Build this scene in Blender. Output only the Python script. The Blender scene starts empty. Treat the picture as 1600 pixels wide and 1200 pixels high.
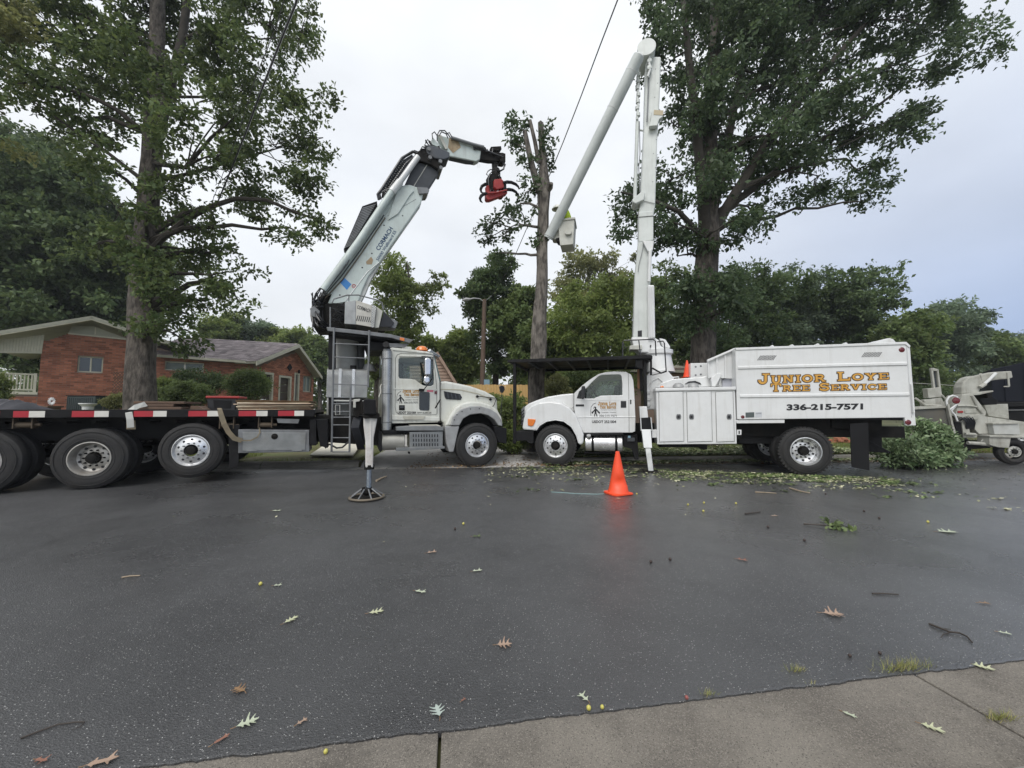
import bpy, bmesh, math, random
import numpy as np
from mathutils import Vector, Matrix, Euler
R = math.radians
PI = math.pi
scene = bpy.context.scene
col = scene.collection

# ------------------------------------------------------------------ camera
F = 601.0                     # focal length in photo pixels (13.5 mm on 36 mm)
EYE = 1.4
PITCH = math.atan(40 / F)
cam_d = bpy.data.cameras.new('camera')
cam_d.sensor_width = 36
cam_d.lens = F / 1600 * 36
cam_d.clip_start = 0.05
cam_d.clip_end = 3000
cam = bpy.data.objects.new('camera', cam_d)
col.objects.link(cam)
cam.location = (0, 0, EYE)
cam.rotation_euler = (PI / 2 + PITCH, 0, 0)
scene.camera = cam

# ------------------------------------------------------------------ world, sun, exposure
world = bpy.data.worlds.new("World")
scene.world = world
world.use_nodes = True
wn, wl = world.node_tree.nodes, world.node_tree.links
wn.clear()
def wnode(t, **k):
    n = wn.new(t)
    for a, b in k.items():
        setattr(n, a, b)
    return n
SUN_EL, SUN_AZ = R(52), R(200)        # behind the camera, a little to the left
sky = wnode('ShaderNodeTexSky', sky_type='NISHITA', sun_disc=False, sun_elevation=SUN_EL, sun_rotation=SUN_AZ)
sky.dust_density = 3.0
bg1 = wnode('ShaderNodeBackground')
bg1.inputs['Strength'].default_value = 0.08
wl.new(sky.outputs[0], bg1.inputs['Color'])
tc = wnode('ShaderNodeTexCoord')
sep = wnode('ShaderNodeSeparateXYZ')
wl.new(tc.outputs['Generated'], sep.inputs[0])
mp = wnode('ShaderNodeMapping')
mp.inputs['Scale'].default_value = (1, 1, 2.2)
wl.new(tc.outputs['Generated'], mp.inputs[0])
nz = wnode('ShaderNodeTexNoise')
nz.inputs['Scale'].default_value = 1.7
nz.inputs['Detail'].default_value = 4
nz.inputs['Roughness'].default_value = .45
wl.new(mp.outputs[0], nz.inputs['Vector'])
def wmath(op, a, b=None, c=None, clamp=False):
    n = wnode('ShaderNodeMath', operation=op, use_clamp=clamp)
    for i, v in enumerate((a, b, c)):
        if v is None: continue
        if isinstance(v, (int, float)): n.inputs[i].default_value = v
        else: wl.new(v, n.inputs[i])
    return n.outputs[0]
# the cloud cover is thinner and bluer low in the east (right), white overhead and to the west
east = wmath('MULTIPLY_ADD', sep.outputs['X'], 1.5, -0.35)
low = wmath('MULTIPLY_ADD', sep.outputs['Z'], -1.15, 0.85)
blue = wmath('MULTIPLY', wmath('MAXIMUM', east, 0.0), wmath('MAXIMUM', low, 0.0))
blue = wmath('MULTIPLY_ADD', nz.outputs['Fac'], 0.5, wmath('MULTIPLY_ADD', blue, 1.7, -0.22), clamp=True)
mixc = wnode('ShaderNodeMix', data_type='RGBA')
wl.new(blue, mixc.inputs['Factor'])
mixc.inputs['A'].default_value = (0.745, 0.765, 0.785, 1)
mixc.inputs['B'].default_value = (0.33, 0.415, 0.60, 1)
bg2 = wnode('ShaderNodeBackground')
wl.new(mixc.outputs['Result'], bg2.inputs['Color'])
nz2 = wnode('ShaderNodeTexNoise')
nz2.inputs['Scale'].default_value = 2.6; nz2.inputs['Detail'].default_value = 5; nz2.inputs['Roughness'].default_value = .5
wl.new(mp.outputs[0], nz2.inputs['Vector'])
wl.new(wmath('MULTIPLY', wmath('MULTIPLY_ADD', nz2.outputs['Fac'], 0.42, 0.79), wmath('MULTIPLY_ADD', wmath('MULTIPLY', sep.outputs['Z'], sep.outputs['Z']), 0.08, 0.97)), bg2.inputs['Strength'])
mx = wnode('ShaderNodeMixShader')
mx.inputs[0].default_value = 0.9
wl.new(bg1.outputs[0], mx.inputs[1]); wl.new(bg2.outputs[0], mx.inputs[2])
wo = wnode('ShaderNodeOutputWorld')
wl.new(mx.outputs[0], wo.inputs['Surface'])

sun_d = bpy.data.lights.new('sun', 'SUN')
sun_d.energy = 1.5
sun_d.angle = R(35)
sun_d.color = (1.0, 0.97, 0.93)
sun = bpy.data.objects.new('sun', sun_d)
col.objects.link(sun)
sdir = Vector((math.sin(SUN_AZ) * math.cos(SUN_EL), math.cos(SUN_AZ) * math.cos(SUN_EL), math.sin(SUN_EL)))
sun.rotation_euler = sdir.to_track_quat('Z', 'Y').to_euler()

vs = scene.view_settings
scene.display_settings.display_device = 'sRGB'
vs.view_transform = 'Standard'
vs.look = 'None'
vs.exposure = 0.5
vs.gamma = 1
vs.use_curve_mapping = False
scene.cycles.use_denoising = True
scene.cycles.max_bounces = 6
scene.cycles.transparent_max_bounces = 8
scene.cycles.sample_clamp_indirect = 4

# ------------------------------------------------------------------ photo measurement -> place
_cp, _sp = math.cos(PITCH), math.sin(PITCH)
def ray(px, py):
    x, z = (px - 800) / F, (600 - py) / F
    return (x, _cp - _sp * z, _sp + _cp * z)
def at(px, py, Y):
    """point at the distance Y down the view, whose place in the photo was measured"""
    x, y, z = ray(px, py)
    t = Y / y
    return Vector((x * t, Y, EYE + z * t))
def gnd(px, py, z0=0.0):
    x, y, z = ray(px, py)
    t = (z0 - EYE) / z
    return Vector((x * t, y * t, z0))
class Frame:
    """a vertical side plane: u to the right along it, w away from it (behind), z up"""
    def __init__(s, x, y, deg, z0=0.0):
        s.o = (x, y); s.a = R(deg); s.z0 = z0
        s.du = (math.cos(s.a), math.sin(s.a)); s.dw = (-math.sin(s.a), math.cos(s.a))
    def q(s, px, py, w=0.0):
        x, y, z = ray(px, py)
        t = (w + s.dw[0] * s.o[0] + s.dw[1] * s.o[1]) / (s.dw[0] * x + s.dw[1] * y)
        X, Y = x * t - s.o[0], y * t - s.o[1]
        return (X * s.du[0] + Y * s.du[1], EYE + z * t - s.z0)
    def p(s, px, py, w=0.0):
        u, z = s.q(px, py, w)
        return (u, w, z)
    def poly(s, pts, w=0.0):
        return [s.q(a, b, w) for a, b in pts]
    def local(s, v):
        X, Y = v[0] - s.o[0], v[1] - s.o[1]
        return (X * s.du[0] + Y * s.du[1], X * s.dw[0] + Y * s.dw[1], v[2] - s.z0)

# ------------------------------------------------------------------ mesh builder
class MB:
    def __init__(s):
        s.v = []; s.f = []
    def add(s, vs, fs):
        n = len(s.v)
        s.v += [tuple(v) for v in vs]
        s.f += [tuple(i + n for i in f) for f in fs]
        return s
    def box(s, u0, u1, w0, w1, z0, z1):
        return s.add([(u0,w0,z0),(u1,w0,z0),(u1,w1,z0),(u0,w1,z0),(u0,w0,z1),(u1,w0,z1),(u1,w1,z1),(u0,w1,z1)],
                     [(3,2,1,0),(4,5,6,7),(0,1,5,4),(1,2,6,5),(2,3,7,6),(3,0,4,7)])
    def hexa(s, q0, q1):
        """two matching quads of 3-D points joined into a solid"""
        return s.add(list(q0) + list(q1), [(3,2,1,0),(4,5,6,7),(0,1,5,4),(1,2,6,5),(2,3,7,6),(3,0,4,7)])
    def prism(s, pts, w0, w1):
        n = len(pts)
        return s.add([(u, w0, z) for u, z in pts] + [(u, w1, z) for u, z in pts],
                     [tuple(range(n)), tuple(range(2*n-1, n-1, -1))] +
                     [(i, n+i, n+(i+1) % n, (i+1) % n) for i in range(n)])
    def tube(s, pts, r, n=8, flat=None):
        P = [Vector(p) for p in pts]
        m = len(P)
        rs = r if isinstance(r, (list, tuple)) else [r] * m
        vs = []; prev = None
        for i, p in enumerate(P):
            d = (P[min(i+1, m-1)] - P[max(i-1, 0)])
            if d.length < 1e-9: d = Vector((0, 0, 1))
            d.normalize()
            if prev is None:
                a = Vector((0, 0, 1)) if abs(d.z) < .9 else Vector((1, 0, 0))
                x = d.cross(a).normalized()
            else:
                x = (prev - d * prev.dot(d)).normalized()
            prev = x
            y = d.cross(x)
            for k in range(n):
                t = 2 * PI * k / n
                vs.append(p + (x * math.cos(t) + y * math.sin(t)) * rs[i])
        fs = [(i*n+k, i*n+(k+1) % n, (i+1)*n+(k+1) % n, (i+1)*n+k) for i in range(m-1) for k in range(n)]
        fs += [tuple(range(n-1, -1, -1)), tuple(range((m-1)*n, m*n))]
        return s.add(vs, fs)
    def cyl(s, a, b, r0, r1=None, n=16):
        return s.tube([a, b], [r0, r0 if r1 is None else r1], n)
    def lathe(s, prof, c, n=32, axis='w', closed=False, a0=0.0, a1=2*PI):
        """prof = (radius, position along the axis)"""
        full = abs(a1 - a0 - 2 * PI) < 1e-6
        k = n if full else n + 1
        vs = []
        for j in range(k):
            t = a0 + (a1 - a0) * j / n
            cs, sn = math.cos(t), math.sin(t)
            for r_, h in prof:
                if axis == 'w': vs.append((c[0] + r_*cs, c[1] + h, c[2] + r_*sn))
                elif axis == 'z': vs.append((c[0] + r_*cs, c[1] + r_*sn, c[2] + h))
                else: vs.append((c[0] + h, c[1] + r_*cs, c[2] + r_*sn))
        m = len(prof); fs = []
        for j in range(n):
            j2 = (j + 1) % k if full else j + 1
            for i in range(m if closed else m - 1):
                i2 = (i + 1) % m
                fs.append((j*m+i, j2*m+i, j2*m+i2, j*m+i2))
        return s.add(vs, fs)
    def build(s, name, m, parent=None, bevel=0, smooth=False, seg=2, recalc=True):
        me = bpy.data.meshes.new(name)
        me.from_pydata(s.v, [], s.f)
        if recalc:
            bm = bmesh.new(); bm.from_mesh(me)
            bmesh.ops.recalc_face_normals(bm, faces=bm.faces)
            bm.to_mesh(me); bm.free()
        if smooth:
            me.polygons.foreach_set('use_smooth', [True] * len(me.polygons))
            me.set_sharp_from_angle(angle=R(38))
        me.materials.append(m)
        o = bpy.data.objects.new(name, me)
        col.objects.link(o)
        if parent: o.parent = parent
        if bevel:
            b = o.modifiers.new('bevel', 'BEVEL')
            b.width = bevel; b.segments = seg; b.limit_method = 'ANGLE'; b.angle_limit = R(35)
        return o
def tag(o, label=None, cat=None, group=None, kind=None):
    if label: o['label'] = label
    if cat: o['category'] = cat
    if group: o['group'] = group
    if kind: o['kind'] = kind
    return o
def empty(name, loc=(0, 0, 0), rz=0.0, parent=None):
    o = bpy.data.objects.new(name, None)
    col.objects.link(o)
    o.location = loc; o.rotation_euler = (0, 0, rz)
    o.empty_display_size = .1
    if parent: o.parent = parent
    return o
def thing(name, label, cat, fr=None, loc=(0, 0, 0), rz=0.0, group=None):
    if fr: loc, rz = (fr.o[0], fr.o[1], fr.z0), fr.a
    return tag(empty(name, loc, rz), label, cat, group)
def copy_tree(o, parent=None):
    c = o.copy(); col.objects.link(c); c.parent = parent
    for ch in list(o.children): copy_tree(ch, c)
    return c

# ------------------------------------------------------------------ materials
MATS = {}
def mat(name, c, rough=.5, metal=0, c2=None, scale=3.0, amt=.5, bump=0, bscale=40, spec=.5, dirt=0, dirtc=(.16,.13,.09),
        coat=0, detail=6, lo=.35, hi=.7, stretch=(1,1,1), coords='Object'):
    if name in MATS: return MATS[name]
    m = bpy.data.materials.new(name); m.use_nodes = True
    N, L = m.node_tree.nodes, m.node_tree.links
    b = N['Principled BSDF']
    b.inputs['Roughness'].default_value = rough
    b.inputs['Metallic'].default_value = metal
    b.inputs['Specular IOR Level'].default_value = spec
    b.inputs['Coat Weight'].default_value = coat
    b.inputs['Coat Roughness'].default_value = .08
    t = N.new('ShaderNodeTexCoord'); mpn = N.new('ShaderNodeMapping')
    mpn.inputs['Scale'].default_value = stretch
    L.new(t.outputs[coords], mpn.inputs[0])
    def noise(sc, d=detail, r=.6):
        n = N.new('ShaderNodeTexNoise'); n.inputs['Scale'].default_value = sc
        n.inputs['Detail'].default_value = d; n.inputs['Roughness'].default_value = r
        L.new(mpn.outputs[0], n.inputs['Vector']); return n
    def rng(src, a, z, o0=0, o1=1):
        n = N.new('ShaderNodeMapRange'); n.inputs[1].default_value = a; n.inputs[2].default_value = z
        n.inputs[3].default_value = o0; n.inputs[4].default_value = o1
        L.new(src, n.inputs[0]); return n.outputs[0]
    def mix(f, a, z):
        n = N.new('ShaderNodeMix'); n.data_type = 'RGBA'
        if hasattr(f, 'node'): L.new(f, n.inputs['Factor'])
        else: n.inputs['Factor'].default_value = f
        for i, v in (('A', a), ('B', z)):
            if hasattr(v, 'node'): L.new(v, n.inputs[i])
            else: n.inputs[i].default_value = (*v, 1)
        return n.outputs['Result']
    out = None
    if c2 is None: c2 = tuple(x * .82 for x in c)
    out = mix(rng(noise(scale).outputs['Fac'], lo, hi, 0, amt * 2 if amt < .5 else 1), c, c2)
    if dirt:
        out = mix(rng(noise(2.3, 10, .72).outputs['Fac'], .5, .78, 0, dirt), out, dirtc)
        L.new(rng(noise(2.3, 10, .72).outputs['Fac'], .45, .8, rough, min(1, rough + .35)), b.inputs['Roughness'])
    L.new(out, b.inputs['Base Color'])
    if bump:
        bn = N.new('ShaderNodeBump'); bn.inputs['Strength'].default_value = bump; bn.inputs['Distance'].default_value = .01
        L.new(noise(bscale, 4).outputs['Fac'], bn.inputs['Height'])
        L.new(bn.outputs[0], b.inputs['Normal'])
    m['_'] = 1
    MATS[name] = m
    return m
def island(m, lo, hi, target='Base Color'):
    """vary the colour from piece to piece"""
    N, L = m.node_tree.nodes, m.node_tree.links
    b = N['Principled BSDF']
    g = N.new('ShaderNodeNewGeometry'); r = N.new('ShaderNodeMapRange')
    r.inputs[3].default_value = lo; r.inputs[4].default_value = hi
    L.new(g.outputs['Random Per Island'], r.inputs[0])
    h = N.new('ShaderNodeHueSaturation')
    src = b.inputs[target].links[0].from_socket
    L.new(src, h.inputs['Color']); L.new(r.outputs[0], h.inputs['Value'])
    L.new(h.outputs[0], b.inputs[target])
    return m
def leaf_mat(name, c, c2, trans=.35, rough=.55):
    if name in MATS: return MATS[name]
    m = bpy.data.materials.new(name); m.use_nodes = True
    N, L = m.node_tree.nodes, m.node_tree.links
    b = N['Principled BSDF']; out = N['Material Output']
    b.inputs['Roughness'].default_value = rough
    b.inputs['Specular IOR Level'].default_value = .35
    g = N.new('ShaderNodeNewGeometry')
    mx = N.new('ShaderNodeMix'); mx.data_type = 'RGBA'
    L.new(g.outputs['Random Per Island'], mx.inputs['Factor'])
    mx.inputs['A'].default_value = (*c, 1); mx.inputs['B'].default_value = (*c2, 1)
    t = N.new('ShaderNodeTexCoord'); n = N.new('ShaderNodeTexNoise'); n.inputs['Scale'].default_value = .55
    n.inputs['Detail'].default_value = 3
    L.new(t.outputs['Object'], n.inputs['Vector'])
    mr = N.new('ShaderNodeMapRange'); mr.inputs[1].default_value = .35; mr.inputs[2].default_value = .65
    mr.inputs[3].default_value = .65; mr.inputs[4].default_value = 1.4
    L.new(n.outputs['Fac'], mr.inputs[0])
    h = N.new('ShaderNodeHueSaturation'); L.new(mx.outputs['Result'], h.inputs['Color']); L.new(mr.outputs[0], h.inputs['Value'])
    L.new(h.outputs[0], b.inputs['Base Color'])
    tr = N.new('ShaderNodeBsdfTranslucent')
    h2 = N.new('ShaderNodeHueSaturation'); h2.inputs['Value'].default_value = 1.7; h2.inputs['Hue'].default_value = .48
    L.new(h.outputs[0], h2.inputs['Color']); L.new(h2.outputs[0], tr.inputs['Color'])
    ms = N.new('ShaderNodeMixShader'); ms.inputs[0].default_value = trans
    L.new(b.outputs[0], ms.inputs[1]); L.new(tr.outputs[0], ms.inputs[2]); L.new(ms.outputs[0], out.inputs['Surface'])
    MATS[name] = m
    return m

WHITE = mat('white_paint', (.70,.71,.71), .3, c2=(.64,.65,.65), scale=1.6, coat=.3, dirt=.22, dirtc=(.40,.37,.31))
CREAMW = mat('cab_white_paint', (.66,.67,.62), .32, c2=(.58,.59,.53), scale=1.8, coat=.25, dirt=.38, dirtc=(.36,.32,.25))
MINT = mat('boom_paint', (.54,.61,.59), .4, c2=(.46,.52,.50), scale=2.2, coat=.1, dirt=.42, dirtc=(.33,.33,.29))
BOOMW = mat('fibreglass_white', (.62,.65,.63), .4, c2=(.53,.56,.54), scale=2, dirt=.22, dirtc=(.4,.4,.36))
CHIPW = mat('chipper_cream', (.43,.43,.39), .6, c2=(.30,.30,.26), scale=3.5, dirt=.75, dirtc=(.13,.11,.085))
BLACK = mat('black_steel', (.008,.008,.009), .5, c2=(.014,.014,.015), scale=4, dirt=.15, dirtc=(.04,.036,.032), spec=.18)
BLACKG = mat('black_gloss', (.012,.013,.016), .28, c2=(.02,.02,.024), scale=4)
DARK = mat('dark_grease', (.007,.007,.007), .7, c2=(.018,.016,.014), scale=5, dirt=.3, dirtc=(.04,.034,.028), spec=.18)
GREY = mat('grey_steel', (.22,.23,.24), .5, .3, c2=(.14,.145,.15), scale=5, dirt=.4, dirtc=(.12,.10,.08))
DGREY = mat('dark_grey_paint', (.045,.052,.062), .5, c2=(.03,.034,.04), scale=3, dirt=.2, dirtc=(.15,.13,.11))
SILVER = mat('cast_grey', (.36,.37,.37), .5, .2, c2=(.28,.28,.28), scale=6, dirt=.25, dirtc=(.2,.18,.15))
CHROME = mat('chrome', (.75,.76,.78), .12, 1, c2=(.6,.61,.63), scale=5)
ALU = mat('polished_aluminium', (.78,.79,.80), .27, .85, c2=(.62,.62,.62), scale=9, dirt=.25, dirtc=(.3,.27,.22))
ALUD = mat('dull_aluminium', (.30,.31,.31), .42, .6, c2=(.22,.23,.23), scale=5, dirt=.45, dirtc=(.16,.14,.11))
RUBBER = mat('rubber', (.014,.014,.015), .72, c2=(.024,.023,.022), scale=7, bump=.25, bscale=30, dirt=.3, dirtc=(.085,.075,.062))
FLAP = mat('mud_flap_rubber', (.007,.007,.008), .7, spec=.3)
RED = mat('red_paint', (.26,.018,.018), .45, c2=(.36,.03,.025), scale=4, dirt=.3, dirtc=(.12,.05,.04))
TAPER = mat('red_tape', (.42,.02,.035), .35, dirt=.2)
TAPEW = mat('white_tape', (.72,.70,.64), .35, dirt=.2)
LAMPR = mat('red_lens', (.12,.006,.012), .15, coat=.5)
AMBER = mat('amber_lens', (.75,.20,.03), .2, coat=.5)
def streaks(m, c, k, lo=.52, hi=.75, dent=.0):
    N, L = m.node_tree.nodes, m.node_tree.links
    b = N['Principled BSDF']; src = b.inputs['Base Color'].links[0].from_socket
    t = N.new('ShaderNodeTexCoord'); p = N.new('ShaderNodeMapping'); p.inputs['Scale'].default_value = (9, 9, .7)
    L.new(t.outputs['Object'], p.inputs[0])
    n = N.new('ShaderNodeTexNoise'); n.inputs['Scale'].default_value = 1; n.inputs['Detail'].default_value = 8; n.inputs['Roughness'].default_value = .65
    L.new(p.outputs[0], n.inputs['Vector'])
    r = N.new('ShaderNodeMapRange'); r.inputs[1].default_value = lo; r.inputs[2].default_value = hi; r.inputs[4].default_value = k
    L.new(n.outputs['Fac'], r.inputs[0])
    x = N.new('ShaderNodeMix'); x.data_type = 'RGBA'; L.new(r.outputs[0], x.inputs['Factor']); L.new(src, x.inputs['A'])
    x.inputs['B'].default_value = (*c, 1); L.new(x.outputs['Result'], b.inputs['Base Color'])
    n2 = N.new('ShaderNodeTexNoise'); n2.inputs['Scale'].default_value = 2.2; n2.inputs['Detail'].default_value = 2
    L.new(t.outputs['Object'], n2.inputs['Vector'])
    bn = N.new('ShaderNodeBump'); bn.inputs['Strength'].default_value = .35; bn.inputs['Distance'].default_value = .02
    L.new(n2.outputs['Fac'], bn.inputs['Height']); L.new(bn.outputs[0], b.inputs['Normal']); L.new(bn.outputs[0], b.inputs['Coat Normal'])
streaks(WHITE, (.42,.41,.37), .38); streaks(CREAMW, (.36,.33,.27), .5); streaks(MINT, (.30,.31,.28), .5); streaks(BOOMW, (.38,.39,.37), .45)
streaks(CHIPW, (.12,.11,.09), .6)
GOLD = mat('gold_letter', (.62,.33,.06), .4, c2=(.52,.26,.04), scale=6)
INK = mat('black_letter', (.012,.012,.015), .4)
BROWNINK = mat('brown_outline', (.06,.03,.012), .4)
NAVY = mat('navy_letter', (.02,.06,.14), .45)
BLUE = mat('blue_sticker', (.05,.25,.62), .4)
GLASSD = mat('dark_cab_glass', (.012,.016,.017), .04, spec=.8)
ORANGE = mat('cone_orange', (.88,.085,.025), .42, c2=(.78,.07,.02), scale=6, dirt=.12)
HIVIS = mat('hi_vis_fabric', (.55,.72,.05), .8, c2=(.45,.62,.04), scale=8, bump=.4, bscale=25)
WOOD = mat('plywood', (.50,.38,.22), .75, c2=(.36,.26,.15), scale=5, stretch=(1,6,6), bump=.2)
OLDW = mat('old_plank', (.14,.085,.055), .8, c2=(.09,.06,.045), scale=5, stretch=(1,6,6), bump=.3)
STRAP = mat('strap_webbing', (.22,.18,.12), .9, c2=(.15,.13,.09), scale=9)
WEBW = mat('white_strap', (.5,.5,.47), .85)
# ------------------------------------------------------------------ lettering
def quad_map(quad, s, t):
    """quad = bottom-left, bottom-right, top-right, top-left, each (u, z)"""
    a, b, c, d = quad
    return tuple((a[i]*(1-s) + b[i]*s)*(1-t) + (d[i]*(1-s) + c[i]*s)*t for i in (0, 1))
def text(name, body, quad, w, m, parent, thick=0.0, n=3):
    cu = bpy.data.curves.new(name, 'FONT')
    cu.body = body; cu.offset = thick; cu.resolution_u = 4
    o = bpy.data.objects.new(name, cu)
    me = bpy.data.meshes.new_from_object(o)
    bpy.data.objects.remove(o); bpy.data.curves.remove(cu)
    co = np.array([v.co[:] for v in me.vertices])
    x0, x1, y0, y1 = co[:,0].min(), co[:,0].max(), co[:,1].min(), co[:,1].max()
    for v in me.vertices:
        u, z = quad_map(quad, (v.co.x-x0)/(x1-x0), (v.co.y-y0)/(y1-y0))
        v.co = (u, w, z)
    me.materials.append(m); me.name = name
    ob = bpy.data.objects.new(name, me); col.objects.link(ob); ob.parent = parent
    return ob
def arc(cx, cy, rx, ry, a0, a1, n=10):
    return [(cx + rx*math.cos(R(a0+(a1-a0)*i/n)), cy + ry*math.sin(R(a0+(a1-a0)*i/n))) for i in range(n+1)]
# wide slab-serif capitals: strokes (points, half width) and serif bars (x0, x1, y)
def sb(x0, x1, y): return ('s', x0, x1, y)
SLAB = {
 'J': (.95, [[(.62,.93),(.62,.32)] + arc(.38,.32,.24,.25,0,-160,8)], [sb(.36,.92,.93), sb(.02,.24,.30)]),
 'U': (1.1, [[(.22,.93),(.22,.38)] + arc(.52,.38,.30,.31,180,360,10) + [(.82,.93)]], [sb(.03,.42,.93), sb(.64,1.0,.93)]),
 'N': (1.15, [[(.22,.07),(.22,.93)], [(.24,.90),(.84,.10)], [(.86,.07),(.86,.93)]], [sb(.02,.40,.93), sb(.02,.42,.07), sb(.66,1.06,.93)]),
 'I': (.58, [[(.27,.07),(.27,.93)]], [sb(.04,.50,.93), sb(.04,.50,.07)]),
 'O': (1.1, [arc(.52,.5,.40,.41,0,360,20)], []),
 'R': (1.12, [[(.22,.07),(.22,.93)], [(.24,.90),(.58,.90)] + arc(.60,.70,.20,.20,80,-80,6) + [(.24,.50)], [(.52,.48),(.88,.09)]], [sb(.02,.42,.93), sb(.02,.44,.07), sb(.74,1.06,.07)]),
 'L': (1.0, [[(.24,.07),(.24,.93)], [(.24,.10),(.86,.10)]], [sb(.03,.47,.93), sb(.03,.92,.07), ('v', .88, .07, .36)]),
 'Y': (1.1, [[(.20,.90),(.52,.48)], [(.84,.90),(.52,.48)], [(.52,.50),(.52,.07)]], [sb(.0,.40,.93), sb(.64,1.04,.93), sb(.32,.72,.07)]),
 'E': (1.0, [[(.24,.07),(.24,.93)], [(.24,.5),(.62,.5)]], [sb(.03,.90,.93), sb(.03,.92,.07), ('v', .86, .66, .93), ('v', .88, .07, .34), ('v', .62, .38, .62)]),
 'T': (1.05, [[(.50,.07),(.50,.93)]], [sb(.04,.96,.93), sb(.28,.72,.07), ('v', .07, .64, .93), ('v', .93, .64, .93)]),
 'S': (.95, [arc(.46,.70,.32,.21,25,255,10) + arc(.46,.28,.34,.22,75,-155,10)], [('v', .80, .66, .93), ('v', .10, .07, .34)]),
 'V': (1.1, [[(.20,.92),(.52,.09)], [(.84,.92),(.52,.09)]], [sb(.0,.40,.93), sb(.64,1.04,.93)]),
 'C': (1.05, [arc(.54,.5,.40,.41,38,322,16)], [('v', .88, .64, .93)]),
}
def slab_text(name, body, quad, w, m, parent, grow=0.0):
    """capitals are tall, small letters are small capitals; strokes overlap in depth by fractions of a millimetre"""
    strokes = []; x = 0
    for ch in body:
        if ch == ' ':
            x += .75; continue
        wd, st, sf = SLAB[ch.upper()]
        k = 1.0 if ch.isupper() else .78
        for pl in st: strokes.append(([(x + a*k, b*k) for a, b in pl], .105*k))
        for q in sf:
            if q[0] == 's': strokes.append(([(x + q[1]*k, q[3]*k), (x + q[2]*k, q[3]*k)], .07*k))
            else: strokes.append(([(x + q[1]*k, q[2]*k), (x + q[1]*k, q[3]*k)], .06*k))
        x += (wd + .08) * k
    W = x
    mb = MB(); d = 0
    for pl, hw in strokes:
        hw += grow
        P = [Vector(p) for p in pl]
        e0 = (P[0]-P[1]).normalized()*grow; e1 = (P[-1]-P[-2]).normalized()*grow
        if (P[0]-P[-1]).length > 1e-4:
            P[0] = P[0]+e0; P[-1] = P[-1]+e1
        L_, R_ = [], []
        for i, p in enumerate(P):
            t = (P[min(i+1, len(P)-1)] - P[max(i-1, 0)])
            if (P[0]-P[-1]).length < 1e-4 and i in (0, len(P)-1): t = P[1]-P[-2]
            t.normalize(); nn = Vector((-t.y, t.x))*hw
            L_.append(p+nn); R_.append(p-nn)
        vs = []
        for q in L_ + R_:
            u, z = quad_map(quad, q.x/W, q.y)
            vs.append((u, w - d, z))
        n = len(P)
        mb.add(vs, [(i, i+1, n+i+1, n+i) for i in range(n-1)])
        d += .00006
    return mb.build(name, m, parent, recalc=False)
def pq(fr, x0, y0, x1, y1, w, dx=0, dy0=0, dy1=0):
    """text quad from the photo box (left, top, right, bottom)"""
    return [fr.q(x0, y1, w), fr.q(x1, y1+dy1, w), fr.q(x1+dx, y0+dy0, w), fr.q(x0+dx, y0, w)]
def company_logo(fr, x0, y0, sx, sy, w, parent):
    """small print of a climber under a bent branch"""
    mb = MB(); d = 0
    def T(a, b): return fr.q(x0 + a*sx, y0 + b*sy, w)
    def rib(pl, hw):
        nonlocal d
        n = len(pl); vs = []
        for sgn in (1, -1):
            for i, p in enumerate(pl):
                a, b = pl[max(i-1, 0)], pl[min(i+1, n-1)]
                tx, ty = b[0]-a[0], b[1]-a[1]; l = math.hypot(tx, ty) or 1
                u, z = T(p[0] - ty/l*hw*sgn, p[1] + tx/l*hw*sgn)
                vs.append((u, w - d, z))
        mb.add(vs, [(i, i+1, n+i+1, n+i) for i in range(n-1)]); d += .0001
    rib([(.05,.95),(.02,.6),(.08,.3),(.3,.1),(.55,.03)], .018)
    rib([(.30,.42),(.42,.30),(.5,.35)], .03)
    rib([(.50,.30),(.50,.46)], .06); rib([(.2,.72),(.45,.5),(.6,.5),(.85,.72)], .05)
    rib([(.50,.5),(.50,.8)], .09); rib([(.44,.78),(.40,.98)], .045); rib([(.56,.78),(.66,.98)], .045)
    rib([(.12,.68),(.26,.74)], .06); rib([(.72,.62),(.92,.76)], .06)
    return mb.build('logo_print', INK, parent, recalc=False)

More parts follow.
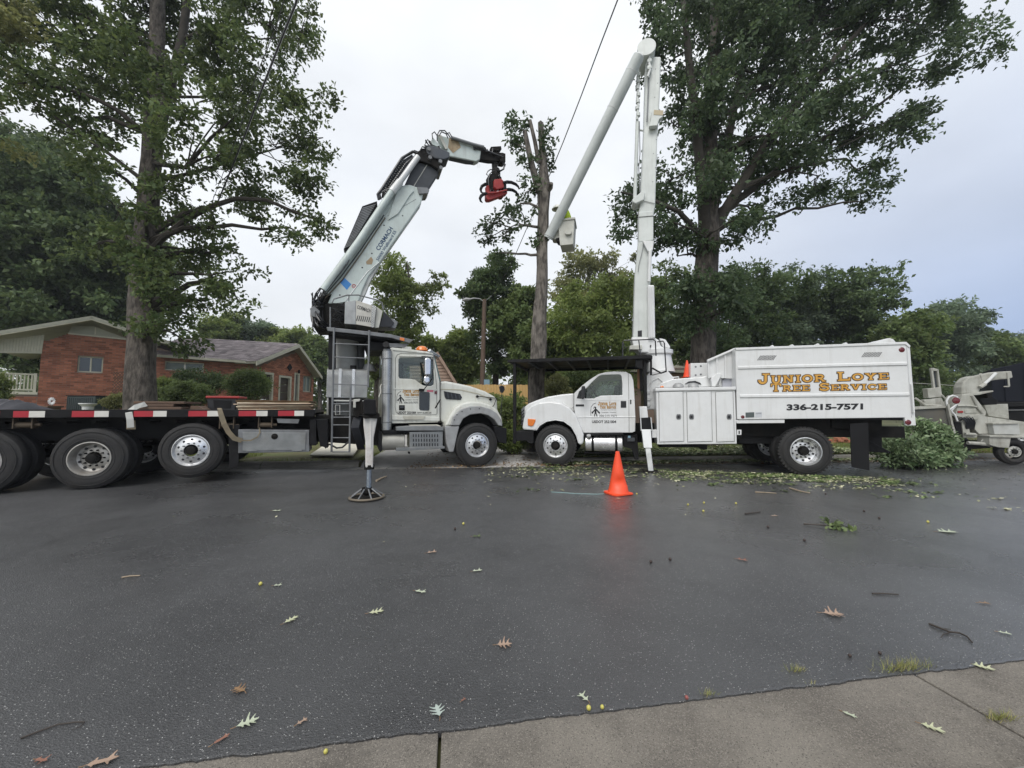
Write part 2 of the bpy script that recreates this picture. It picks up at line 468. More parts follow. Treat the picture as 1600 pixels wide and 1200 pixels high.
# ------------------------------------------------------------------ wheel
def wheel(parent, u, z, w0, Rt, width, style, n=40, out=1, rimr=.285, rim_m=None, steer=0.0, lugs=True, lugh=.006):
    """axle along w; outer face at w0 looks to -w when out=1"""
    k = empty('wheel', (u, w0, z), 0 if out == 1 else PI, parent)
    if steer: k.rotation_euler[2] += steer
    r, c = rimr, (0, 0, 0)
    t = MB()
    t.lathe([(r,.035),(r+.02,.012),(r+.05,.004),((r+Rt)/2,0),(Rt-.10,.004),(Rt-.045,.02),(Rt-.012,.035),(Rt,.06),(Rt,width-.06),(Rt-.012,width-.035),
             (Rt-.1,width-.004),((r+Rt)/2,width),(r+.02,width-.01),(r,width-.03)], c, n, closed=True)
    for rr in (r+.055, Rt-.075):
        t.lathe([(rr,.003),(rr+.004,-.002),(rr+.010,-.002),(rr+.014,.003)], c, n)
    if lugs:
        nl = 44
        for i in range(nl):
            a = 2*PI*i/nl; ca, sa = math.cos(a), math.sin(a); tx, tz = -sa*.021, ca*.021
            for (wa, wb, ra, rb) in ((.028, width*.36, Rt-.035, Rt+lugh), (width*.40, width*.6, Rt-.01, Rt+lugh)):
                q = []
                for ww, rlo in ((wa, ra), (wb, Rt-.01)):
                    q.append([(ca*rlo+tx, ww, sa*rlo+tz), (ca*rb+tx, ww, sa*rb+tz), (ca*rb-tx, ww, sa*rb-tz), (ca*rlo-tx, ww, sa*rlo-tz)])
                t.hexa(q[0], q[1])
    t.build('tyre', RUBBER, k, smooth=True)
    m = rim_m or ALU
    g = MB()
    if style == 'front':
        pr = [(r+.016,.03),(r+.014,.004),(r+.002,.002),(r-.018,.03),(r-.03,.045),(.195,.030),(.165,.012),(.115,.008),(.108,.02),(.108,.06)]
        hd, hr, ld = .033, .205, .008
    else:
        pr = [(r+.016,.03),(r+.014,.002),(r-.002,.0),(r-.022,.035),(r-.03,.10),(r-.045,.150),(.20,.165),(.165,.150),(.115,.145),(.108,.13),(.108,.2)]
        hd, hr, ld = .155, .205, .145
    g.lathe(pr, c, n)
    g.build('rim', m, k, smooth=True)
    h = MB()
    for i in range(10):
        a = 2*PI*(i+.5)/10
        cx, cz = math.cos(a)*hr, math.sin(a)*hr
        h.cyl((cx, hd-.006, cz), (cx, hd+.02, cz), .022, n=10)
    h.build('hand_hole', BLACKG, k)['kind'] = 'stuff'
    s = MB()
    for i in range(10):
        a = 2*PI*i/10
        cx, cz = math.cos(a)*.142, math.sin(a)*.142
        s.cyl((cx, ld-.03, cz), (cx, ld+.01, cz), .014, .017, n=6)
    s.build('lug_nut', GREY if style == 'front' else DARK, k)['kind'] = 'stuff'
    b = MB()
    hz = -.035 if style == 'front' else .03
    b.lathe([(0,hz),(.05,hz),(.078,hz+.012),(.085,hz+.03),(.088,hz+.11)], c, 20)
    b.build('hub', DARK, k, smooth=True)
    return k
# ================================================================== THE SETTING
rs = np.random.RandomState(7)
def edge_far(x): return 9.5 + .10 * x - .0016 * np.clip(x - 2, 0, 60) ** 2 * (np.asarray(x) < 60)
def sstep(a, b, x):
    t = np.clip((np.asarray(x, float) - a) / (b - a), 0, 1); return t * t * (3 - 2 * t)
def H(x, d):
    """height of the land beyond the far gutter (d = metres past the asphalt edge)"""
    x = np.asarray(x, float); d = np.asarray(d, float)
    drive = sstep(-3.75, -3.45, x) * (1 - sstep(.9, 1.2, x))
    lawn = .13 * (1 - drive) + drive * .13 * sstep(.35, 1.3, d)
    lawn = lawn + .006 * np.clip(d, 0, 30) + .85 * sstep(-3.0, -9.0, x) * sstep(3.0, 9.5, d)
    lawn = lawn + .02 * np.sin(x * 1.3 + d) * np.sin(d * 1.7) * (1 - drive) * sstep(.7, 2, d)
    return np.where(d < .55, -.06, lawn)
def hz(x, y): return float(H(x, y - edge_far(x)))

def grid(name, P, m, kind='structure', smooth=True):
    """P = array (rows, cols, 3)"""
    r_, c_ = P.shape[:2]
    me = bpy.data.meshes.new(name)
    i = np.arange((r_-1)*(c_-1)); a = (i // (c_-1)) * c_ + i % (c_-1)
    me.from_pydata(P.reshape(-1, 3).tolist(), [], np.stack([a, a+1, a+c_+1, a+c_], 1).tolist())
    if smooth: me.polygons.foreach_set('use_smooth', [True]*len(me.polygons))
    me.materials.append(m)
    o = bpy.data.objects.new(name, me); col.objects.link(o)
    if kind: o['kind'] = kind
    return o
SOIL = mat('lawn_soil', (.10,.12,.04), .95, c2=(.11,.09,.05), scale=1.4, amt=.5, bump=.6, bscale=18)
xs = np.unique(np.concatenate([np.linspace(-150, -30, 12), np.arange(-30, 30, .3), np.linspace(30, 150, 12)]))
ds = np.unique(np.concatenate([[-60, -20, -8, .2, .549, .551, .6, .8, 1.0, 1.3, 1.7], np.arange(2, 14, .4), np.arange(14, 30, 2), [40, 60, 100, 140]]))
X_, D_ = np.meshgrid(xs, ds)
E_ = 9.5 + .10 * np.clip(X_, -40, 40) - .0016 * np.clip(X_ - 2, 0, 38) ** 2
def edge_far(x): return 9.5 + .10 * np.clip(x, -40, 40) - .0016 * np.clip(np.asarray(x, float) - 2, 0, 38) ** 2
grid('ground', np.stack([X_, E_ + D_, H(X_, D_)], 2), SOIL)

# asphalt
def asphalt():
    m = bpy.data.materials.new('wet_asphalt'); m.use_nodes = True
    N, L = m.node_tree.nodes, m.node_tree.links
    b = N['Principled BSDF']
    t = N.new('ShaderNodeTexCoord')
    def noise(s, d=5, r=.6):
        n = N.new('ShaderNodeTexNoise'); n.inputs['Scale'].default_value = s; n.inputs['Detail'].default_value = d
        n.inputs['Roughness'].default_value = r; L.new(t.outputs['Object'], n.inputs['Vector']); return n.outputs['Fac']
    def mr(src, a, z, o0, o1):
        n = N.new('ShaderNodeMapRange'); n.inputs[1].default_value = a; n.inputs[2].default_value = z
        n.inputs[3].default_value = o0; n.inputs[4].default_value = o1; L.new(src, n.inputs[0]); return n.outputs[0]
    def mixc(f, a, z):
        n = N.new('ShaderNodeMix'); n.data_type = 'RGBA'; L.new(f, n.inputs['Factor'])
        for k, v in (('A', a), ('B', z)):
            if hasattr(v, 'node'): L.new(v, n.inputs[k])
            else: n.inputs[k].default_value = (*v, 1)
        return n.outputs['Result']
    v = N.new('ShaderNodeTexVoronoi'); v.inputs['Scale'].default_value = 115; L.new(t.outputs['Object'], v.inputs['Vector'])
    sepc = N.new('ShaderNodeSeparateColor'); L.new(v.outputs['Color'], sepc.inputs[0])
    base = mixc(mr(noise(.55, 6, .7), .38, .62, 0, 1), (.036,.0365,.038), (.068,.069,.071))
    base = mixc(mr(noise(70, 4, .8), .5, .68, 0, .85), base, (.10,.10,.102))
    base = mixc(mr(noise(190, 3, .7), .50, .66, 0, .9), base, (.014,.014,.016))
    base = mixc(mr(noise(1.1, 6, .65), .56, .72, 0, .35), base, (.030,.030,.032))
    stone = N.new('ShaderNodeMath'); stone.operation = 'MULTIPLY'
    L.new(mr(sepc.outputs[0], .88, .93, 0, 1), stone.inputs[0]); L.new(mr(v.outputs['Distance'], .18, .34, 1, 0), stone.inputs[1])
    base = mixc(stone.outputs[0], base, (.55,.545,.53))
    L.new(base, b.inputs['Base Color'])
    L.new(mr(noise(.32, 6, .6), .38, .60, .20, .52), b.inputs['Roughness'])
    b.inputs['Specular IOR Level'].default_value = .7
    sx = N.new('ShaderNodeSeparateXYZ'); L.new(t.outputs['Object'], sx.inputs[0])
    wet = N.new('ShaderNodeMath'); wet.operation = 'MULTIPLY'
    L.new(mr(sx.outputs[0], .0, 3.5, .15, 1.0), wet.inputs[0]); L.new(mr(noise(.33, 5, .6), .33, .6, .25, 1), wet.inputs[1])
    L.new(wet.outputs[0], b.inputs['Coat Weight']); b.inputs['Coat Roughness'].default_value = .24; b.inputs['Coat IOR'].default_value = 1.85
    bn = N.new('ShaderNodeBump'); bn.inputs['Strength'].default_value = .7; bn.inputs['Distance'].default_value = .006
    ad = N.new('ShaderNodeMath'); ad.operation = 'ADD'
    L.new(noise(160, 3), ad.inputs[0]); L.new(mr(v.outputs['Distance'], 0, .6, .7, 0), ad.inputs[1])
    L.new(ad.outputs[0], bn.inputs['Height']); L.new(bn.outputs[0], b.inputs['Normal'])
    b2 = N.new('ShaderNodeBump'); b2.inputs['Strength'].default_value = .45; b2.inputs['Distance'].default_value = .006
    L.new(ad.outputs[0], b2.inputs['Height']); L.new(b2.outputs[0], b.inputs['Coat Normal'])
    return m
ASPH = asphalt()
A_, B_ = gnd(200, 1200), gnd(1600, 1030)
NS = (B_.y - A_.y) / (B_.x - A_.x)
def edge_near(x): return A_.y + (x - A_.x) * NS
xr = np.unique(np.concatenate([np.linspace(-150, -8, 40), np.arange(-8, 8, .02), np.linspace(8, 150, 40)]))
jn = np.cumsum(rs.randn(len(xr)) * .0018); jn = jn - np.convolve(jn, np.ones(40)/40, 'same') + rs.randn(len(xr)) * .0016
jf = rs.randn(len(xr)) * .006
rows = []
rows.append(np.stack([xr, edge_near(xr) + jn, np.full_like(xr, -.03)], 1))
rows.append(np.stack([xr, edge_near(xr) + jn, np.full_like(xr, -.002)], 1))
rows.append(np.stack([xr, edge_near(xr) + jn + .012, np.full_like(xr, 0.0)], 1))
for f in (.1, .3, .5, .7, .9):
    rows.append(np.stack([xr, edge_near(xr) * (1-f) + edge_far(xr) * f, np.zeros_like(xr)], 1))
rows.append(np.stack([xr, edge_far(xr) + jf, np.zeros_like(xr)], 1))
rows.append(np.stack([xr, edge_far(xr) + jf, np.full_like(xr, -.03)], 1))
road = grid('road', np.array(rows), ASPH, smooth=False)

# near gutter of exposed-aggregate slabs, one piece per slab
CONC = mat('aggregate_concrete', (.215,.195,.165), .85, c2=(.125,.112,.097), scale=2.2, bump=.7, bscale=160, dirt=.5, dirtc=(.05,.045,.035))
def speckle(m, scale, lo, c, k=.7):
    N, L = m.node_tree.nodes, m.node_tree.links
    b = N['Principled BSDF']; src = b.inputs['Base Color'].links[0].from_socket
    t = N.new('ShaderNodeTexCoord'); v = N.new('ShaderNodeTexVoronoi'); v.inputs['Scale'].default_value = scale
    L.new(t.outputs['Object'], v.inputs['Vector'])
    s = N.new('ShaderNodeSeparateColor'); L.new(v.outputs['Color'], s.inputs[0])
    r = N.new('ShaderNodeMapRange'); r.inputs[1].default_value = lo; r.inputs[2].default_value = lo + .1; r.inputs[4].default_value = k
    L.new(s.outputs[0], r.inputs[0])
    x = N.new('ShaderNodeMix'); x.data_type = 'RGBA'; L.new(r.outputs[0], x.inputs['Factor']); L.new(src, x.inputs['A'])
    x.inputs['B'].default_value = (*c, 1); L.new(x.outputs['Result'], b.inputs['Base Color'])
    s2 = N.new('ShaderNodeMapRange'); s2.inputs[1].default_value = .15; s2.inputs[2].default_value = 0; s2.inputs[4].default_value = .8
    L.new(s.outputs[1], s2.inputs[0])
    x2 = N.new('ShaderNodeMix'); x2.data_type = 'RGBA'; L.new(s2.outputs[0], x2.inputs['Factor']); L.new(x.outputs['Result'], x2.inputs['A'])
    x2.inputs['B'].default_value = (.05,.045,.04, 1); L.new(x2.outputs['Result'], b.inputs['Base Color'])
speckle(CONC, 240, .78, (.30,.27,.23), .6)
PAVE = mat('pale_concrete', (.46,.45,.43), .7, c2=(.36,.35,.33), scale=1.5, bump=.3, bscale=60, dirt=.5, dirtc=(.12,.11,.09))
KERB = mat('kerb_concrete', (.26,.25,.22), .85, c2=(.17,.16,.14), scale=2.5, bump=.4, bscale=50, dirt=.6, dirtc=(.07,.065,.05))
j1, j2 = gnd(690, 1140), gnd(1430, 1050)
SL = (Vector((j2.x, j2.y, 0)) - Vector((j1.x, j1.y, 0)))
LSL = SL.length; e1 = SL.normalized(); e2 = Vector((e1.y, -e1.x, 0))      # e2 points back to the camera
gut = tag(empty('near_gutter', (0, 0, 0)), kind='structure')
kb = tag(empty('near_kerb', (0, 0, 0)), kind='structure')
for k in range(-7, 8):
    a = Vector((j1.x, j1.y, 0)) + SL * k
    b_ = a + e1 * (LSL - .014); a = a + e1 * .0
    m_ = MB()
    back = .05
    q0 = [a - e2*back, b_ - e2*back, b_ + e2*.615, a + e2*.615]
    m_.hexa([Vector((p.x, p.y, -.14)) for p in q0], [Vector((p.x, p.y, -.010)) for p in q0])
    m_.build('gutter_slab', CONC, gut, bevel=.006)
    q0 = [a + e2*.62, b_ + e2*.62, b_ + e2*.78, a + e2*.78]
    m_ = MB(); m_.hexa([Vector((p.x, p.y, -.14)) for p in q0], [Vector((p.x, p.y, .13)) for p in q0])
    m_.build('kerb_stone', KERB, kb, bevel=.03)
c0 = Vector((j1.x, j1.y, 0))
m_ = MB(); P = [c0 - e1*60 + e2*.785, c0 + e1*60 + e2*.785, c0 + e1*60 + e2*60, c0 - e1*60 + e2*60]
m_.add([(p.x, p.y, .12) for p in P], [(0, 1, 2, 3)]); m_.build('near_verge', SOIL)['kind'] = 'structure'
m_ = MB(); P = [c0 - e1*60 - e2*.3, c0 + e1*60 - e2*.3, c0 + e1*60 + e2*.8, c0 - e1*60 + e2*.8]
m_.add([(p.x, p.y, -.10) for p in P], [(0, 1, 2, 3)]); m_.build('joint_bed', DARK)['kind'] = 'structure'

# far gutter, kerb and driveway
def strip(x0, x1, step, prof):
    x = np.arange(x0, x1 + step*.5, step)
    return np.array([[(xx, float(edge_far(xx)) + d, z) for xx in x] for d, z in prof])
fg = tag(empty('far_gutter', (0, 0, 0)), kind='structure')
fk = tag(empty('far_kerb', (0, 0, 0)), kind='structure')
x = -24.0
while x < 24:
    g_ = grid('gutter_slab', strip(x, x + 2.985, .995, [(-.03, -.012), (.38, -.004), (.39, -.10)]), PAVE, kind=None, smooth=False); g_.parent = fg
    if not (-3.9 < x + 1.5 < 1.5):
        x0_, x1_ = (x, min(x + 2.985, -3.75)) if x < -3 else (max(x, 1.1), x + 2.985)
        if x1_ > x0_ + .2:
            k_ = grid('kerb_stone', strip(x0_, x1_, (x1_ - x0_)/3, [(.375, -.08), (.385, .06), (.42, .115), (.47, .14), (.56, .145), (.575, .08)]), KERB, kind=None, smooth=False); k_.parent = fk
    x += 3.0
dr = tag(empty('driveway', (0, 0, 0)), kind='structure')
def drive_panel(x0, x1, d0, d1, sh0, sh1):
    xs_ = np.linspace(x0, x1, 6); dd = np.linspace(d0, d1, 6) if d0 > 1 else np.array([.38, .56, .75, .95, 1.15, d1])
    P = np.array([[(xx + sh0 + (sh1-sh0)*i/5, 0, 0) for xx in xs_] for i in range(6)])
    for i, d_ in enumerate(dd):
        for j in range(6):
            xx = P[i, j, 0]
            z = float(H(xx, max(d_, .56))) + .012
            if d_ < .56: z = -.003 + (z + .003) * (d_ - .38) / .18
            P[i, j] = (xx, float(edge_far(xx)) + d_, z)
    g_ = grid('concrete_panel', P, PAVE, kind=None); g_.parent = dr
for k, (d0, d1) in enumerate([(.38, 1.35), (1.36, 4.2), (4.21, 7.2), (7.21, 10.2), (10.21, 14)]):
    for s in (0, 1):
        xa, xb = (-3.7, -1.31) if s == 0 else (-1.3, 1.1)
        sh = lambda d: -0.09 * max(d-1.35, 0) ** 1.5
        drive_panel(xa, xb, d0, d1, sh(d0), sh(d1))

# grass and litter as numpy scatters ------------------------------------------------
def scatter_tris(name, C, S, A, m, kind='stuff', lab=None, cat=None, tilt=.5, rs=rs, wide=.5, parent=None):
    """C centres, S length, A heading: leaf-like quads lying about, tilted at random"""
    n = len(C)
    d = np.stack([np.cos(A), np.sin(A), rs.uniform(-tilt, tilt, n)], 1)
    s = np.stack([-np.sin(A), np.cos(A), rs.uniform(-tilt, tilt, n)], 1)
    S = S[:, None]
    v = np.stack([C - d*S*.5, C + s*S*wide*.5 + (0, 0, .004), C + d*S*.5, C - s*S*wide*.5 + (0, 0, .004)], 1)
    o = quads(name, v, m, parent)
    if kind: o['kind'] = kind
    tag(o, lab, cat)
    return o
def quads(name, v, m, parent=None):
    n = v.shape[0]
    me = bpy.data.meshes.new(name)
    me.vertices.add(n*4); me.vertices.foreach_set('co', v.astype(np.float32).ravel())
    me.loops.add(n*4); me.loops.foreach_set('vertex_index', np.arange(n*4, dtype=np.int32))
    me.polygons.add(n); me.polygons.foreach_set('loop_start', np.arange(0, n*4, 4, dtype=np.int32))
    me.polygons.foreach_set('loop_total', np.full(n, 4, dtype=np.int32))
    me.update(calc_edges=True); me.materials.append(m)
    o = bpy.data.objects.new(name, me); col.objects.link(o)
    if parent: o.parent = parent
    return o
GRASS = leaf_mat('grass', (.12,.17,.035), (.20,.235,.07), .3)
n = 70000
gx = rs.uniform(-16, 22, n); gd = .6 + rs.gamma(1.4, 1.5, n)
ok = ~((gx > -3.7 - .09*np.maximum(gd-1.35, 0)**1.5) & (gx < 1.15 - .09*np.maximum(gd-1.35, 0)**1.5))
ok &= ~((gx > -6.9) & (gx < -3.9) & (gd < 3.0) & (gd > .75))
gx, gd = gx[ok], gd[ok]; n = len(gx)
C = np.stack([gx, edge_far(gx) + gd, H(gx, gd)], 1)
h = rs.uniform(.035, .09, n)[:, None]
an = rs.uniform(0, 2*PI, n); lean = rs.uniform(0, .6, n)
w_ = np.stack([np.cos(an), np.sin(an), 0*an], 1) * .006
tip = np.stack([np.cos(an+1.6)*lean, np.sin(an+1.6)*lean, np.ones(n)], 1) * h
v = np.stack([C - w_, C + w_, C + tip + w_*.2, C + tip - w_*.2], 1)
tag(quads('grass', v, GRASS), 'short green lawn grass along the far kerb', 'grass', kind='stuff')
# ================================================================== BUILDINGS
BRICK = mat('red_brick', (.40,.160,.095), .85, c2=(.28,.105,.065), scale=2.2, bump=.4, bscale=60)
BRICK = island(BRICK, .62, 1.35)
BRICKO = island(mat('orange_brick', (.46,.19,.11), .85, c2=(.34,.13,.08), scale=2.2, bump=.4, bscale=60), .65, 1.3)
MORTAR = mat('mortar', (.27,.21,.17), .95, bump=.3)
TRIM = mat('cream_trim', (.62,.60,.48), .6, c2=(.52,.50,.40), scale=3, dirt=.2, dirtc=(.3,.28,.2))
SOFFIT = mat('soffit', (.42,.42,.34), .7)
SHINGLE = island(mat('shingle', (.21,.185,.19), .95, c2=(.15,.13,.135), scale=5, bump=.5, bscale=50), .6, 1.35)
SHINGLEB = island(mat('shingle_brown', (.20,.14,.115), .95, c2=(.15,.11,.09), scale=5, bump=.5, bscale=50), .7, 1.3)
GLASS = mat('window_glass', (.03,.045,.05), .06, spec=.9)
CURT = mat('curtain_glass', (.22,.26,.24), .12, spec=.8)
DOORB = mat('garage_brown', (.075,.055,.042), .6)
LATT = mat('brown_lattice', (.12,.075,.05), .8)
SIDING = mat('beige_siding', (.36,.25,.19), .7, c2=(.30,.21,.16), scale=3)

def inside(poly, u, z):
    c = False; j = len(poly) - 1
    for i in range(len(poly)):
        (a, b), (e, f) = poly[i], poly[j]
        if (b > z) != (f > z) and u < (e - a) * (z - b) / (f - b) + a: c = not c
        j = i
    return c
def brickwork(poly, holes, w, m, parent, BL=.235, BH=.082, rnd=random.Random(3)):
    """running-bond bricks standing 12 mm proud of the mortar, clipped to an outline"""
    mb = MB()
    u0, u1 = min(p[0] for p in poly), max(p[0] for p in poly)
    z0, z1 = min(p[1] for p in poly), max(p[1] for p in poly)
    r = 0; z = z0
    while z < z1:
        u = u0 - (BL/2 if r % 2 else 0)
        c, d = z + .006, z + BH - .006
        cuts = [h for h in holes if h[2] < d - .01 and c + .01 < h[3]]
        while u < u1:
            a, b = max(u + .006, u0 + .003), min(u + BL - .006, u1 - .003)
            for h in cuts:
                if h[0] < b and a < h[1]:
                    if a < h[0]: b = h[0] - .004
                    elif b > h[1]: a = h[1] + .004
                    else: b = a
            if b - a > .02 and all(inside(poly, x, y) for x, y in ((a, c), (b, c), (a, d), (b, d))):
                k = rnd.uniform(-.003, .003)
                mb.add([(a, w - .012 + k, c), (b, w - .012 + k, c), (b, w - .012 + k, d), (a, w - .012 + k, d), (a, w, c), (b, w, c), (b, w, d), (a, w, d)],
                       [(0, 1, 2, 3), (0, 4, 5, 1), (1, 5, 6, 2), (2, 6, 7, 3), (3, 7, 4, 0)])
            u += BL
        z += BH; r += 1
    o = mb.build('brick_courses', m, parent, recalc=False); o['kind'] = 'stuff'
    return o
def wall_with_holes(poly, holes, w, th, m, parent):
    """mortar wall; recesses are cut by laying the wall out in strips"""
    us = sorted({p[0] for p in poly} | {h[0] for h in holes} | {h[1] for h in holes})
    def top(u):
        zs = []
        for i in range(len(poly)):
            (a, b), (c, d) = poly[i], poly[(i+1) % len(poly)]
            if abs(a-c) > 1e-9 and min(a, c) - 1e-9 <= u <= max(a, c) + 1e-9: zs.append(b + (d-b)*(u-a)/(c-a))
        return min(zs), max(zs)
    mb = MB()
    for a, b in zip(us[:-1], us[1:]):
        if b - a < 1e-6: continue
        e = 1e-4
        (l0, h0), (l1, h1) = top(a + e), top(b - e)
        cuts = sorted([(h[2], h[3]) for h in holes if h[0] < (a+b)/2 < h[1]])
        lo = (l0, l1)
        for c, d in cuts:
            mb.prism([(a, lo[0]), (b, lo[1]), (b, c), (a, c)], w, w + th); lo = (d, d)
        mb.prism([(a, lo[0]), (b, lo[1]), (b, h1), (a, h0)], w, w + th)
    return mb.build('wall', m, parent)
def window(parent, u0, u1, z0, z1, w, glass, split=1, horiz=0, sill=True, fm=None):
    fm = fm or TRIM
    e = empty('window', (0, 0, 0), 0, parent)
    t = .05; f = MB()
    f.box(u0, u1, w, w+.07, z0, z0+t); f.box(u0, u1, w, w+.07, z1-t, z1)
    f.box(u0, u0+t, w, w+.07, z0+t, z1-t); f.box(u1-t, u1, w, w+.07, z0+t, z1-t)
    for k in range(1, split+1):
        x = u0 + (u1-u0)*k/(split+1); f.box(x-t/2, x+t/2, w+.005, w+.065, z0+t, z1-t)
    for k in range(1, horiz+1):
        x = z0 + (z1-z0)*k/(horiz+1); f.box(u0+t, u1-t, w+.012, w+.06, x-t/2.5, x+t/2.5)
    f.build('frame', fm, e)
    n = split + 1
    for k in range(n):
        a, b = u0 + (u1-u0)*k/n, u0 + (u1-u0)*(k+1)/n
        MB().box(a + t*.6, b - t*.6, w+.035, w+.045, z0+t*.6, z1-t*.6).build('pane', glass, e)
    if sill: MB().box(u0-.04, u1+.04, w-.06, w+.02, z0-.07, z0-.003).build('sill', fm, e, bevel=.008)
    return e
def roof_slab(a, b, c, d, th, m, fasc, parent, rows=14, seam=.3):
    """a-b eave, d-c ridge (3-D points): shingle courses over a deck, trim along the edges"""
    a, b, c, d = map(Vector, (a, b, c, d))
    nrm = (b-a).cross(d-a).normalized()
    if nrm.z < 0: nrm = -nrm
    mb = MB(); mb.hexa([p - nrm*th for p in (a, b, c, d)], [a, b, c, d])
    r_ = mb.build('roof', fasc, parent)
    rnd = random.Random(5); sm = MB()
    n = rows
    for i in range(n):
        p0, p1 = a.lerp(d, i/n), b.lerp(c, i/n); q0, q1 = a.lerp(d, (i+1.02)/n), b.lerp(c, (i+1.02)/n)
        L_ = (p1-p0).length; k = max(2, int(L_/seam)); off = rnd.random()/k
        for j in range(k):
            s0, s1 = max(0, j/k - off), min(1, (j+.985)/k - off)
            if s1 - s0 < .002: continue
            lift = .022 + rnd.uniform(0, .006)
            sm.add([p0.lerp(p1, s0) + nrm*lift, p0.lerp(p1, s1) + nrm*lift, q0.lerp(q1, s1) + nrm*.006, q0.lerp(q1, s0) + nrm*.006,
                    p0.lerp(p1, s0), p0.lerp(p1, s1)], [(0, 1, 2, 3), (4, 5, 1, 0)])
    s_ = sm.build('shingle_courses', m, r_, recalc=False); s_['kind'] = 'stuff'
    return r_

# --- brick ranch house on the left: long wall seen obliquely, then the garage gable
LW = Frame(-15.0, 22.5, 40)            # long wall: recedes to the right (u grows to the right)
hs = thing('brick_house', 'long single-storey red brick house with cream trim behind the flatbed', 'house', LW)
def hp(px, py, w=0): return LW.q(px, py, w)
base = .75
gl, gr_ = hp(66, 530)[0], hp(306, 560)[0]
apex = hp(143, 503); eL = hp(66, 524); eR = hp(306, 560)
rgt = hp(401, 570)
win = [hp(122, 556), hp(160, 583)]; wz = (win[1][1], win[0][1] + .0)
h1 = (win[0][0], win[1][0], hp(122, 581)[1], hp(122, 556)[1])
w2 = [hp(258, 564), hp(318, 581)]; h2 = (w2[0][0], w2[1][0], w2[1][1], w2[0][1])
vent = [hp(106, 624), hp(121, 641)]; h3 = (vent[0][0], vent[1][0], vent[1][1], vent[0][1])
outline = [(gl, base), (rgt[0], base), (rgt[0], eR[1] - .05), (eR[0], eR[1] - .05), (apex[0], apex[1] - .22), (gl, eL[1] - .3)]
gz = hp(107, 519)[1]
brick_out = [(gl, base), (rgt[0], base), (rgt[0], eR[1] - .08), (eR[0], eR[1] - .08), (hp(200, 529)[0], gz - .07), (hp(107, 519)[0], gz - .02), (gl, eL[1] - .22)]
holes = [h1, h2, h3]
wall_with_holes(outline, holes, 0, .25, MORTAR, hs)
brickwork(brick_out, holes, 0, BRICK, hs)
window(hs, *h1, .09, GLASS); window(hs, *h2, .09, CURT)
MB().box(h3[0], h3[1], .12, .16, h3[2], h3[3]).build('crawl_vent', BLACK, hs)
# gable end: cream boards over the brick, beam, rake boards
gb = [(hp(107, 519)[0], gz - .04), (hp(200, 529)[0], gz - .09), (apex[0] + .1, apex[1] - .2), (apex[0] - .6, apex[1] - .28)]
MB().prism(gb, -.03, -.002).build('gable_board', SOFFIT, hs)
mx_ = apex[0] + .15
MB().box(mx_ - .02, mx_ + .02, -.05, -.032, gz - .02, apex[1] - .25).build('gable_batten', TRIM, hs)
MB().prism([(gb[0][0], gz - .10), (gb[1][0], gz - .15), (gb[1][0], gz - .08), (gb[0][0], gz - .03)], -.06, -.031).build('gable_beam', TRIM, hs)
OV = -.75                                # roof overhang towards the street
def rake(p0, p1, h=.2, w0=OV, w1=OV + .05, m=TRIM, nm='rake_board'):
    MB().prism([p0, p1, (p1[0], p1[1] + h), (p0[0], p0[1] + h)], w0, w1).build(nm, m, hs)
A0 = LW.q(-60, 534, OV); A1 = LW.q(143, 500, OV); A2 = LW.q(306, 553, OV); A3 = LW.q(400, 563, OV)
rake(A0, A1); rake(A1, A2)
DEPTH = 9.0
def slab(p0, p1, w0, w1, rows, lift=.2, flip=False):
    a, b = (p0[0], w0, p0[1] + lift), (p0[0], w1, p0[1] + lift)
    c, d = (p1[0], w1, p1[1] + lift), (p1[0], w0, p1[1] + lift)
    roof_slab(a, b, c, d, .14, SHINGLE, SOFFIT, hs, rows)
slab(A0, A1, OV - .01, DEPTH, 16); slab(A2, A1, OV - .01, DEPTH, 16)
# porch: white board wall above, railing, roof shade, on the left of the corner
pb = [hp(-40, 549), hp(66, 551), hp(70, 523), hp(-40, 536)]
mbp = MB(); n = 22
for i in range(n):
    s0, s1 = i/n, (i+.9)/n
    q = [quad_map([pb[0], pb[1], pb[2], pb[3]], s0, 0), quad_map(pb, s1, 0), quad_map(pb, s1, 1), quad_map(pb, s0, 1)]
    MB().prism(q, -.03, 0).build('porch_board', TRIM, hs)
MB().prism([hp(-40, 551), hp(66, 552.5), hp(66, 550), hp(-40, 548)], -.06, -.031).build('porch_beam', TRIM, hs)
fl = hp(30, 612)[1]
MB().box(hp(-60, 612)[0], gl, 0, 5.0, base, fl - .12).build('porch_base', MORTAR, hs)
brickwork([(hp(-60, 612)[0], base), (gl - .01, base), (gl - .01, fl - .2), (hp(-60, 612)[0], fl - .2)], [], 0, BRICK, hs)
MB().box(hp(-60, 612)[0], gl, -.05, 5.0, fl - .118, fl).build('porch_floor', TRIM, hs)
rt = hp(30, 583)[1]; ru0, ru1 = hp(-50, 590)[0], gl - .06
rl = empty('porch_railing', (0, 0, 0), 0, hs)
MB().box(ru0, ru1, -.02, .05, rt - .07, rt).build('top_rail', TRIM, rl)
MB().box(ru0, ru1, -.02, .05, fl + .06, fl + .12).build('bottom_rail', TRIM, rl)
MB().box(ru1 - .09, ru1, -.03, .06, fl, rt + .02).build('rail_post', TRIM, rl)
k = ru0
bal = None
while k < ru1 - .12:
    o = MB().box(k, k + .045, 0, .035, fl + .12, rt - .07).build('baluster', TRIM, rl) if bal is None else bal.copy()
    if bal is None: bal = o; k_first = k
    else:
        col.objects.link(o); o.location.x = k - k_first
    k += .105
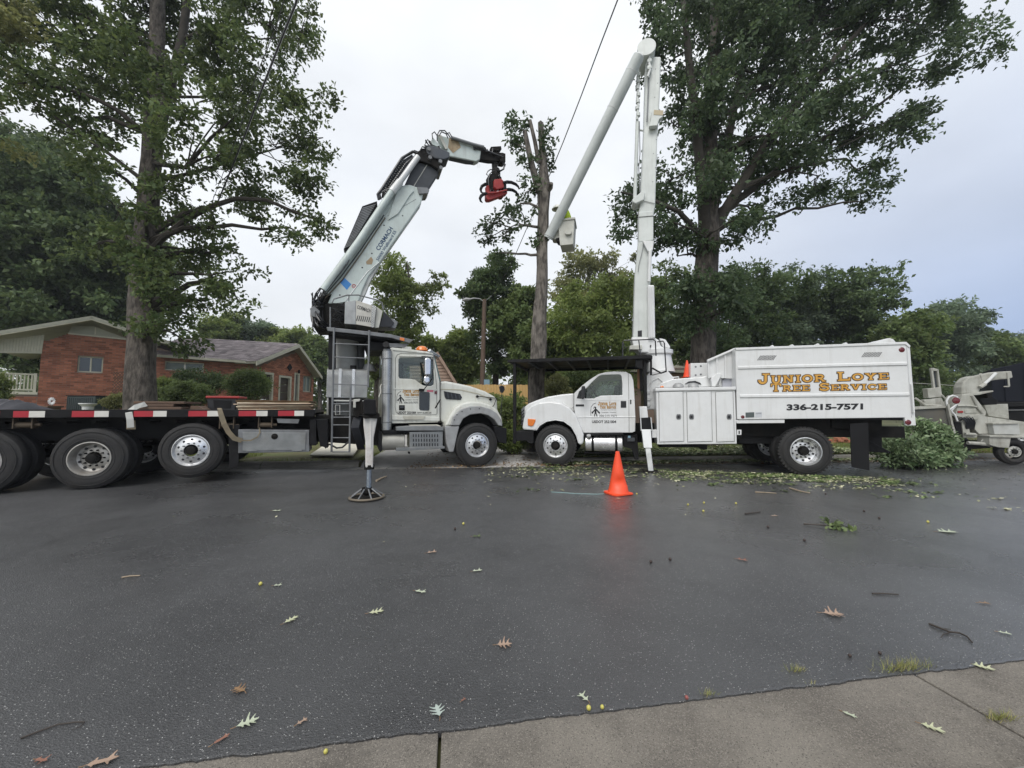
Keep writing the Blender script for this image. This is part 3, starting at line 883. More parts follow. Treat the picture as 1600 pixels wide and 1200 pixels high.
# roof of the long wing, between the gable and the garage
R0 = LW.q(300, 556, -.5); R1 = LW.q(402, 565, -.5)
ridge0 = LW.local(at(285, 527, 22.0)); ridge1 = LW.local(at(464, 537, 28.5))
roof_slab((R0[0] - 2.0, -.5, R0[1] - .05), (R1[0], -.5, R1[1]), ridge1, ridge0, .14, SHINGLE, SOFFIT, hs, 18)
MB().hexa([(R0[0] - .4, -.56, R0[1] - .17), (R1[0], -.56, R1[1] - .14), (R1[0], -.50, R1[1] - .14), (R0[0] - .4, -.50, R0[1] - .17)],
          [(R0[0] - .4, -.56, R0[1] - .05), (R1[0], -.56, R1[1] - .01), (R1[0], -.50, R1[1] - .01), (R0[0] - .4, -.50, R0[1] - .05)]).build('eave_gutter', TRIM, hs)
# garage gable, seen edge-on to the right
cA = LW.local(at(402, 567, 22.3))
ca = at(402, 567, 22.3)
GF = Frame(ca.x, ca.y, 82)
gh = thing('garage_wing', 'brick garage wing with two brown doors and a gable, right end of the house', 'garage', GF)
def gp(px, py, w=0): return GF.q(px, py, w)
L0, L1 = gp(404, 570), gp(490, 590)
AP = gp(466, 546)
g0 = .95
out2 = [(0.0, g0), (L1[0], g0), (L1[0], L1[1]), (AP[0], AP[1]), (0.0, L0[1])]
d1 = (gp(404, 580)[0] + .15, gp(427, 585)[0], g0, gp(425, 583)[1])
d2 = (gp(436, 586)[0], gp(455, 589)[0], g0, gp(455, 589)[1])
wn_ = (gp(474, 588)[0], gp(486, 612)[0], gp(480, 612)[1], gp(480, 588)[1])
dd_ = (gp(460, 584)[0], gp(468, 590)[0], g0, gp(464, 583)[1])
hol = [d1, d2, wn_, dd_]
wall_with_holes(out2, hol, 0, .25, MORTAR, gh)
brickwork([(0.0, g0), (L1[0], g0), (L1[0], L1[1] - .05), (AP[0], AP[1] - .1), (0.0, L0[1] - .05)], hol, 0, BRICKO, gh)
for d_ in (d1, d2):
    e = empty('garage_door', (0, 0, 0), 0, gh)
    nn = 5
    for i in range(nn):
        za, zb = d_[2] + (d_[3]-d_[2])*i/nn, d_[2] + (d_[3]-d_[2])*(i+1)/nn - .02
        MB().box(d_[0]+.1, d_[1]-.1, .14, .18, za, zb).build('door_panel', DOORB, e, bevel=.01)
    f = MB(); f.box(d_[0]-.02, d_[0]+.11, -.03, .13, d_[2], d_[3]); f.box(d_[1]-.11, d_[1]+.02, -.03, .13, d_[2], d_[3]); f.box(d_[0]-.02, d_[1]+.02, -.031, .13, d_[3]-.11, d_[3]+.02)
    f.build('frame', TRIM, e)
window(gh, *wn_, .08, CURT, split=1)
e = empty('entry_door', (0, 0, 0), 0, gh)
MB().box(dd_[0]+.1, dd_[1]-.1, .1, .15, dd_[2], dd_[3]-.1).build('door_leaf', GREY, e)
f = MB(); f.box(dd_[0], dd_[0]+.11, -.02, .12, dd_[2], dd_[3]); f.box(dd_[1]-.11, dd_[1], -.02, .12, dd_[2], dd_[3]); f.box(dd_[0], dd_[1], -.022, .12, dd_[3]-.1, dd_[3]+.02); f.build('frame', TRIM, e)
dc = gp(452, 574)
MB().prism([(dc[0]-.22, dc[1]), (dc[0], dc[1]-.25), (dc[0]+.22, dc[1]), (dc[0], dc[1]+.25)], -.06, -.013).build('gable_ornament', BLACK, gh)
lp = gp(464, 581); MB().lathe([(0, .0), (.06, .02), (.08, .16), (.03, .26), (0, .28)], (lp[0], -.16, lp[1]-.12), 10, 'z').build('wall_lantern', BLACK, gh)
# garage roof: two slopes, rake boards
e0, e1_, ra = gp(400, 565, -.5), gp(503, 588, -.5), gp(467, 538, -.5)
for p, q in ((e0, ra), (e1_, ra)):
    MB().prism([(p[0], p[1]-.22), (q[0], q[1]-.22), (q[0], q[1]), (p[0], p[1])], -.55, -.5).build('rake_board', TRIM, gh)
    roof_slab((p[0], -.52, p[1]+.02), (p[0], 7, p[1]+.02), (q[0], 7, q[1]+.02), (q[0], -.52, q[1]+.02), .14, SHINGLE, SOFFIT, gh, 12)

# --- siding house behind the cab, another roof behind the boom
sx = at(688, 560, 17.5)
SF = Frame(sx.x - 1.6, sx.y, 8)
sh_ = thing('siding_house', 'beige lap-sided gable house end behind the crane truck windshield', 'house', SF)
sp_ = SF.poly([(640, 660), (716, 660), (716, 603), (684, 551), (640, 560)])
MB().prism(sp_, .06, 4).build('wall', SIDING, sh_)
for yy in range(13):
    y0, y1 = 551 + yy*5, 551 + yy*5 + 4.4
    xr_ = 684 + (y0 - 551) / (603 - 551) * 32 if y0 < 603 else 716
    a, b, c, d = SF.q(640, y1), SF.q(xr_, y1), SF.q(xr_ - 1.5, y0), SF.q(640, y0)
    MB().hexa([(a[0], 0, a[1]), (b[0], 0, b[1]), (b[0], .06, b[1]), (a[0], .06, a[1])],
              [(d[0], .035, d[1]), (c[0], .035, c[1]), (c[0], .06, c[1]), (d[0], .06, d[1])]).build('siding_board', SIDING, sh_)
r0, r1 = SF.q(719, 606, -.2), SF.q(684, 549, -.2)
roof_slab((r0[0], -.2, r0[1]), (r0[0], 5, r0[1]), (r1[0], 5, r1[1]), (r1[0], -.2, r1[1]), .12, SHINGLEB, SIDING, sh_, 8)
BF = Frame(at(1000, 600, 22).x, 22, -4)
bh = thing('bungalow', 'brown-roofed bungalow seen behind the aerial lift turret', 'house', BF)
b0, b1, b2, b3 = BF.q(880, 575), BF.q(1170, 583), BF.q(1150, 556, 3.5), BF.q(900, 556, 3.5)
roof_slab((b0[0], 0, b0[1]), (b1[0], 0, b0[1]-.25), (b2[0], 3.5, b2[1]), (b3[0], 3.5, b2[1]), .16, SHINGLEB, TRIM, bh, 12)
MB().box(b0[0]+.5, b1[0]-.5, .6, 6.5, .2, b0[1]-.3).build('wall', SIDING, bh)
for q in (900, 1062, 1120):
    a, b = BF.q(q, 590, .6)[0], BF.q(q+22, 610, .6)[0]
    window(bh, a, b, BF.q(q, 612, .6)[1], BF.q(q, 592, .6)[1], .52, GLASS)
# timber fence
fn = Frame(at(745, 615, 19).x, 19, 3)
fe = thing('wooden_fence', 'yellow new timber board fence behind the front of the crane truck', 'fence', fn)
FENCE = island(mat('new_pine', (.58,.38,.15), .8, c2=(.48,.30,.12), scale=4, stretch=(5,5,1), bump=.2), .8, 1.15)
a, b = fn.q(640, 625)[0], fn.q(990, 625)[0]; zt = fn.q(770, 601)[1]; k = a; bd = None
while k < b:
    if bd is None:
        bd = MB().box(a, a+.135, 0, .02, .15, zt).build('fence_board', FENCE, fe); o = bd
    else:
        o = bd.copy(); col.objects.link(o); o.location.x = k - a
        o.location.z = random.Random(int(k*50)).uniform(-.015, .015)
    k += .142
MB().box(a, b, .021, .06, zt-.4, zt-.3).build('fence_rail', FENCE, fe)
# ================================================================== TREES AND SHRUBS
def bark(name, c, c2):
    m = mat(name, c, .92, c2=c2, scale=9, stretch=(1, 1, .35), bump=1.0, bscale=16, lo=.40, hi=.62, coords='Object')
    m.node_tree.nodes['Bump'].inputs['Distance'].default_value = .05
    return m
BARK = bark('oak_bark', (.125,.108,.092), (.038,.032,.027))
BARKL = bark('light_bark', (.19,.170,.148), (.06,.052,.045))
LIMB = mat('limb_bark', (.06,.052,.042), .95, c2=(.035,.03,.025), scale=6, bump=.5, bscale=20)
TWIG = mat('twig_bark', (.07,.055,.042), .9)
OAKL = leaf_mat('oak_leaf', (.050,.086,.028), (.112,.150,.052), .35)
OAKR = leaf_mat('dark_oak_leaf', (.036,.066,.030), (.088,.128,.058), .30)
LEAVES = [leaf_mat('leaf_dark', (.046,.082,.032), (.105,.148,.055), .30),
          leaf_mat('leaf_mid', (.075,.122,.038), (.150,.198,.070), .35),
          leaf_mat('leaf_light', (.115,.168,.044), (.205,.255,.085), .40),
          leaf_mat('leaf_bluish', (.080,.122,.074), (.150,.195,.120), .34),
          leaf_mat('leaf_olive', (.115,.135,.045), (.21,.22,.09), .38)]
def rnd_dirs(n, rg):
    v = rg.randn(n, 3); return v / np.linalg.norm(v, axis=1, keepdims=True)
def leaf_cloud(name, C, Rc, nper, size, m, parent, rg, wide=.55, flat=.55, droop=.25):
    """leaves in sprays about the clump centres C (radius Rc): each spray is a twig with leaves along it"""
    nc = len(C); nsp = max(3, nper // 9); per = max(3, nper // nsp)
    cen = np.repeat(C, nsp, 0); rr = np.repeat(Rc, nsp)[:, None]
    d = rnd_dirs(nc * nsp, rg); d[:, 2] = d[:, 2] * flat + .12
    sp0 = cen + d * rr * rg.uniform(.15, .75, (len(cen), 1)) * (1, 1, .8)
    ax = d * .7 + rnd_dirs(len(cen), rg) * .6; ax[:, 2] -= droop
    ax /= np.linalg.norm(ax, axis=1, keepdims=True)
    ln = rr * rg.uniform(.35, .75, (len(cen), 1))
    n = len(cen) * per
    s0 = np.repeat(sp0, per, 0); a = np.repeat(ax, per, 0); l = np.repeat(ln, per, 0)
    t = np.tile(np.linspace(.05, 1, per), len(cen))[:, None]
    P = s0 + a * l * t + rg.randn(n, 3) * size * .35
    q = rnd_dirs(n, rg); D = a * .6 + q * .9; D[:, 2] -= .15
    D /= np.linalg.norm(D, axis=1, keepdims=True)
    S = np.cross(D, rnd_dirs(n, rg) * .9 + (0, 0, .8)); S /= np.linalg.norm(S, axis=1, keepdims=True) + 1e-9
    N_ = np.cross(S, D)
    z = (size * rg.uniform(.6, 1.25, (n, 1)))
    wv = S * z * wide * .5
    v = np.stack([P, P + D*z*.55 + wv + N_*z*.10, P + D*z - N_*z*.05, P + D*z*.45 - wv + N_*z*.10], 1)
    o = quads(name, v, m, parent)
    return o, sp0, ax, ln
def limb(mb, a, b, r0, r1, rg, sag=.12, n=7, seg=7):
    a, b = Vector(a), Vector(b); L_ = (b - a).length
    off = Vector(rg.randn(3)) * L_ * sag * .6; pts = []; rs_ = []
    for i in range(n + 1):
        t = i / n
        p = a.lerp(b, t) + off * math.sin(PI * t) + Vector((0, 0, 1)) * L_ * sag * math.sin(PI * t)
        p += Vector(rg.randn(3)) * L_ * .012 * (0 < i < n)
        pts.append(p); rs_.append(r0 * (1-t) ** .8 + r1 * (1 - (1-t) ** .8))
    mb.tube(pts, rs_, seg)
    return pts
def trunk_tube(mb, pts, rg, n=20, flare=1.5, seg_len=.35, rough=.06):
    """knobbly tapered trunk through (point, radius)"""
    P = []; Rr = []
    for (p, r), (q, s) in zip(pts[:-1], pts[1:]):
        p, q = Vector(p), Vector(q); k = max(1, int((q-p).length / seg_len))
        for i in range(k): P.append(p.lerp(q, i/k)); Rr.append(r + (s-r)*i/k)
    P.append(Vector(pts[-1][0])); Rr.append(pts[-1][1])
    z0 = P[0].z
    ph = rg.uniform(0, 6, 4); vs = []
    for i, (p, r) in enumerate(zip(P, Rr)):
        fl = 1 + (flare - 1) * math.exp(-(p.z - z0) / .45)
        for k in range(n):
            t = 2*PI*k/n
            w = 1 + rough*math.sin(3*t + ph[0] + p.z*.5) + rough*.7*math.sin(5*t + ph[1] - p.z*.8) + rough*.6*math.sin(p.z*3+ph[2]+t) + rg.uniform(-1, 1)*rough*.4
            if fl > 1.05: w += (fl-1)*.35*math.sin(5*t + ph[3])
            vs.append((p.x + math.cos(t)*r*w*fl, p.y + math.sin(t)*r*w*fl, p.z))
    m = len(P)
    fs = [(i*n+k, i*n+(k+1) % n, (i+1)*n+(k+1) % n, (i+1)*n+k) for i in range(m-1) for k in range(n)] + [tuple(range((m-1)*n, m*n))]
    mb.add(vs, fs)
    return P, Rr
def tree(name, label, cat, trunk, blobs, seed, leafm, size=.15, rc=.62, dens=.55, nper=120, barkm=None, group=None, extra=(), twigs=True, minz=-99, limb_r=.34, attach=.25, flare=1.5, rough=.06, gap=0.0):
    """trunk = [(point, radius)...]; blobs = [(centre, (rx, ry, rz))...]; extra = limbs [(points, radii)]"""
    rg = np.random.RandomState(seed); barkm = barkm or BARK
    base = Vector(trunk[0][0])
    e = thing(name, label, cat, None, (base.x, base.y, base.z), 0, group)
    sh = lambda p: Vector(p) - base
    mb = MB(); P, Rr = trunk_tube(mb, [(sh(p), r) for p, r in trunk], rg, flare=flare, rough=rough)
    mb.build('trunk', barkm, e, smooth=True)
    lb = MB(); allp = list(P); allr = list(Rr)
    for pts, rr in extra:
        q = [sh(p) for p in pts]; lb.tube(q, rr, 10)
        allp += q; allr += list(rr)
    CC = []; RC = []
    zs = np.array([p.z for p in P])
    for c, rad in blobs:
        c = np.array(sh(c)); rad = np.array(rad, float)
        V = 4.19 * rad.prod(); k = max(2, int(dens * V / (4.19 * rc**3)))
        d = rnd_dirs(k, rg) * (rg.uniform(0, 1, (k, 1)) ** .42)
        if gap:
            f = np.sin(d[:, 0]*5+seed) * np.sin(d[:, 2]*6+seed*2) * np.sin(d[:, 1]*5+1); d = d[f < gap]; k = len(d)
        cc = c + d * rad
        keep = cc[:, 2] > minz; cc = cc[keep]
        if not len(cc): continue
        CC.append(cc); RC.append(rc * rg.uniform(.7, 1.3, len(cc)))
        # limb from the trunk to the blob, then boughs to the clumps
        cv = Vector(c)
        tgt = cv.z - attach * (cv - Vector((0, 0, cv.z))).length
        best = min(range(len(allp)), key=lambda i: (allp[i] - Vector((cv.x*.25, cv.y*.25, tgt))).length + .3*(allp[i]-cv).length)
        r0 = max(.025, min(allr[best] * limb_r, .03 * (allp[best]-cv).length + .03))
        pts = limb(lb, allp[best], cv, r0, r0*.3, rg)
        if twigs:
            for q in cc[::1]:
                q = Vector(q); j = min(range(len(pts)), key=lambda i: (pts[i]-q).length + (.3 if i == 0 else 0))
                if (pts[j]-q).length > .15: limb(lb, pts[j], q, .018 + r0*.12, .006, rg, n=4, seg=4)
    lb.build('branches', LIMB if barkm is BARK else barkm, e, smooth=True)
    C = np.concatenate(CC); Rc = np.concatenate(RC)
    leaf_cloud('crown', C, Rc, nper, size, leafm, e, rg)
    return e
def bl(px, py, Y, rx, ry, dy=0.0, depth=1.0):
    """blob from photo centre and half sizes in photo pixels at distance Y"""
    s = Y / F
    return (at(px, py, Y + dy), (rx * s, (rx + ry) * .5 * s * depth, ry * s))

# --- large oak at the left, in front of the brick house
YL = 12.5
base_ = gnd(222, 660); bx = at(222, 640, YL)
tl = [(Vector((bx.x, YL, hz(bx.x, YL) - .05)), .42), (at(221, 560, YL), .375), (at(225, 420, YL), .33), (at(232, 300, YL), .28), (at(240, 180, YL), .25), (at(246, 60, YL), .21), (at(252, -120, YL), .17), (at(262, -420, YL), .10)]
ex = [([at(246, 215, YL), at(262, 150, YL+.1), at(285, 60, YL+.3), at(300, -60, YL+.5), at(330, -260, YL+.8)], [.17, .15, .13, .11, .05]),
      ([at(238, 255, YL), at(290, 262, YL-.4), at(330, 215, YL-.8), at(370, 180, YL-1)], [.085, .065, .045, .02]),
      ([at(236, 285, YL), at(300, 270, YL+.4), at(370, 250, YL+.8), at(440, 230, YL+1)], [.075, .055, .04, .02]),
      ([at(234, 290, YL), at(170, 240, YL-.3), at(110, 200, YL-.6), at(40, 150, YL-.8)], [.075, .055, .04, .02])]
B = [bl(232, 335, YL, 34, 26, -1.2), bl(238, 190, YL, 36, 30, -1.3), bl(245, 85, YL, 40, 34, -1.2), bl(225, 430, YL, 26, 20, -1.0), bl(228, 150, YL, 60, 40, 1.2), bl(340, 395, YL, 48, 36, .3), bl(365, 455, YL, 26, 26, 0), bl(320, 470, YL, 48, 40, .2), bl(270, 520, YL, 50, 22, -.6), bl(280, 360, YL, 55, 36, .8), bl(350, 280, YL, 60, 34, .5), bl(60, 130, YL, 75, 55, -1.2), bl(130, 200, YL, 75, 50, .4), bl(20, 40, YL, 80, 60, .5), bl(160, 60, YL, 70, 70, 0), bl(250, 60, YL, 80, 80, 1.0),
     bl(340, 60, YL, 75, 70, -.8), bl(420, 40, YL, 70, 55, .5), bl(470, 60, YL, 45, 45, .2), bl(380, 140, YL, 80, 55, 1.0), bl(470, 165, YL, 60, 45, -.6),
     bl(310, 160, YL, 70, 50, -1.4), bl(430, 230, YL, 75, 50, .8), bl(505, 215, YL, 38, 35, 0), bl(340, 245, YL, 70, 42, -1.0), bl(400, 300, YL, 70, 40, 1.2),
     bl(490, 290, YL, 50, 45, -.4), bl(450, 355, YL, 48, 38, .5), bl(500, 345, YL, 30, 30, .2), bl(180, 130, YL, 75, 60, 1.5), bl(150, 260, YL, 60, 42, -1.2),
     bl(330, 330, YL, 40, 28, -.5), bl(300, 390, YL, 60, 42, .6), bl(330, 430, YL, 42, 40, -.3), bl(255, 440, YL, 55, 40, -1.0), bl(290, 490, YL, 50, 36, .4), bl(210, 410, YL, 50, 45, -.8),
     bl(160, 380, YL, 50, 50, 1.0), bl(230, 510, YL, 42, 25, -.8), bl(185, 330, YL, 45, 45, .8), bl(250, 275, YL, 50, 35, -1.3), bl(200, 100, YL, 60, 50, -1.2), bl(100, 20, YL, 60, 50, -1.0),
     bl(250, -70, YL, 140, 70, 0), bl(400, -60, YL, 90, 60, 0), bl(90, -80, YL, 120, 70, 0), bl(250, -240, YL, 180, 110, 0), bl(250, -420, YL, 120, 80, 0)]
tree('oak_tree', 'large oak with thick grey trunk standing before the brick house', 'tree', tl, B, 11, OAKL, flare=1.22, size=.165, rc=.56, dens=.85, nper=175, extra=ex)

# --- oak overhead at the far left edge: trunk outside the picture
bx = at(-330, 640, 11.0)
tree('oak_tree', 'oak whose leafy boughs enter at the top left corner', 'tree',
     [(Vector((bx.x, 11, hz(bx.x, 11)-.05)), .35), (at(-330, 300, 11), .28), (at(-310, -100, 11), .16)],
     [bl(-60, 60, 11, 110, 80, 0), bl(10, 10, 11, 60, 50, .4), bl(-10, 170, 11, 40, 50, .3), bl(-120, 180, 11, 120, 70, 0), bl(-200, -60, 11, 200, 120, 0)],
     12, LEAVES[4], size=.16, rc=.55, dens=.8, nper=150)

# --- big oak at the right, behind the aerial lift
YR = 13.5
bx = at(1097, 640, YR)
tr_ = [(Vector((bx.x, YR, hz(bx.x, YR) - .05)), .44), (at(1097, 560, YR), .41), (at(1100, 450, YR), .40), (at(1106, 380, YR), .37), (at(1108, 300, YR), .28), (at(1110, 200, YR), .24), (at(1116, 60, YR), .19), (at(1125, -200, YR), .10)]
ex = [([at(1104, 390, YR), at(1098, 300, YR-.3), at(1088, 200, YR-.5), at(1075, 80, YR-.7), at(1060, -80, YR-.8)], [.24, .19, .15, .12, .05]),
      ([at(1108, 370, YR), at(1150, 300, YR-.2), at(1200, 220, YR-.3), at(1270, 130, YR-.4), at(1350, 40, YR-.5), at(1420, -40, YR-.5)], [.22, .17, .14, .11, .08, .04]),
      ([at(1112, 340, YR), at(1170, 300, YR+.4), at(1250, 235, YR+.8), at(1340, 190, YR+1), at(1430, 120, YR+1)], [.16, .13, .10, .07, .03]),
      ([at(1108, 350, YR), at(1130, 260, YR+.3), at(1150, 150, YR+.5), at(1180, 20, YR+.8), at(1210, -120, YR+1)], [.20, .16, .13, .10, .05]),
      ([at(1106, 380, YR), at(1060, 330, YR-.6), at(1010, 310, YR-1), at(970, 300, YR-1)], [.12, .08, .05, .03])]
B = [bl(1060, 40, YR, 60, 55, -.6), bl(1040, 110, YR, 45, 45, .5), bl(1120, 50, YR, 70, 70, .8), bl(1190, 40, YR, 75, 60, -.6), bl(1270, 30, YR, 80, 60, .8), bl(1360, 40, YR, 80, 55, -.3), bl(1450, 40, YR, 75, 50, .5),
     bl(1515, 50, YR, 42, 36, 0), bl(1490, 100, YR, 48, 34, .2), bl(1420, 105, YR, 60, 35, -.4), bl(1110, 150, YR, 65, 60, -1), bl(1190, 130, YR, 75, 60, 1), bl(1270, 130, YR, 75, 50, -.8), bl(1340, 150, YR, 50, 40, .4),
     bl(1060, 200, YR, 50, 50, 0), bl(1130, 230, YR, 65, 50, .9), bl(1210, 215, YR, 70, 50, -.9), bl(1290, 205, YR, 70, 45, .6), bl(1370, 200, YR, 60, 42, -.2), bl(1425, 200, YR, 42, 38, .3), bl(1445, 165, YR, 34, 24, 0),
     bl(1050, 280, YR, 55, 45, .4), bl(990, 320, YR, 50, 38, -.3), bl(965, 340, YR, 30, 26, 0), bl(1040, 350, YR, 50, 40, -.5), bl(1120, 290, YR, 60, 35, -1.2), bl(1200, 280, YR, 60, 35, .6), bl(1280, 275, YR, 65, 38, -.3),
     bl(1350, 270, YR, 48, 36, .3), bl(1345, 315, YR, 34, 24, .1), bl(1180, 335, YR, 45, 22, .5), bl(1060, 400, YR, 42, 30, 0), bl(1150, 375, YR, 40, 22, -.4), bl(1105, 440, YR, 45, 34, -1.3), bl(1125, 490, YR, 42, 34, -1.2), bl(1085, 480, YR, 36, 30, -1.1), bl(1150, 440, YR, 36, 34, .3), bl(1060, 350, YR, 45, 34, -1.2), bl(1120, 360, YR, 50, 28, -1.3), bl(1110, 455, YR, 55, 48, -.5), bl(1140, 500, YR, 26, 30, .2), bl(1090, 500, YR, 36, 24, -.7),
     bl(1240, -60, YR, 200, 60, 0), bl(1400, -30, YR, 120, 45, .3), bl(1100, -90, YR, 120, 70, 0), bl(1200, -220, YR, 220, 100, 0)]
tree('oak_tree', 'tall oak with forked trunk rising behind the aerial lift, crown spreading right', 'tree', tr_, B, 21, OAKR, size=.17, rc=.58, dens=1.05, nper=190, extra=ex)

# --- trunk being cut down, between the two trucks
YS = 11.8
bx = at(834, 640, YS)
ts = [(Vector((bx.x, YS, hz(bx.x, YS) - .05)), .24), (at(840, 560, YS), .215), (at(845, 480, YS), .195), (at(848, 400, YS), .165), (at(849, 330, YS), .16), (at(851, 292, YS), .20), (at(850, 268, YS), .13), (at(847, 230, YS), .105), (at(845, 192, YS), .088)]
ex = [([at(843, 300, YS), at(832, 262, YS-.1), at(826, 235, YS-.15), at(820, 205, YS-.2)], [.13, .10, .085, .07]),
      ([at(842, 255, YS), at(836, 222, YS-.25), at(828, 188, YS-.3)], [.075, .065, .055]),
      ([at(852, 300, YS), at(860, 292, YS-.2), at(861, 286, YS-.3)], [.13, .09, .07]),
      ([at(842, 325, YS), at(828, 318, YS), at(812, 318, YS)], [.05, .035, .02]),
      ([at(841, 355, YS), at(820, 352, YS), at(800, 358, YS), at(782, 370, YS)], [.045, .035, .025, .012])]
B = [bl(805, 200, YS, 16, 14), bl(798, 188, YS, 9, 8), bl(815, 222, YS, 15, 12, .3), bl(858, 240, YS, 10, 12), bl(856, 208, YS, 9, 10, -.2), bl(820, 255, YS, 12, 13, -.2), bl(800, 224, YS, 9, 10), bl(853, 258, YS, 8, 10, .2),
     bl(822, 300, YS, 20, 16), bl(800, 325, YS, 24, 16, .3), bl(780, 340, YS, 20, 18), bl(812, 330, YS, 20, 14, -.3), bl(790, 360, YS, 25, 16), bl(763, 372, YS, 16, 12, .2), bl(830, 290, YS, 12, 12), bl(775, 395, YS, 22, 14, .2), bl(835, 372, YS, 8, 10), bl(756, 350, YS, 9, 9)]
tree('tree_being_felled', 'bare topped tree trunk with few leafy limbs between grapple and lift bucket', 'tree', ts, B, 31, OAKR, size=.14, rc=.30, dens=.85, nper=64, barkm=BARKL, extra=ex, limb_r=.3, attach=.1, flare=1.3, rough=.13)

# --- woods and garden trees behind, each with trunk and crown
def back_tree(cx, top, bot, wpx, Y, li, seed, label, name='tree', airy=1.0, size=.30, shape=1.0, nper=100, group='trees standing behind the houses and trucks', trunk_r=.22):
    rg = np.random.RandomState(seed)
    s = Y / F; blobs = []
    hh = (bot - top)
    nb = 13
    for i in range(nb):
        f = (i + .5) / nb
        yy = top + hh * (.10 + .82 * f)
        env = math.sin(PI * min(1, (f * .86 + .14)) ** (.75 * shape)) ** .6
        off = (rg.uniform(-1, 1)) * env * wpx * .34
        r = wpx * (.20 + .14 * env) * rg.uniform(.85, 1.15)
        blobs.append((at(cx + off, yy, Y + rg.uniform(-1, 1) * wpx * s * .2), (r*s, r*s, r*s*.78)))
    blobs.append((at(cx, top + wpx*.14, Y), (wpx*.17*s, wpx*.17*s, wpx*.14*s)))
    b = at(cx, 640, Y); z0 = hz(b.x, Y)
    trk = [(Vector((b.x, Y, z0 - .1)), trunk_r), (at(cx, (top + bot*2) / 3, Y), trunk_r*.75), (at(cx + rg.uniform(-.08, .08)*wpx, top + hh*.25, Y), trunk_r*.3), (at(cx, top + 8, Y), .03)]
    rc = min(.75, wpx * s * .12)
    return tree(name, label, 'tree', trk, blobs, seed, LEAVES[li], size=size, rc=rc, dens=.85*airy, nper=int(nper*1.3), group=group, limb_r=.5, twigs=airy < .9, gap=.25 if airy < .9 else 0)
back_tree(70, 215, 560, 330, 25, 0, 41, 'huge dark tree rising behind the left end of the brick house', size=.34, nper=120)
back_tree(-120, 250, 560, 300, 32, 0, 42, 'dark tree cut off by the left picture edge behind the porch', size=.36)
back_tree(205, 330, 540, 150, 34, 1, 43, 'mid-green tree half hidden behind the big left oak trunk', size=.34)
back_tree(345, 500, 560, 70, 44, 2, 44, 'pale low tree above the left part of the grey roof', size=.38)
back_tree(398, 508, 560, 66, 46, 3, 45, 'small bluish tree above the middle of the grey roof', size=.38)
back_tree(450, 516, 572, 66, 45, 2, 46, 'low light tree above the garage ridge', size=.38)
back_tree(500, 530, 600, 60, 44, 1, 47, 'low tree right of the garage gable', size=.38)
back_tree(636, 400, 590, 108, 22, 2, 48, 'tall airy yellow-green tree behind the crane cab', airy=.85, size=.20, nper=110)
back_tree(590, 470, 600, 60, 24, 2, 49, 'thin airy tree left of the crane boom foot', airy=.7, size=.19, nper=90)
back_tree(775, 393, 600, 100, 24, 0, 50, 'dark evergreen tree behind the wooden street light pole', size=.24, nper=120)
back_tree(812, 440, 620, 80, 22, 1, 51, 'mid-green tree just left of the trunk being felled', size=.26)
back_tree(712, 515, 612, 74, 26, 2, 52, 'light green bushy tree left of the street light pole', size=.28)
back_tree(928, 436, 640, 150, 19, 2, 53, 'broad light green tree in the middle right of the bare trunk', size=.20, nper=120)
back_tree(930, 388, 560, 130, 33, 4, 54, 'tall olive tree top above the broad light green tree', size=.30, airy=.8)
back_tree(850, 500, 640, 70, 20, 1, 55, 'small green tree behind the base of the bare trunk', size=.22)
back_tree(1040, 415, 620, 110, 26, 1, 56, 'dark green tree directly behind the lower lift boom', size=.28)
back_tree(1180, 412, 600, 140, 27, 0, 57, 'dark tree left of centre above the chip box', size=.28)
back_tree(1265, 425, 600, 130, 29, 3, 58, 'bluish-green tree above the middle of the chip box', size=.29)
back_tree(1345, 420, 600, 120, 27, 0, 59, 'dark rounded tree above the rear of the chip box', size=.28)
back_tree(1425, 480, 640, 110, 24, 1, 60, 'green tree behind the chipper infeed post', size=.27)
back_tree(1475, 466, 640, 100, 31, 3, 61, 'pointed bluish tree behind the chipper chute', size=.28, shape=.7)
back_tree(1540, 515, 650, 90, 33, 1, 62, 'low tree between the chipper chute and dark truck', size=.32)
back_tree(1600, 520, 650, 110, 36, 3, 63, 'bluish tree at the right picture edge above the dark truck', size=.34)
back_tree(1700, 500, 650, 160, 34, 1, 64, 'tree beyond the right edge of the picture', size=.34)
back_tree(1120, 500, 640, 80, 23, 0, 65, 'dark low tree beside the right oak trunk', size=.26)
back_tree(1000, 520, 640, 90, 24, 1, 66, 'low dense tree left of the lift turret', size=.26)
# --- far wood closing the view
def far_wood():
    rg = np.random.RandomState(5); n = 900
    x = rg.uniform(-110, 130, n); y = rg.uniform(46, 62, n); z = rg.uniform(.5, 7.0, n) 
    C = np.stack([x, y, z], 1)
    o, *_ = leaf_cloud('far_wood', C, np.full(n, 2.0), 60, .75, LEAVES[1], None, rg)
    tag(o, 'distant belt of woodland closing the view behind everything', 'woodland', kind='stuff')
far_wood()
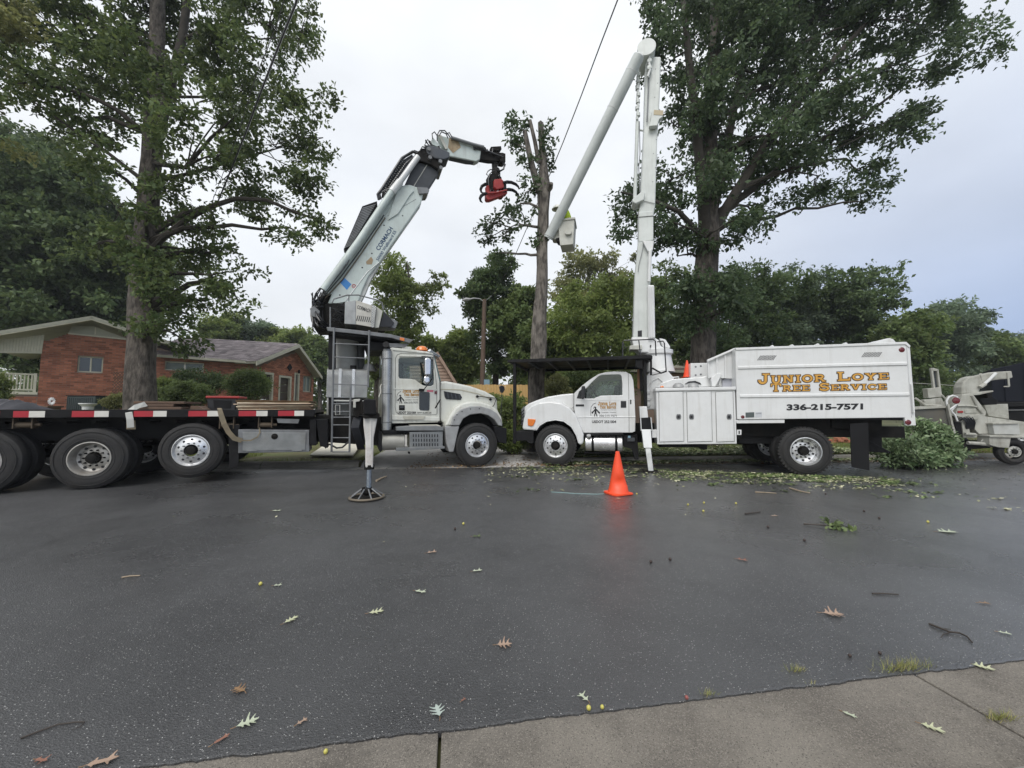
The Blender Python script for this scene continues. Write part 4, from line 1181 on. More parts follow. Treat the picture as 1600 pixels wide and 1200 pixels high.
# --- shrubs
def shrub(px, py, rx, ry, Y, li, seed, label, name='shrub', size=.09, nper=120, rc=.22, dens=.75, group=None):
    s = Y / F; c = at(px, py, Y); z0 = hz(c.x, Y)
    rg = np.random.RandomState(seed)
    e = thing(name, label, 'shrub', None, (c.x, Y, z0), 0, group)
    mb = MB(); C = []
    k = int(dens * 40)
    d = rnd_dirs(k * 3, rg) * rg.uniform(.35, 1, (k*3, 1)) ** .5
    rad = np.array([rx*s, (rx+ry)*.5*s, ry*s])
    C = np.array([c.x, Y, c.z]) - (c.x, Y, z0) + d * (rad - rc*.4)
    C = C[C[:, 2] > .05]
    for q in C[::4]:
        limb(mb, (rg.uniform(-.1, .1), rg.uniform(-.1, .1), -.05), q, .02, .006, rg, n=4, seg=4)
    mb.build('stems', TWIG, e)
    leaf_cloud('foliage', C, np.full(len(C), rc), nper, size, LEAVES[li], e, rg, droop=.0)
    return e
shrub(388, 601, 34, 26, 16.5, 1, 71, 'round clipped shrub nearest the garage doors', size=.09, rc=.28)
shrub(310, 598, 40, 24, 17.0, 0, 72, 'wide dark shrub under the long house window', rc=.30, size=.09)
shrub(292, 616, 38, 22, 15.0, 1, 73, 'low leafy shrub in front of the wide dark shrub', rc=.26, size=.09)
shrub(255, 610, 18, 20, 15.5, 2, 74, 'small green shrub close to the big oak trunk', rc=.22, size=.08)
shrub(180, 628, 16, 12, 13.5, 4, 75, 'yellowing shrub beside the air conditioner', rc=.16, size=.06)
shrub(-14, 610, 14, 30, 14.0, 2, 76, 'narrow green bush at the left picture edge by the porch', rc=.25)
shrub(800, 655, 34, 42, 13.2, 2, 77, 'tall bright green weedy bush between the two truck noses', size=.10, rc=.26)
shrub(768, 640, 24, 26, 15.0, 2, 78, 'bright bush in front of the yellow fence', size=.09, rc=.24)
shrub(800, 690, 26, 18, 11.0, 2, 79, 'low flowering weeds at the kerb under the canopy post', size=.07, rc=.18)
shrub(866, 610, 24, 26, 15.5, 4, 80, 'reddish brown shrub right of the bare trunk', size=.09, rc=.24)
shrub(905, 600, 40, 26, 17.0, 1, 81, 'dark garden shrub seen above the white cab', rc=.3)
shrub(1535, 640, 40, 22, 19.0, 1, 82, 'dark hedge behind the chipper body', rc=.3)
shrub(1440, 630, 50, 30, 20.0, 0, 83, 'dark hedge behind the chipper infeed', rc=.35)
# ================================================================== CRANE TRUCK (left)
g1 = gnd(746, 730)
a1 = gnd(139, 765)
LA = math.degrees(math.atan2(g1.y - a1.y, g1.x - a1.x))
L = Frame(g1.x, g1.y, LA)              # origin under the steer wheel, u forward (to the right)
ct = thing('crane_truck', 'white flatbed truck with pale folding crane and red grapple saw, at the left', 'truck', L)
q = L.q
def P_(pts, w0, w1, name, m, parent=None, bevel=.008, fr=L, root=None, smooth=False, at_w=None):
    pr = parent if parent is not None else root
    return MB().prism(fr.poly(pts, w0 if at_w is None else at_w), w0, w1).build(name, m, pr if pr is not None else ct, bevel=bevel, smooth=smooth)
RT = .535
W = 2.45
uf = q(746, 695)[0]; u2 = q(139, 716, 0)[0]; u3 = u2 - 1.38; up = q(298, 704, 0)[0]
wheel(ct, uf, RT, .0, RT, .30, 'front', lugs=False)
wheel(ct, uf, RT, W, RT, .30, 'front', out=-1, lugs=False)
zp = q(298, 704)[1]
wheel(ct, up, zp, 0.0, .52, .28, 'front', lugs=False); wheel(ct, up, zp, W, .52, .28, 'front', out=-1, lugs=False)
for uu in (u2, u3):
    wheel(ct, uu, RT, .0, RT, .27, 'rear', lugs=False, rim_m=mat('worn_rim', (.50,.49,.46), .4, .7, c2=(.36,.34,.31), scale=7, dirt=.5, dirtc=(.14,.10,.07))); wheel(ct, uu, RT, .60, RT, .27, 'rear', out=-1, lugs=False)
    wheel(ct, uu, RT, W-.6, RT, .27, 'rear', lugs=False); wheel(ct, uu, RT, W, RT, .27, 'rear', out=-1, lugs=False)
    MB().cyl((uu, .2, RT), (uu, W-.2, RT), .09).build('axle', DARK, ct)
MB().cyl((uf, .2, RT-.06), (uf, W-.2, RT-.06), .07).build('axle', DARK, ct)
MB().cyl((up, .2, zp), (up, W-.2, zp), .07).build('axle', DARK, ct)
# chassis rails
zr1 = q(400, 655, .7)[1]
ur = u3 - 1.6
for w in (.72, W-.80):
    m_ = MB(); m_.box(ur, uf + .75, w, w+.09, .78, 1.06); m_.build('chassis_rail', DARK, ct)
for k in range(9):
    MB().box(ur + .3 + k*1.15, ur + .42 + k*1.15, .81, W-.80, .82, 1.0).build('cross_member', DARK, ct)
# deck
zt, zb = q(245, 641)[1], q(245, 652)[1]
ud = q(491, 650)[0]
MB().box(ur, ud, .13, W-.12, zt-.055, zt).build('deck_floor', mat('deck_grey', (.16,.15,.14), .8, c2=(.08,.075,.07), scale=4, bump=.3, dirt=.4), ct)
MB().box(ur, ud, -.02, .12, zb, zt+.012).build('deck_rail', BLACK, ct, bevel=.006)
MB().box(ur, ud, W-.11, W+.03, zb, zt+.012).build('deck_rail', BLACK, ct)
MB().box(ur, ud, .13, .20, zb-.06, zt-.06).build('deck_sill', DARK, ct)
for k in range(16):
    x = ur + .2 + k * (ud-ur-.3)/16
    MB().box(x, x+.06, .13, W-.12, zb-.10, zt-.058).build('deck_cross_beam', DARK, ct)
bounds = [(-24,0,'r'),(0,21,'d'),(21,45.5,'r'),(45.5,70.5,'w'),(112.5,147.5,'r'),(147.5,170,'w'),(209,239.5,'r'),(239.5,260.5,'w'),(294.5,324,'r'),(324,345,'w'),(373,400.5,'r'),(400.5,418,'w'),(434.5,460,'r'),(460,475,'w')]
for a, b, c in bounds:
    if c == 'd': continue
    ua, ub = q(a, 647, -.02)[0], q(b, 647, -.02)[0]
    MB().box(ua, ub, -.026, -.0215, zb+.012, zt-.012).build('reflector_tape', TAPER if c == 'r' else TAPEW, ct)
MB().box(ur, q(350, 660, .5)[0], .50, .55, zb-.42, zb-.02).build('underdeck_dark_fill', FLAP, ct)  # two near-black sheets added to fill the dark below the deck, no real part
MB().box(q(350, 660, .6)[0], ud, .62, .66, zb-.50, zb-.02).build('underdeck_dark_fill', FLAP, ct)
# winches, mud flap, tool box
for x, y in ((37, 664), (415, 664), (355, 665)):
    c = q(x, y, .05)
    m_ = MB(); m_.cyl((c[0]-.12, .10, c[1]), (c[0]+.10, .10, c[1]), .05); m_.box(c[0]+.10, c[0]+.115, .03, .17, c[1]-.06, zb); m_.box(c[0]-.13, c[0]-.115, .03, .17, c[1]-.06, zb)
    m_.cyl((c[0]+.11, .10, c[1]), (c[0]+.19, .10, c[1]), .03)
    m_.build('strap_winch', mat('winch_tan', (.09,.065,.04), .6, dirt=.5), ct)
P_([(357, 672), (373, 672), (373, 722), (370, 731), (358, 733)], .05, .06, 'mud_flap', FLAP)
MB().box(q(357, 668)[0], q(373, 668)[0], .05, .6, q(365, 672)[1], q(365, 664)[1]).build('flap_bracket', BLACK, ct)
tb = empty('tool_box', (0, 0, 0), 0, ct)
P_([(372, 671), (483, 672), (483, 706), (372, 708)], .04, .60, 'body', GREY, tb)
P_([(379, 675.5), (478, 676), (477, 703), (379, 704.5)], .025, .0385, 'door', ALUD, tb, bevel=.004)
c = q(429, 682, .02); m_ = MB(); m_.lathe([(0, -.012), (.055, -.008), (.06, .0)], (c[0], .022, c[1]), 16); m_.box(c[0]-.05, c[0]+.05, .0, .009, c[1]-.012, c[1]+.012); m_.build('latch', DARK, tb)
for x in (393, 464): 
    c = q(x, 704, .03); MB().box(c[0]-.09, c[0]+.09, .018, .0245, c[1]-.012, c[1]+.03).build('hinge', ALUD, tb)
P_([(484, 655), (494, 655), (494, 696), (484, 696)], .06, .5, 'step_frame', BLACK)
P_([(432, 654), (468, 655), (466, 662), (434, 661)], .02, .045, 'hook_plate', GREY)
# air tanks and under-deck clutter
m_ = MB(); m_.cyl((up-.9, 1.0, .62), (up-.2, 1.0, .62), .14, n=20); m_.cyl((u2+.75, 1.1, .7), (u2+1.2, 1.1, .7), .12, n=20); m_.build('air_tank', BLACK, ct, smooth=True)
m_ = MB()
for uu in (u2, u3, up):
    for w in (.75, W-.85):
        m_.prism([(uu-.55, .80), (uu-.2, .62), (uu+.2, .62), (uu+.55, .80), (uu+.2, .70), (uu-.2, .70)], w-.06, w+.04)
m_.build('leaf_spring', DARK, ct)
# aluminium-look bumpers of the engine bay: dark mass behind the open wheel arch
MB().box(uf-.9, uf+.7, .75, W-.75, .75, 1.45).build('engine', DARK, ct)

# ---- crane base: pedestal, platform, tank, ladder
P_([(513, 517), (524, 517), (524, 650), (513, 650)], .5, .75, 'mast_post', BLACK)
c = q(538, 560, 1.2); m_ = MB(); 
m_.lathe([(.36, q(538, 655, 1.2)[1]), (.36, q(538, 620, 1.2)[1]), (.33, q(538, 590, 1.2)[1]), (.28, q(538, 540, 1.2)[1]), (.36, q(538, 530, 1.2)[1]), (.36, q(538, 522, 1.2)[1])], (c[0], 1.2, 0), 28, 'z')
m_.build('slew_column', mat('column_grey', (.42,.43,.42), .5, c2=(.3,.31,.3), scale=3, dirt=.5), ct, smooth=True)
m_ = MB(); a, b = q(560, 655, 1.5), q(562, 525, 1.5); m_.cyl((a[0], 1.5, a[1]), (b[0], 1.5, b[1]), .13, n=18); m_.build('side_cylinder', GREY, ct, smooth=True)
P_([(493, 648), (600, 652), (600, 697), (493, 690)], .45, 2.0, 'crane_subframe', DARK)
P_([(493, 655), (512, 655), (512, 700), (500, 697)], .10, .44, 'frame_bracket', BLACK)
# hydraulic tank in tread plate
TREAD = mat('tread_plate', (.36,.37,.37), .38, .75, c2=(.25,.26,.26), scale=4, dirt=.45)
def tread(m, s=26, st=.9):
    N, Lk = m.node_tree.nodes, m.node_tree.links
    t = N.new('ShaderNodeTexCoord'); mp_ = N.new('ShaderNodeMapping'); mp_.inputs['Rotation'].default_value = (0, R(45), 0)
    Lk.new(t.outputs['Object'], mp_.inputs[0])
    v = N.new('ShaderNodeTexVoronoi'); v.inputs['Scale'].default_value = s; v.inputs['Randomness'].default_value = 0; v.distance = 'CHEBYCHEV'
    Lk.new(mp_.outputs[0], v.inputs['Vector'])
    b = N.new('ShaderNodeBump'); b.inputs['Strength'].default_value = st; b.inputs['Distance'].default_value = .02
    Lk.new(v.outputs['Distance'], b.inputs['Height']); Lk.new(b.outputs[0], N['Principled BSDF'].inputs['Normal'])
tread(TREAD)
tk = empty('hydraulic_tank', (0, 0, 0), 0, ct)
a, b, c_, d = q(511, 574, .45), q(575, 575, .45), q(575, 622, .45), q(511, 621, .45)
m_ = MB(); r_ = .16; z1, z0 = a[1], d[1]
prof = [(.45, z0), (.45, z1 - r_)] + [(.45 + r_ - r_*math.cos(R(k*15)), z1 - r_ + r_*math.sin(R(k*15))) for k in range(1, 7)] + [(1.6, z1), (1.6, z0)]
n_ = len(prof)
m_.add([(a[0], w, z) for w, z in prof] + [(b[0], w, z) for w, z in prof], [tuple(range(n_)), tuple(range(2*n_-1, n_-1, -1))] + [(i, n_+i, n_+(i+1) % n_, (i+1) % n_) for i in range(n_)])
m_.build('shell', TREAD, tk, bevel=.01)
for x in (531, 552):
    c = q(x, 600, .44); m_ = MB()
    m_.box(c[0]-.03, c[0]+.03, .435, .449, z0, z1-.02); m_.build('tank_strap', ALU, tk)
c = q(552, 571, .7); MB().cyl((c[0], .8, z1-.01), (c[0], .8, z1+.10), .07, n=16).build('filler_cap', BLACK, tk)
c = q(563, 571, .7); MB().cyl((c[0]+.2, .9, z1-.01), (c[0]+.2, .9, z1+.16), .16, .10, n=16).build('filter_housing', GREY, tk)
# walkway platform
P_([(510, 511), (512, 517), (560, 522), (612, 528), (640, 536), (646, 531), (610, 522), (560, 516), (512, 511)], .25, .30, 'platform_edge', GREY)
a, b = q(512, 517, .3), q(630, 531, .3)
MB().hexa([(a[0], .302, a[1]-.05), (b[0], .302, b[1]-.03), (b[0]-.3, 2.3, b[1]-.03), (a[0], 2.3, a[1]-.05)], [(a[0], .302, a[1]), (b[0], .302, b[1]+.02), (b[0]-.3, 2.3, b[1]+.02), (a[0], 2.3, a[1])]).build('platform', BLACK, ct)
P_([(570, 533), (628, 538), (622, 546), (575, 548)], .5, 1.6, 'light_pod', BLACK)
P_([(600, 536), (640, 537), (632, 543), (604, 543)], .32, .36, 'pod_trim', GREY)
P_([(625, 527), (632, 528.5), (632, 533), (625, 531.5)], .232, .249, 'marker_light', AMBER)
# ladders
ld = empty('ladder', (0, 0, 0), 0, ct)
def bar(pts, w, r, name, m, parent, fr=L, n=8):
    ws = w if isinstance(w, (list, tuple)) else [w]*len(pts)
    return MB().tube([fr.p(a, b, ww) for (a, b), ww in zip(pts, ws)], r, n).build(name, m, parent, smooth=True)
bar([(522, 512), (518, 706)], .18, .022, 'side_rail', GREY, ld)
bar([(577, 516), (575, 605)], .18, .022, 'side_rail', GREY, ld)
bar([(548, 600), (546, 706)], .18, .022, 'side_rail', GREY, ld)
for y in (537, 558, 600): bar([(521.3, y), (576.5, y+2)], .18, .013, 'rung', GREY, ld)
for y in (621, 631, 643, 652, 664, 684, 706): bar([(519.5, y), (547.5, y)], .18, .013, 'rung', GREY, ld)
bar([(518, 626), (577, 627)], .20, .02, 'cross_bar', WEBW, ld)
bar([(524, 633), (524, 648), (531, 648), (531, 633), (524, 633)], .15, .007, 'hook_loop', WEBW, ld)
# ---- crane turret, control box, hoses
TW = 1.0                                 # plane of the crane
t_ = empty('crane_turret', (0, 0, 0), 0, ct)
MB().prism(L.poly([(508, 475), (540, 470), (565, 472), (600, 500), (604, 512), (560, 516), (512, 512)], 1.0), 1.0, 1.7).build('housing', DARK, t_, bevel=.02)
rg_ = random.Random(8)
hs_ = MB()
for i in range(34):
    x0, y0 = rg_.uniform(486, 512), rg_.uniform(455, 480); x3, y3 = rg_.uniform(490, 535), rg_.uniform(505, 524)
    mx1, my1 = rg_.uniform(478, 498), rg_.uniform(470, 500); mx2, my2 = rg_.uniform(484, 505), rg_.uniform(500, 528)
    w = rg_.uniform(.7, 1.6); pts = []
    for k in range(9):
        t = k/8; u_ = 1-t
        x = u_**3*x0 + 3*u_*u_*t*mx1 + 3*u_*t*t*mx2 + t**3*x3; y = u_**3*y0 + 3*u_*u_*t*my1 + 3*u_*t*t*my2 + t**3*y3
        pts.append(L.p(x, y, w + .15*math.sin(k)))
    hs_.tube(pts, rg_.uniform(.012, .022), 6)
hs_.build('hose_bundle', BLACKG, t_, smooth=True)
MB().prism(L.poly([(490, 470), (515, 452), (520, 470), (514, 520), (497, 520), (486, 497)], 1.15), 1.15, 1.5).build('valve_block', DARK, t_, bevel=.02)
hs_ = MB()
for i in range(16):
    x, y = rg_.uniform(512, 536), rg_.uniform(480, 508); w = rg_.uniform(.75, .98)
    hs_.tube([L.p(x, y, w), L.p(x+6, y-5, w-.08), L.p(x+14, y-2, w-.05), L.p(x+20, y+5, w)], .014, 6)
hs_.build('short_hoses', BLACKG, t_, smooth=True)
PALE = mat('pale_housing', (.55,.55,.50), .5, c2=(.42,.42,.38), scale=4, dirt=.3)
P_([(484, 482), (490, 478), (500, 486), (497, 497), (487, 494)], .8, .9, 'fitting', GREY, t_)
# control box
cb = empty('control_box', (0, 0, 0), 0, ct)
P_([(539, 472), (556, 469), (556, 507), (538, 506)], .40, 1.2, 'corner_panel', TREAD, cb)
P_([(556.3, 469), (588, 479), (585, 512), (556.3, 507)], .40, 1.2, 'front_panel', mat('stainless', (.58,.56,.50), .4, .6, c2=(.45,.43,.38), scale=6, dirt=.4), cb)
P_([(581, 474.5), (588, 479), (585, 512), (579, 511.3)], .385, .40, 'edge_plate', TREAD, cb)
P_([(588.3, 479), (598, 486), (592, 512), (585.3, 512)], .45, 1.1, 'side_panel', PALE, cb)
for k in range(8):
    x = 556.5 + k*3.1; MB().prism(L.poly([(x, 501+k*.35), (x+1.3, 501.2+k*.35), (x+3.6, 493+k*.4), (x+2.3, 492.8+k*.4)], .396), .392, .399).build('louvre', BLACKG, cb)
text('lettering', 'CORMACH', [L.q(557.5, 482, .395), L.q(578, 489, .395), L.q(580, 483.5, .395), L.q(559, 476.5, .395)], .395, INK, cb, .02)
P_([(600, 486), (616, 504), (612, 511), (592, 511)], .7, 1.2, 'shroud', BLACKG, t_)
P_([(612, 497), (622, 503), (618, 513), (606, 512)], .75, 1.1, 'foot_plate', GREY, t_)
bar([(519, 473), (522, 467), (543, 461), (560, 461), (590, 469), (597, 473), (599, 484)], .42, .016, 'guard_rail', GREY, cb)
bar([(545, 461), (545, 471)], .42, .012, 'guard_rail', GREY, cb)
bar([(516, 480), (516, 512)], .42, .016, 'guard_post', GREY, cb)
# ---- main boom
bm = empty('main_boom', (0, 0, 0), 0, ct)
outer = [(512, 474), (520, 455), (612, 320), (622, 290), (640, 288), (663, 296), (658, 318), (592, 412), (576, 432), (567, 452), (561, 470), (548, 478)]
P_(outer, TW, TW+.30, 'outer_section', MINT, bm, bevel=.03)
P_([(546, 473), (560, 468), (567, 450), (576, 430), (592, 411), (592, 416), (580, 436), (572, 456), (561, 478)], TW+.04, TW+.27, 'underside_web', mat('web_grey', (.5,.52,.51), .5, dirt=.4), bm)
# raised plates, seam, fillet line
P_([(612, 322), (622, 293), (640, 291), (647, 298), (640, 306), (622, 334), (606, 344)], TW-.03, TW-.001, 'reinforcing_plate', MINT, bm, bevel=.012)
bar([(540, 470), (558, 446), (574, 425), (592, 410)], TW-.005, .009, 'weld_seam', WHITE, bm)
bar([(604, 338), (650, 311)], TW-.002, .004, 'plate_joint', GREY, bm)
P_([(503, 458), (560, 377), (612, 301), (622, 296), (622, 306), (560, 398), (520, 460)], TW+.02, TW+.25, 'side_channel', MINT, bm, bevel=.01)
P_([(652, 292), (668, 293), (671, 297), (668, 302), (655, 303)], TW-.05, TW+.34, 'wear_pad_holder', GREY, bm)
for (x, y) in ((617, 336), (629, 337), (581, 396), (566, 418), (531, 461), (600, 352)):
    c = L.q(x, y, TW); MB().lathe([(0, -.004), (.018, -.003), (.02, .001)], (c[0], TW, c[1]), 10).build('bolt_head', INK, bm)
# top cylinder and rail with grime channel
bar([(505, 453), (560, 378), (612, 300)], TW-.10, .085, 'luffing_cylinder', MINT, bm, n=16)
bar([(612, 300), (625, 284)], TW-.10, .095, 'cylinder_collar', WHITE, bm, n=16)
bar([(625, 284), (653, 245)], TW-.10, .075, 'cylinder_rod', WHITE, bm, n=16)
bar([(508, 466), (535, 437), (565, 395), (602, 340)], TW-.02, .014, 'grease_line', mat('old_grease', (.13,.105,.075), .8, dirt=.6), bm)
bar([(506, 463), (533, 432), (563, 391), (600, 336)], TW-.02, .012, 'hose', BLACKG, bm)
for o_ in (0, 2.5):
    bar([(502+o_, 462), (507+o_, 455), (540+o_, 413), (545+o_, 400), (590+o_, 337), (603+o_, 314), (608+o_, 300), (604+o_, 295), (597+o_, 300)], TW-.13, .012, 'hose', BLACKG, bm)
bar([(497, 470), (496, 460), (503, 448), (508, 448), (504, 457), (512, 458)], TW-.15, .015, 'hose', BLACKG, bm)
bar([(489, 478), (493, 459), (500, 450), (506, 452)], TW-.1, .015, 'hose', BLACKG, bm)
# stickers and lettering along the boom
def along(px, py, dx, dy, l, h, w):
    """quad running along (dx, dy) in photo pixels, letter height h to the upper left"""
    n = math.hypot(dx, dy); ex, ey = dx/n, dy/n; nx, ny = ey, -ex
    return [L.q(px, py, w), L.q(px+ex*l, py+ey*l, w), L.q(px+ex*l+nx*h, py+ey*l+ny*h, w), L.q(px+nx*h, py+ny*h, w)]
text('lettering', 'CORMACH', along(592.5, 392, 22, -34.5, 41, 7.0, TW-.004), TW-.004, NAVY, bm, .025)
text('lettering', '50000 Wallboard E5', along(591.5, 408, 24.5, -40, 54, 4.8, TW-.004), TW-.004, NAVY, bm, .01)
P_([(531, 441), (538, 434), (549, 444), (542, 453)], TW-.004, TW-.001, 'blue_sticker', BLUE, bm, bevel=0)
P_([(572, 409), (580, 401), (583, 406), (581, 413), (573, 413)], TW-.004, TW-.001, 'shield_sticker', mat('shield_tan', (.33,.24,.14), .5), bm, bevel=0)
c = L.q(553, 447, TW-.004); m_ = MB(); m_.lathe([(.035, -.001), (.05, -.001), (.05, .003), (.035, .003)], (c[0], TW-.004, c[1]), 16, closed=True); m_.box(c[0]-.02, c[0]+.02, TW-.006, TW-.004, c[1]-.006, c[1]+.006); m_.build('warning_sticker', TAPER, bm)
# radiator / winch screen
scn = empty('oil_cooler', (0, 0, 0), 0, ct)
P_([(537, 389), (566, 322), (589, 314), (590, 322), (543, 398)], TW+.10, TW+.30, 'cooler_case', BLACK, scn)
for k in range(22):
    t = k/22
    ax, ay = 538 + (567-538)*t, 388 + (324-388)*t; bx_, by_ = 549 + (588-549)*t, 383 + (318-383)*t
    MB().prism(L.poly([(ax, ay), (bx_, by_), (bx_+.9, by_-1.6), (ax+.9, ay-1.6)], TW+.09), TW+.07, TW+.099).build('fin', GREY, scn, bevel=0)
# hose carrier lattice on top of the inner boom
hc = empty('hose_carrier', (0, 0, 0), 0, ct)
A_p = [(592, 312), (590, 304), (596, 296), (628, 247), (645, 237), (652, 240)]
B_p = [(604, 311), (601, 306), (604, 300), (634, 256), (648, 245), (652, 246)]
bar(A_p, TW-.05, .035, 'carrier_edge', BLACKG, hc, n=6); bar(B_p, TW-.05, .03, 'carrier_edge', BLACKG, hc, n=6)
bar([(x+3, y-1) for x, y in A_p], TW+.35, .03, 'carrier_edge', BLACKG, hc, n=6)
m_ = MB(); m_.prism(L.poly([(597, 300), (630, 250), (644, 241), (646, 246), (634, 257), (604, 301)], TW), TW+.0, TW+.3); m_.build('carrier_web', DGREY, hc)
for k in range(12):
    t = k/12; x_, y_ = 594 + 34*t, 301 - 52*t
    P_([(x_, y_), (x_+1.2, y_-1.8), (x_+8, y_-6), (x_+7, y_-4)], TW-.06, TW+.0, 'carrier_panel', GREY, hc, bevel=0)
for k in range(17):
    t = k/16
    a = (595 + 33*t, 299 - 51*t); b = (603 + 32*t, 303 - 46*t)
    bar([a, b, (b[0]+5, b[1]-4)], [TW-.07, TW-.07, TW-.07], .014, 'carrier_link', BLACKG, hc, n=5)
# inner section and knuckle
P_([(628, 298), (653, 243), (694, 257), (666, 301)], TW+.06, TW+.25, 'inner_section', DGREY, bm, bevel=.02)
bar([(646, 292), (672, 250)], TW+.055, .012, 'slide_rail', WEBW, bm)
kn = empty('boom_knuckle', (0, 0, 0), 0, ct)
P_([(648, 240), (660, 231), (686, 236), (694, 250), (693, 258), (684, 264), (672, 256), (652, 250)], TW-.03, TW+.34, 'lower_bracket', DARK, kn, bevel=.02)
P_([(664, 226), (680, 228), (703, 238), (702, 246), (694, 249), (680, 247), (668, 240)], TW-.08, TW+.37, 'link_arm', mat('link_grey', (.06,.07,.085), .5, dirt=.3), kn, bevel=.02)
for x, y in ((672, 246), (688, 252), (670, 233), (689, 262)):
    c = L.q(x, y, TW-.1); MB().cyl((c[0], TW-.12, c[1]), (c[0], TW+.4, c[1]), .05, n=14).build('pivot_pin', GREY, kn)
P_([(673, 221), (676, 214), (685, 224), (688, 227), (683, 229), (676, 226)], TW+.0, TW+.2, 'link_plate', MINT, kn)
for pts in ([(676, 217), (675, 209), (679, 206), (683, 212), (683, 220)], [(683, 211), (687, 204), (695, 204), (701, 211), (704, 216)], [(665, 224), (668, 218), (673, 222), (672, 230)], [(686, 212), (690, 206), (697, 209), (700, 216)], [(697, 210), (702, 207), (706, 214)], [(657, 234), (660, 229), (668, 233)]):
    bar(pts, TW-.05, .016, 'hose_loop', BLACKG, kn, n=6)
rg_ = random.Random(4)
for i in range(8):
    x, y = rg_.uniform(660, 684), rg_.uniform(222, 236)
    bar([(x, y), (x+rg_.uniform(-5, 5), y-5), (x+rg_.uniform(2, 9), y+2)], rg_.uniform(TW-.15, TW+.3), .018, 'fitting_hose', BLACKG, kn, n=6)
# jib
jb = empty('jib', (0, 0, 0), 0, ct)
P_([(684, 210), (703, 215), (740, 227), (752, 234), (750, 249), (744, 252), (703, 244), (692, 227)], TW+.08, TW+.30, 'jib_section', MINT, jb, bevel=.02)
P_([(702, 215.5), (717, 221), (720, 230), (708, 239), (700, 230)], TW+.072, TW+.079, 'rust_stain_plate', mat('rusty_patch', (.42,.34,.22), .75, c2=(.30,.22,.14), scale=12, dirt=.6, dirtc=(.2,.1,.04)), jb, bevel=0)
P_([(684, 210), (690, 211), (700, 232), (696, 233)], TW+.04, TW+.079, 'pivot_flange', PALE, jb)
P_([(703, 240), (746, 249), (744, 253), (730, 252), (703, 246)], TW+.12, TW+.28, 'lower_rail', DGREY, jb)
P_([(740, 230), (764, 236), (788, 239), (789, 251), (765, 251), (742, 247)], TW+.11, TW+.27, 'extension', DARK, jb)
bar([(705, 215), (740, 226), (756, 230)], TW+.02, .045, 'jib_cylinder', GREY, jb, n=12)
bar([(740, 231), (758, 235), (786, 246)], TW+.06, .03, 'hose_pair', BLACKG, jb)
bar([(740, 229), (741, 233), (745, 232)], TW+.04, .02, 'hose', BLACKG, jb)
for i in range(9):
    x, y = rg_.uniform(752, 786), rg_.uniform(228, 238)
    bar([(x, y+6), (x+rg_.uniform(-3, 3), y), (x+rg_.uniform(-6, 6), y+3)], TW+rg_.uniform(0, .4), .022, 'valve_hose', BLACKG, jb, n=6)
P_([(767, 229), (783, 228), (784, 233), (779, 235), (768, 235)], TW+.1, TW+.25, 'valve_bank', DARK, jb)
P_([(784, 238), (790, 240), (790, 253), (782, 252)], TW+.05, TW+.32, 'jib_head', DARK, jb)
for i in range(2): bar([(743 + i*4, 252), (747 + i*3, 260), (746 + i*2, 262)], TW+.2, .003, 'loose_cord', WEBW, jb, n=4)
# grapple saw hanging from the jib
gs = empty('grapple_saw', (0, 0, 0), 0, ct)
P_([(771, 250), (779, 250), (777, 262), (778, 268), (772, 268), (772, 262)], TW+.15, TW+.33, 'hanger', DARK, gs)
bar([(784, 252), (788, 258), (787, 264), (782, 267), (777, 266)], TW+.1, .025, 'hose', BLACKG, gs)
bar([(785, 253), (790, 257), (789, 260)], TW+.2, .012, 'hose', BLACKG, gs)
c = L.q(775, 270, TW+.24); m_ = MB(); m_.lathe([(0, .12), (.10, .12), (.13, .05), (.13, -.15), (.17, -.17), (.17, -.26), (0, -.26)], (c[0], TW+.24, c[1]), 20, 'z'); m_.build('rotator', DARK, gs, smooth=True)
P_([(764, 272), (777, 270), (776, 298), (766, 298)], TW+.0, TW+.3, 'saw_frame', DARK, gs)
P_([(772.5, 280), (783, 278.5), (788, 283), (788, 293), (776, 296), (772.5, 292)], TW-.10, TW+.04, 'motor_guard', RED, gs, bevel=.02)
P_([(760, 290), (774, 286), (776, 298), (761, 300)], TW+.05, TW+.2, 'side_plate', RED, gs, bevel=.01)
P_([(760, 299), (776, 299), (792.5, 296), (793, 302), (767, 312), (762, 312), (760, 309)], TW-.08, TW+.10, 'jaw_trough', RED, gs, bevel=.015)
bar([(762, 302), (775, 301), (792, 297)], TW-.12, .025, 'jaw_edge', RED, gs)
for k in range(5):
    x = 766 + k*5; bar([(x, 300), (x+1, 297)], TW-.13, .012, 'jaw_tooth', LAMPR, gs, n=5)
def tine(pts, w): 
    rr = [.045, .05, .045, .04, .03, .012][:len(pts)]
    MB().tube([L.p(a, b, w) for a, b in pts], rr, 8).build('tine', BLACK, gs, smooth=True)
tine([(786, 286), (792, 284.5), (799, 285), (806, 288), (810, 292), (811, 296)], TW-.1)
tine([(788, 297), (795, 296), (801, 297), (806, 300), (809, 304), (811, 307)], TW+.3)
tine([(764, 288), (758, 288), (753, 291), (751, 296), (752, 300), (755, 302)], TW+.3)
tine([(762, 303), (756, 303), (752, 306), (750, 310), (751, 314), (754, 317)], TW-.05)
P_([(787, 284), (791, 284), (792, 300), (787, 300)], TW-.1, TW+.35, 'tine_hinge', BLACK, gs)
for pts in ([(762, 274), (760, 272), (762, 268), (766, 265), (770, 265)], [(764, 290), (763, 280), (766, 272)], [(778, 271), (781, 272), (779, 275)], [(765, 272), (769, 268), (773, 267)]):
    bar(pts, TW-.02, .014, 'grapple_hose', BLACKG, gs, n=6)
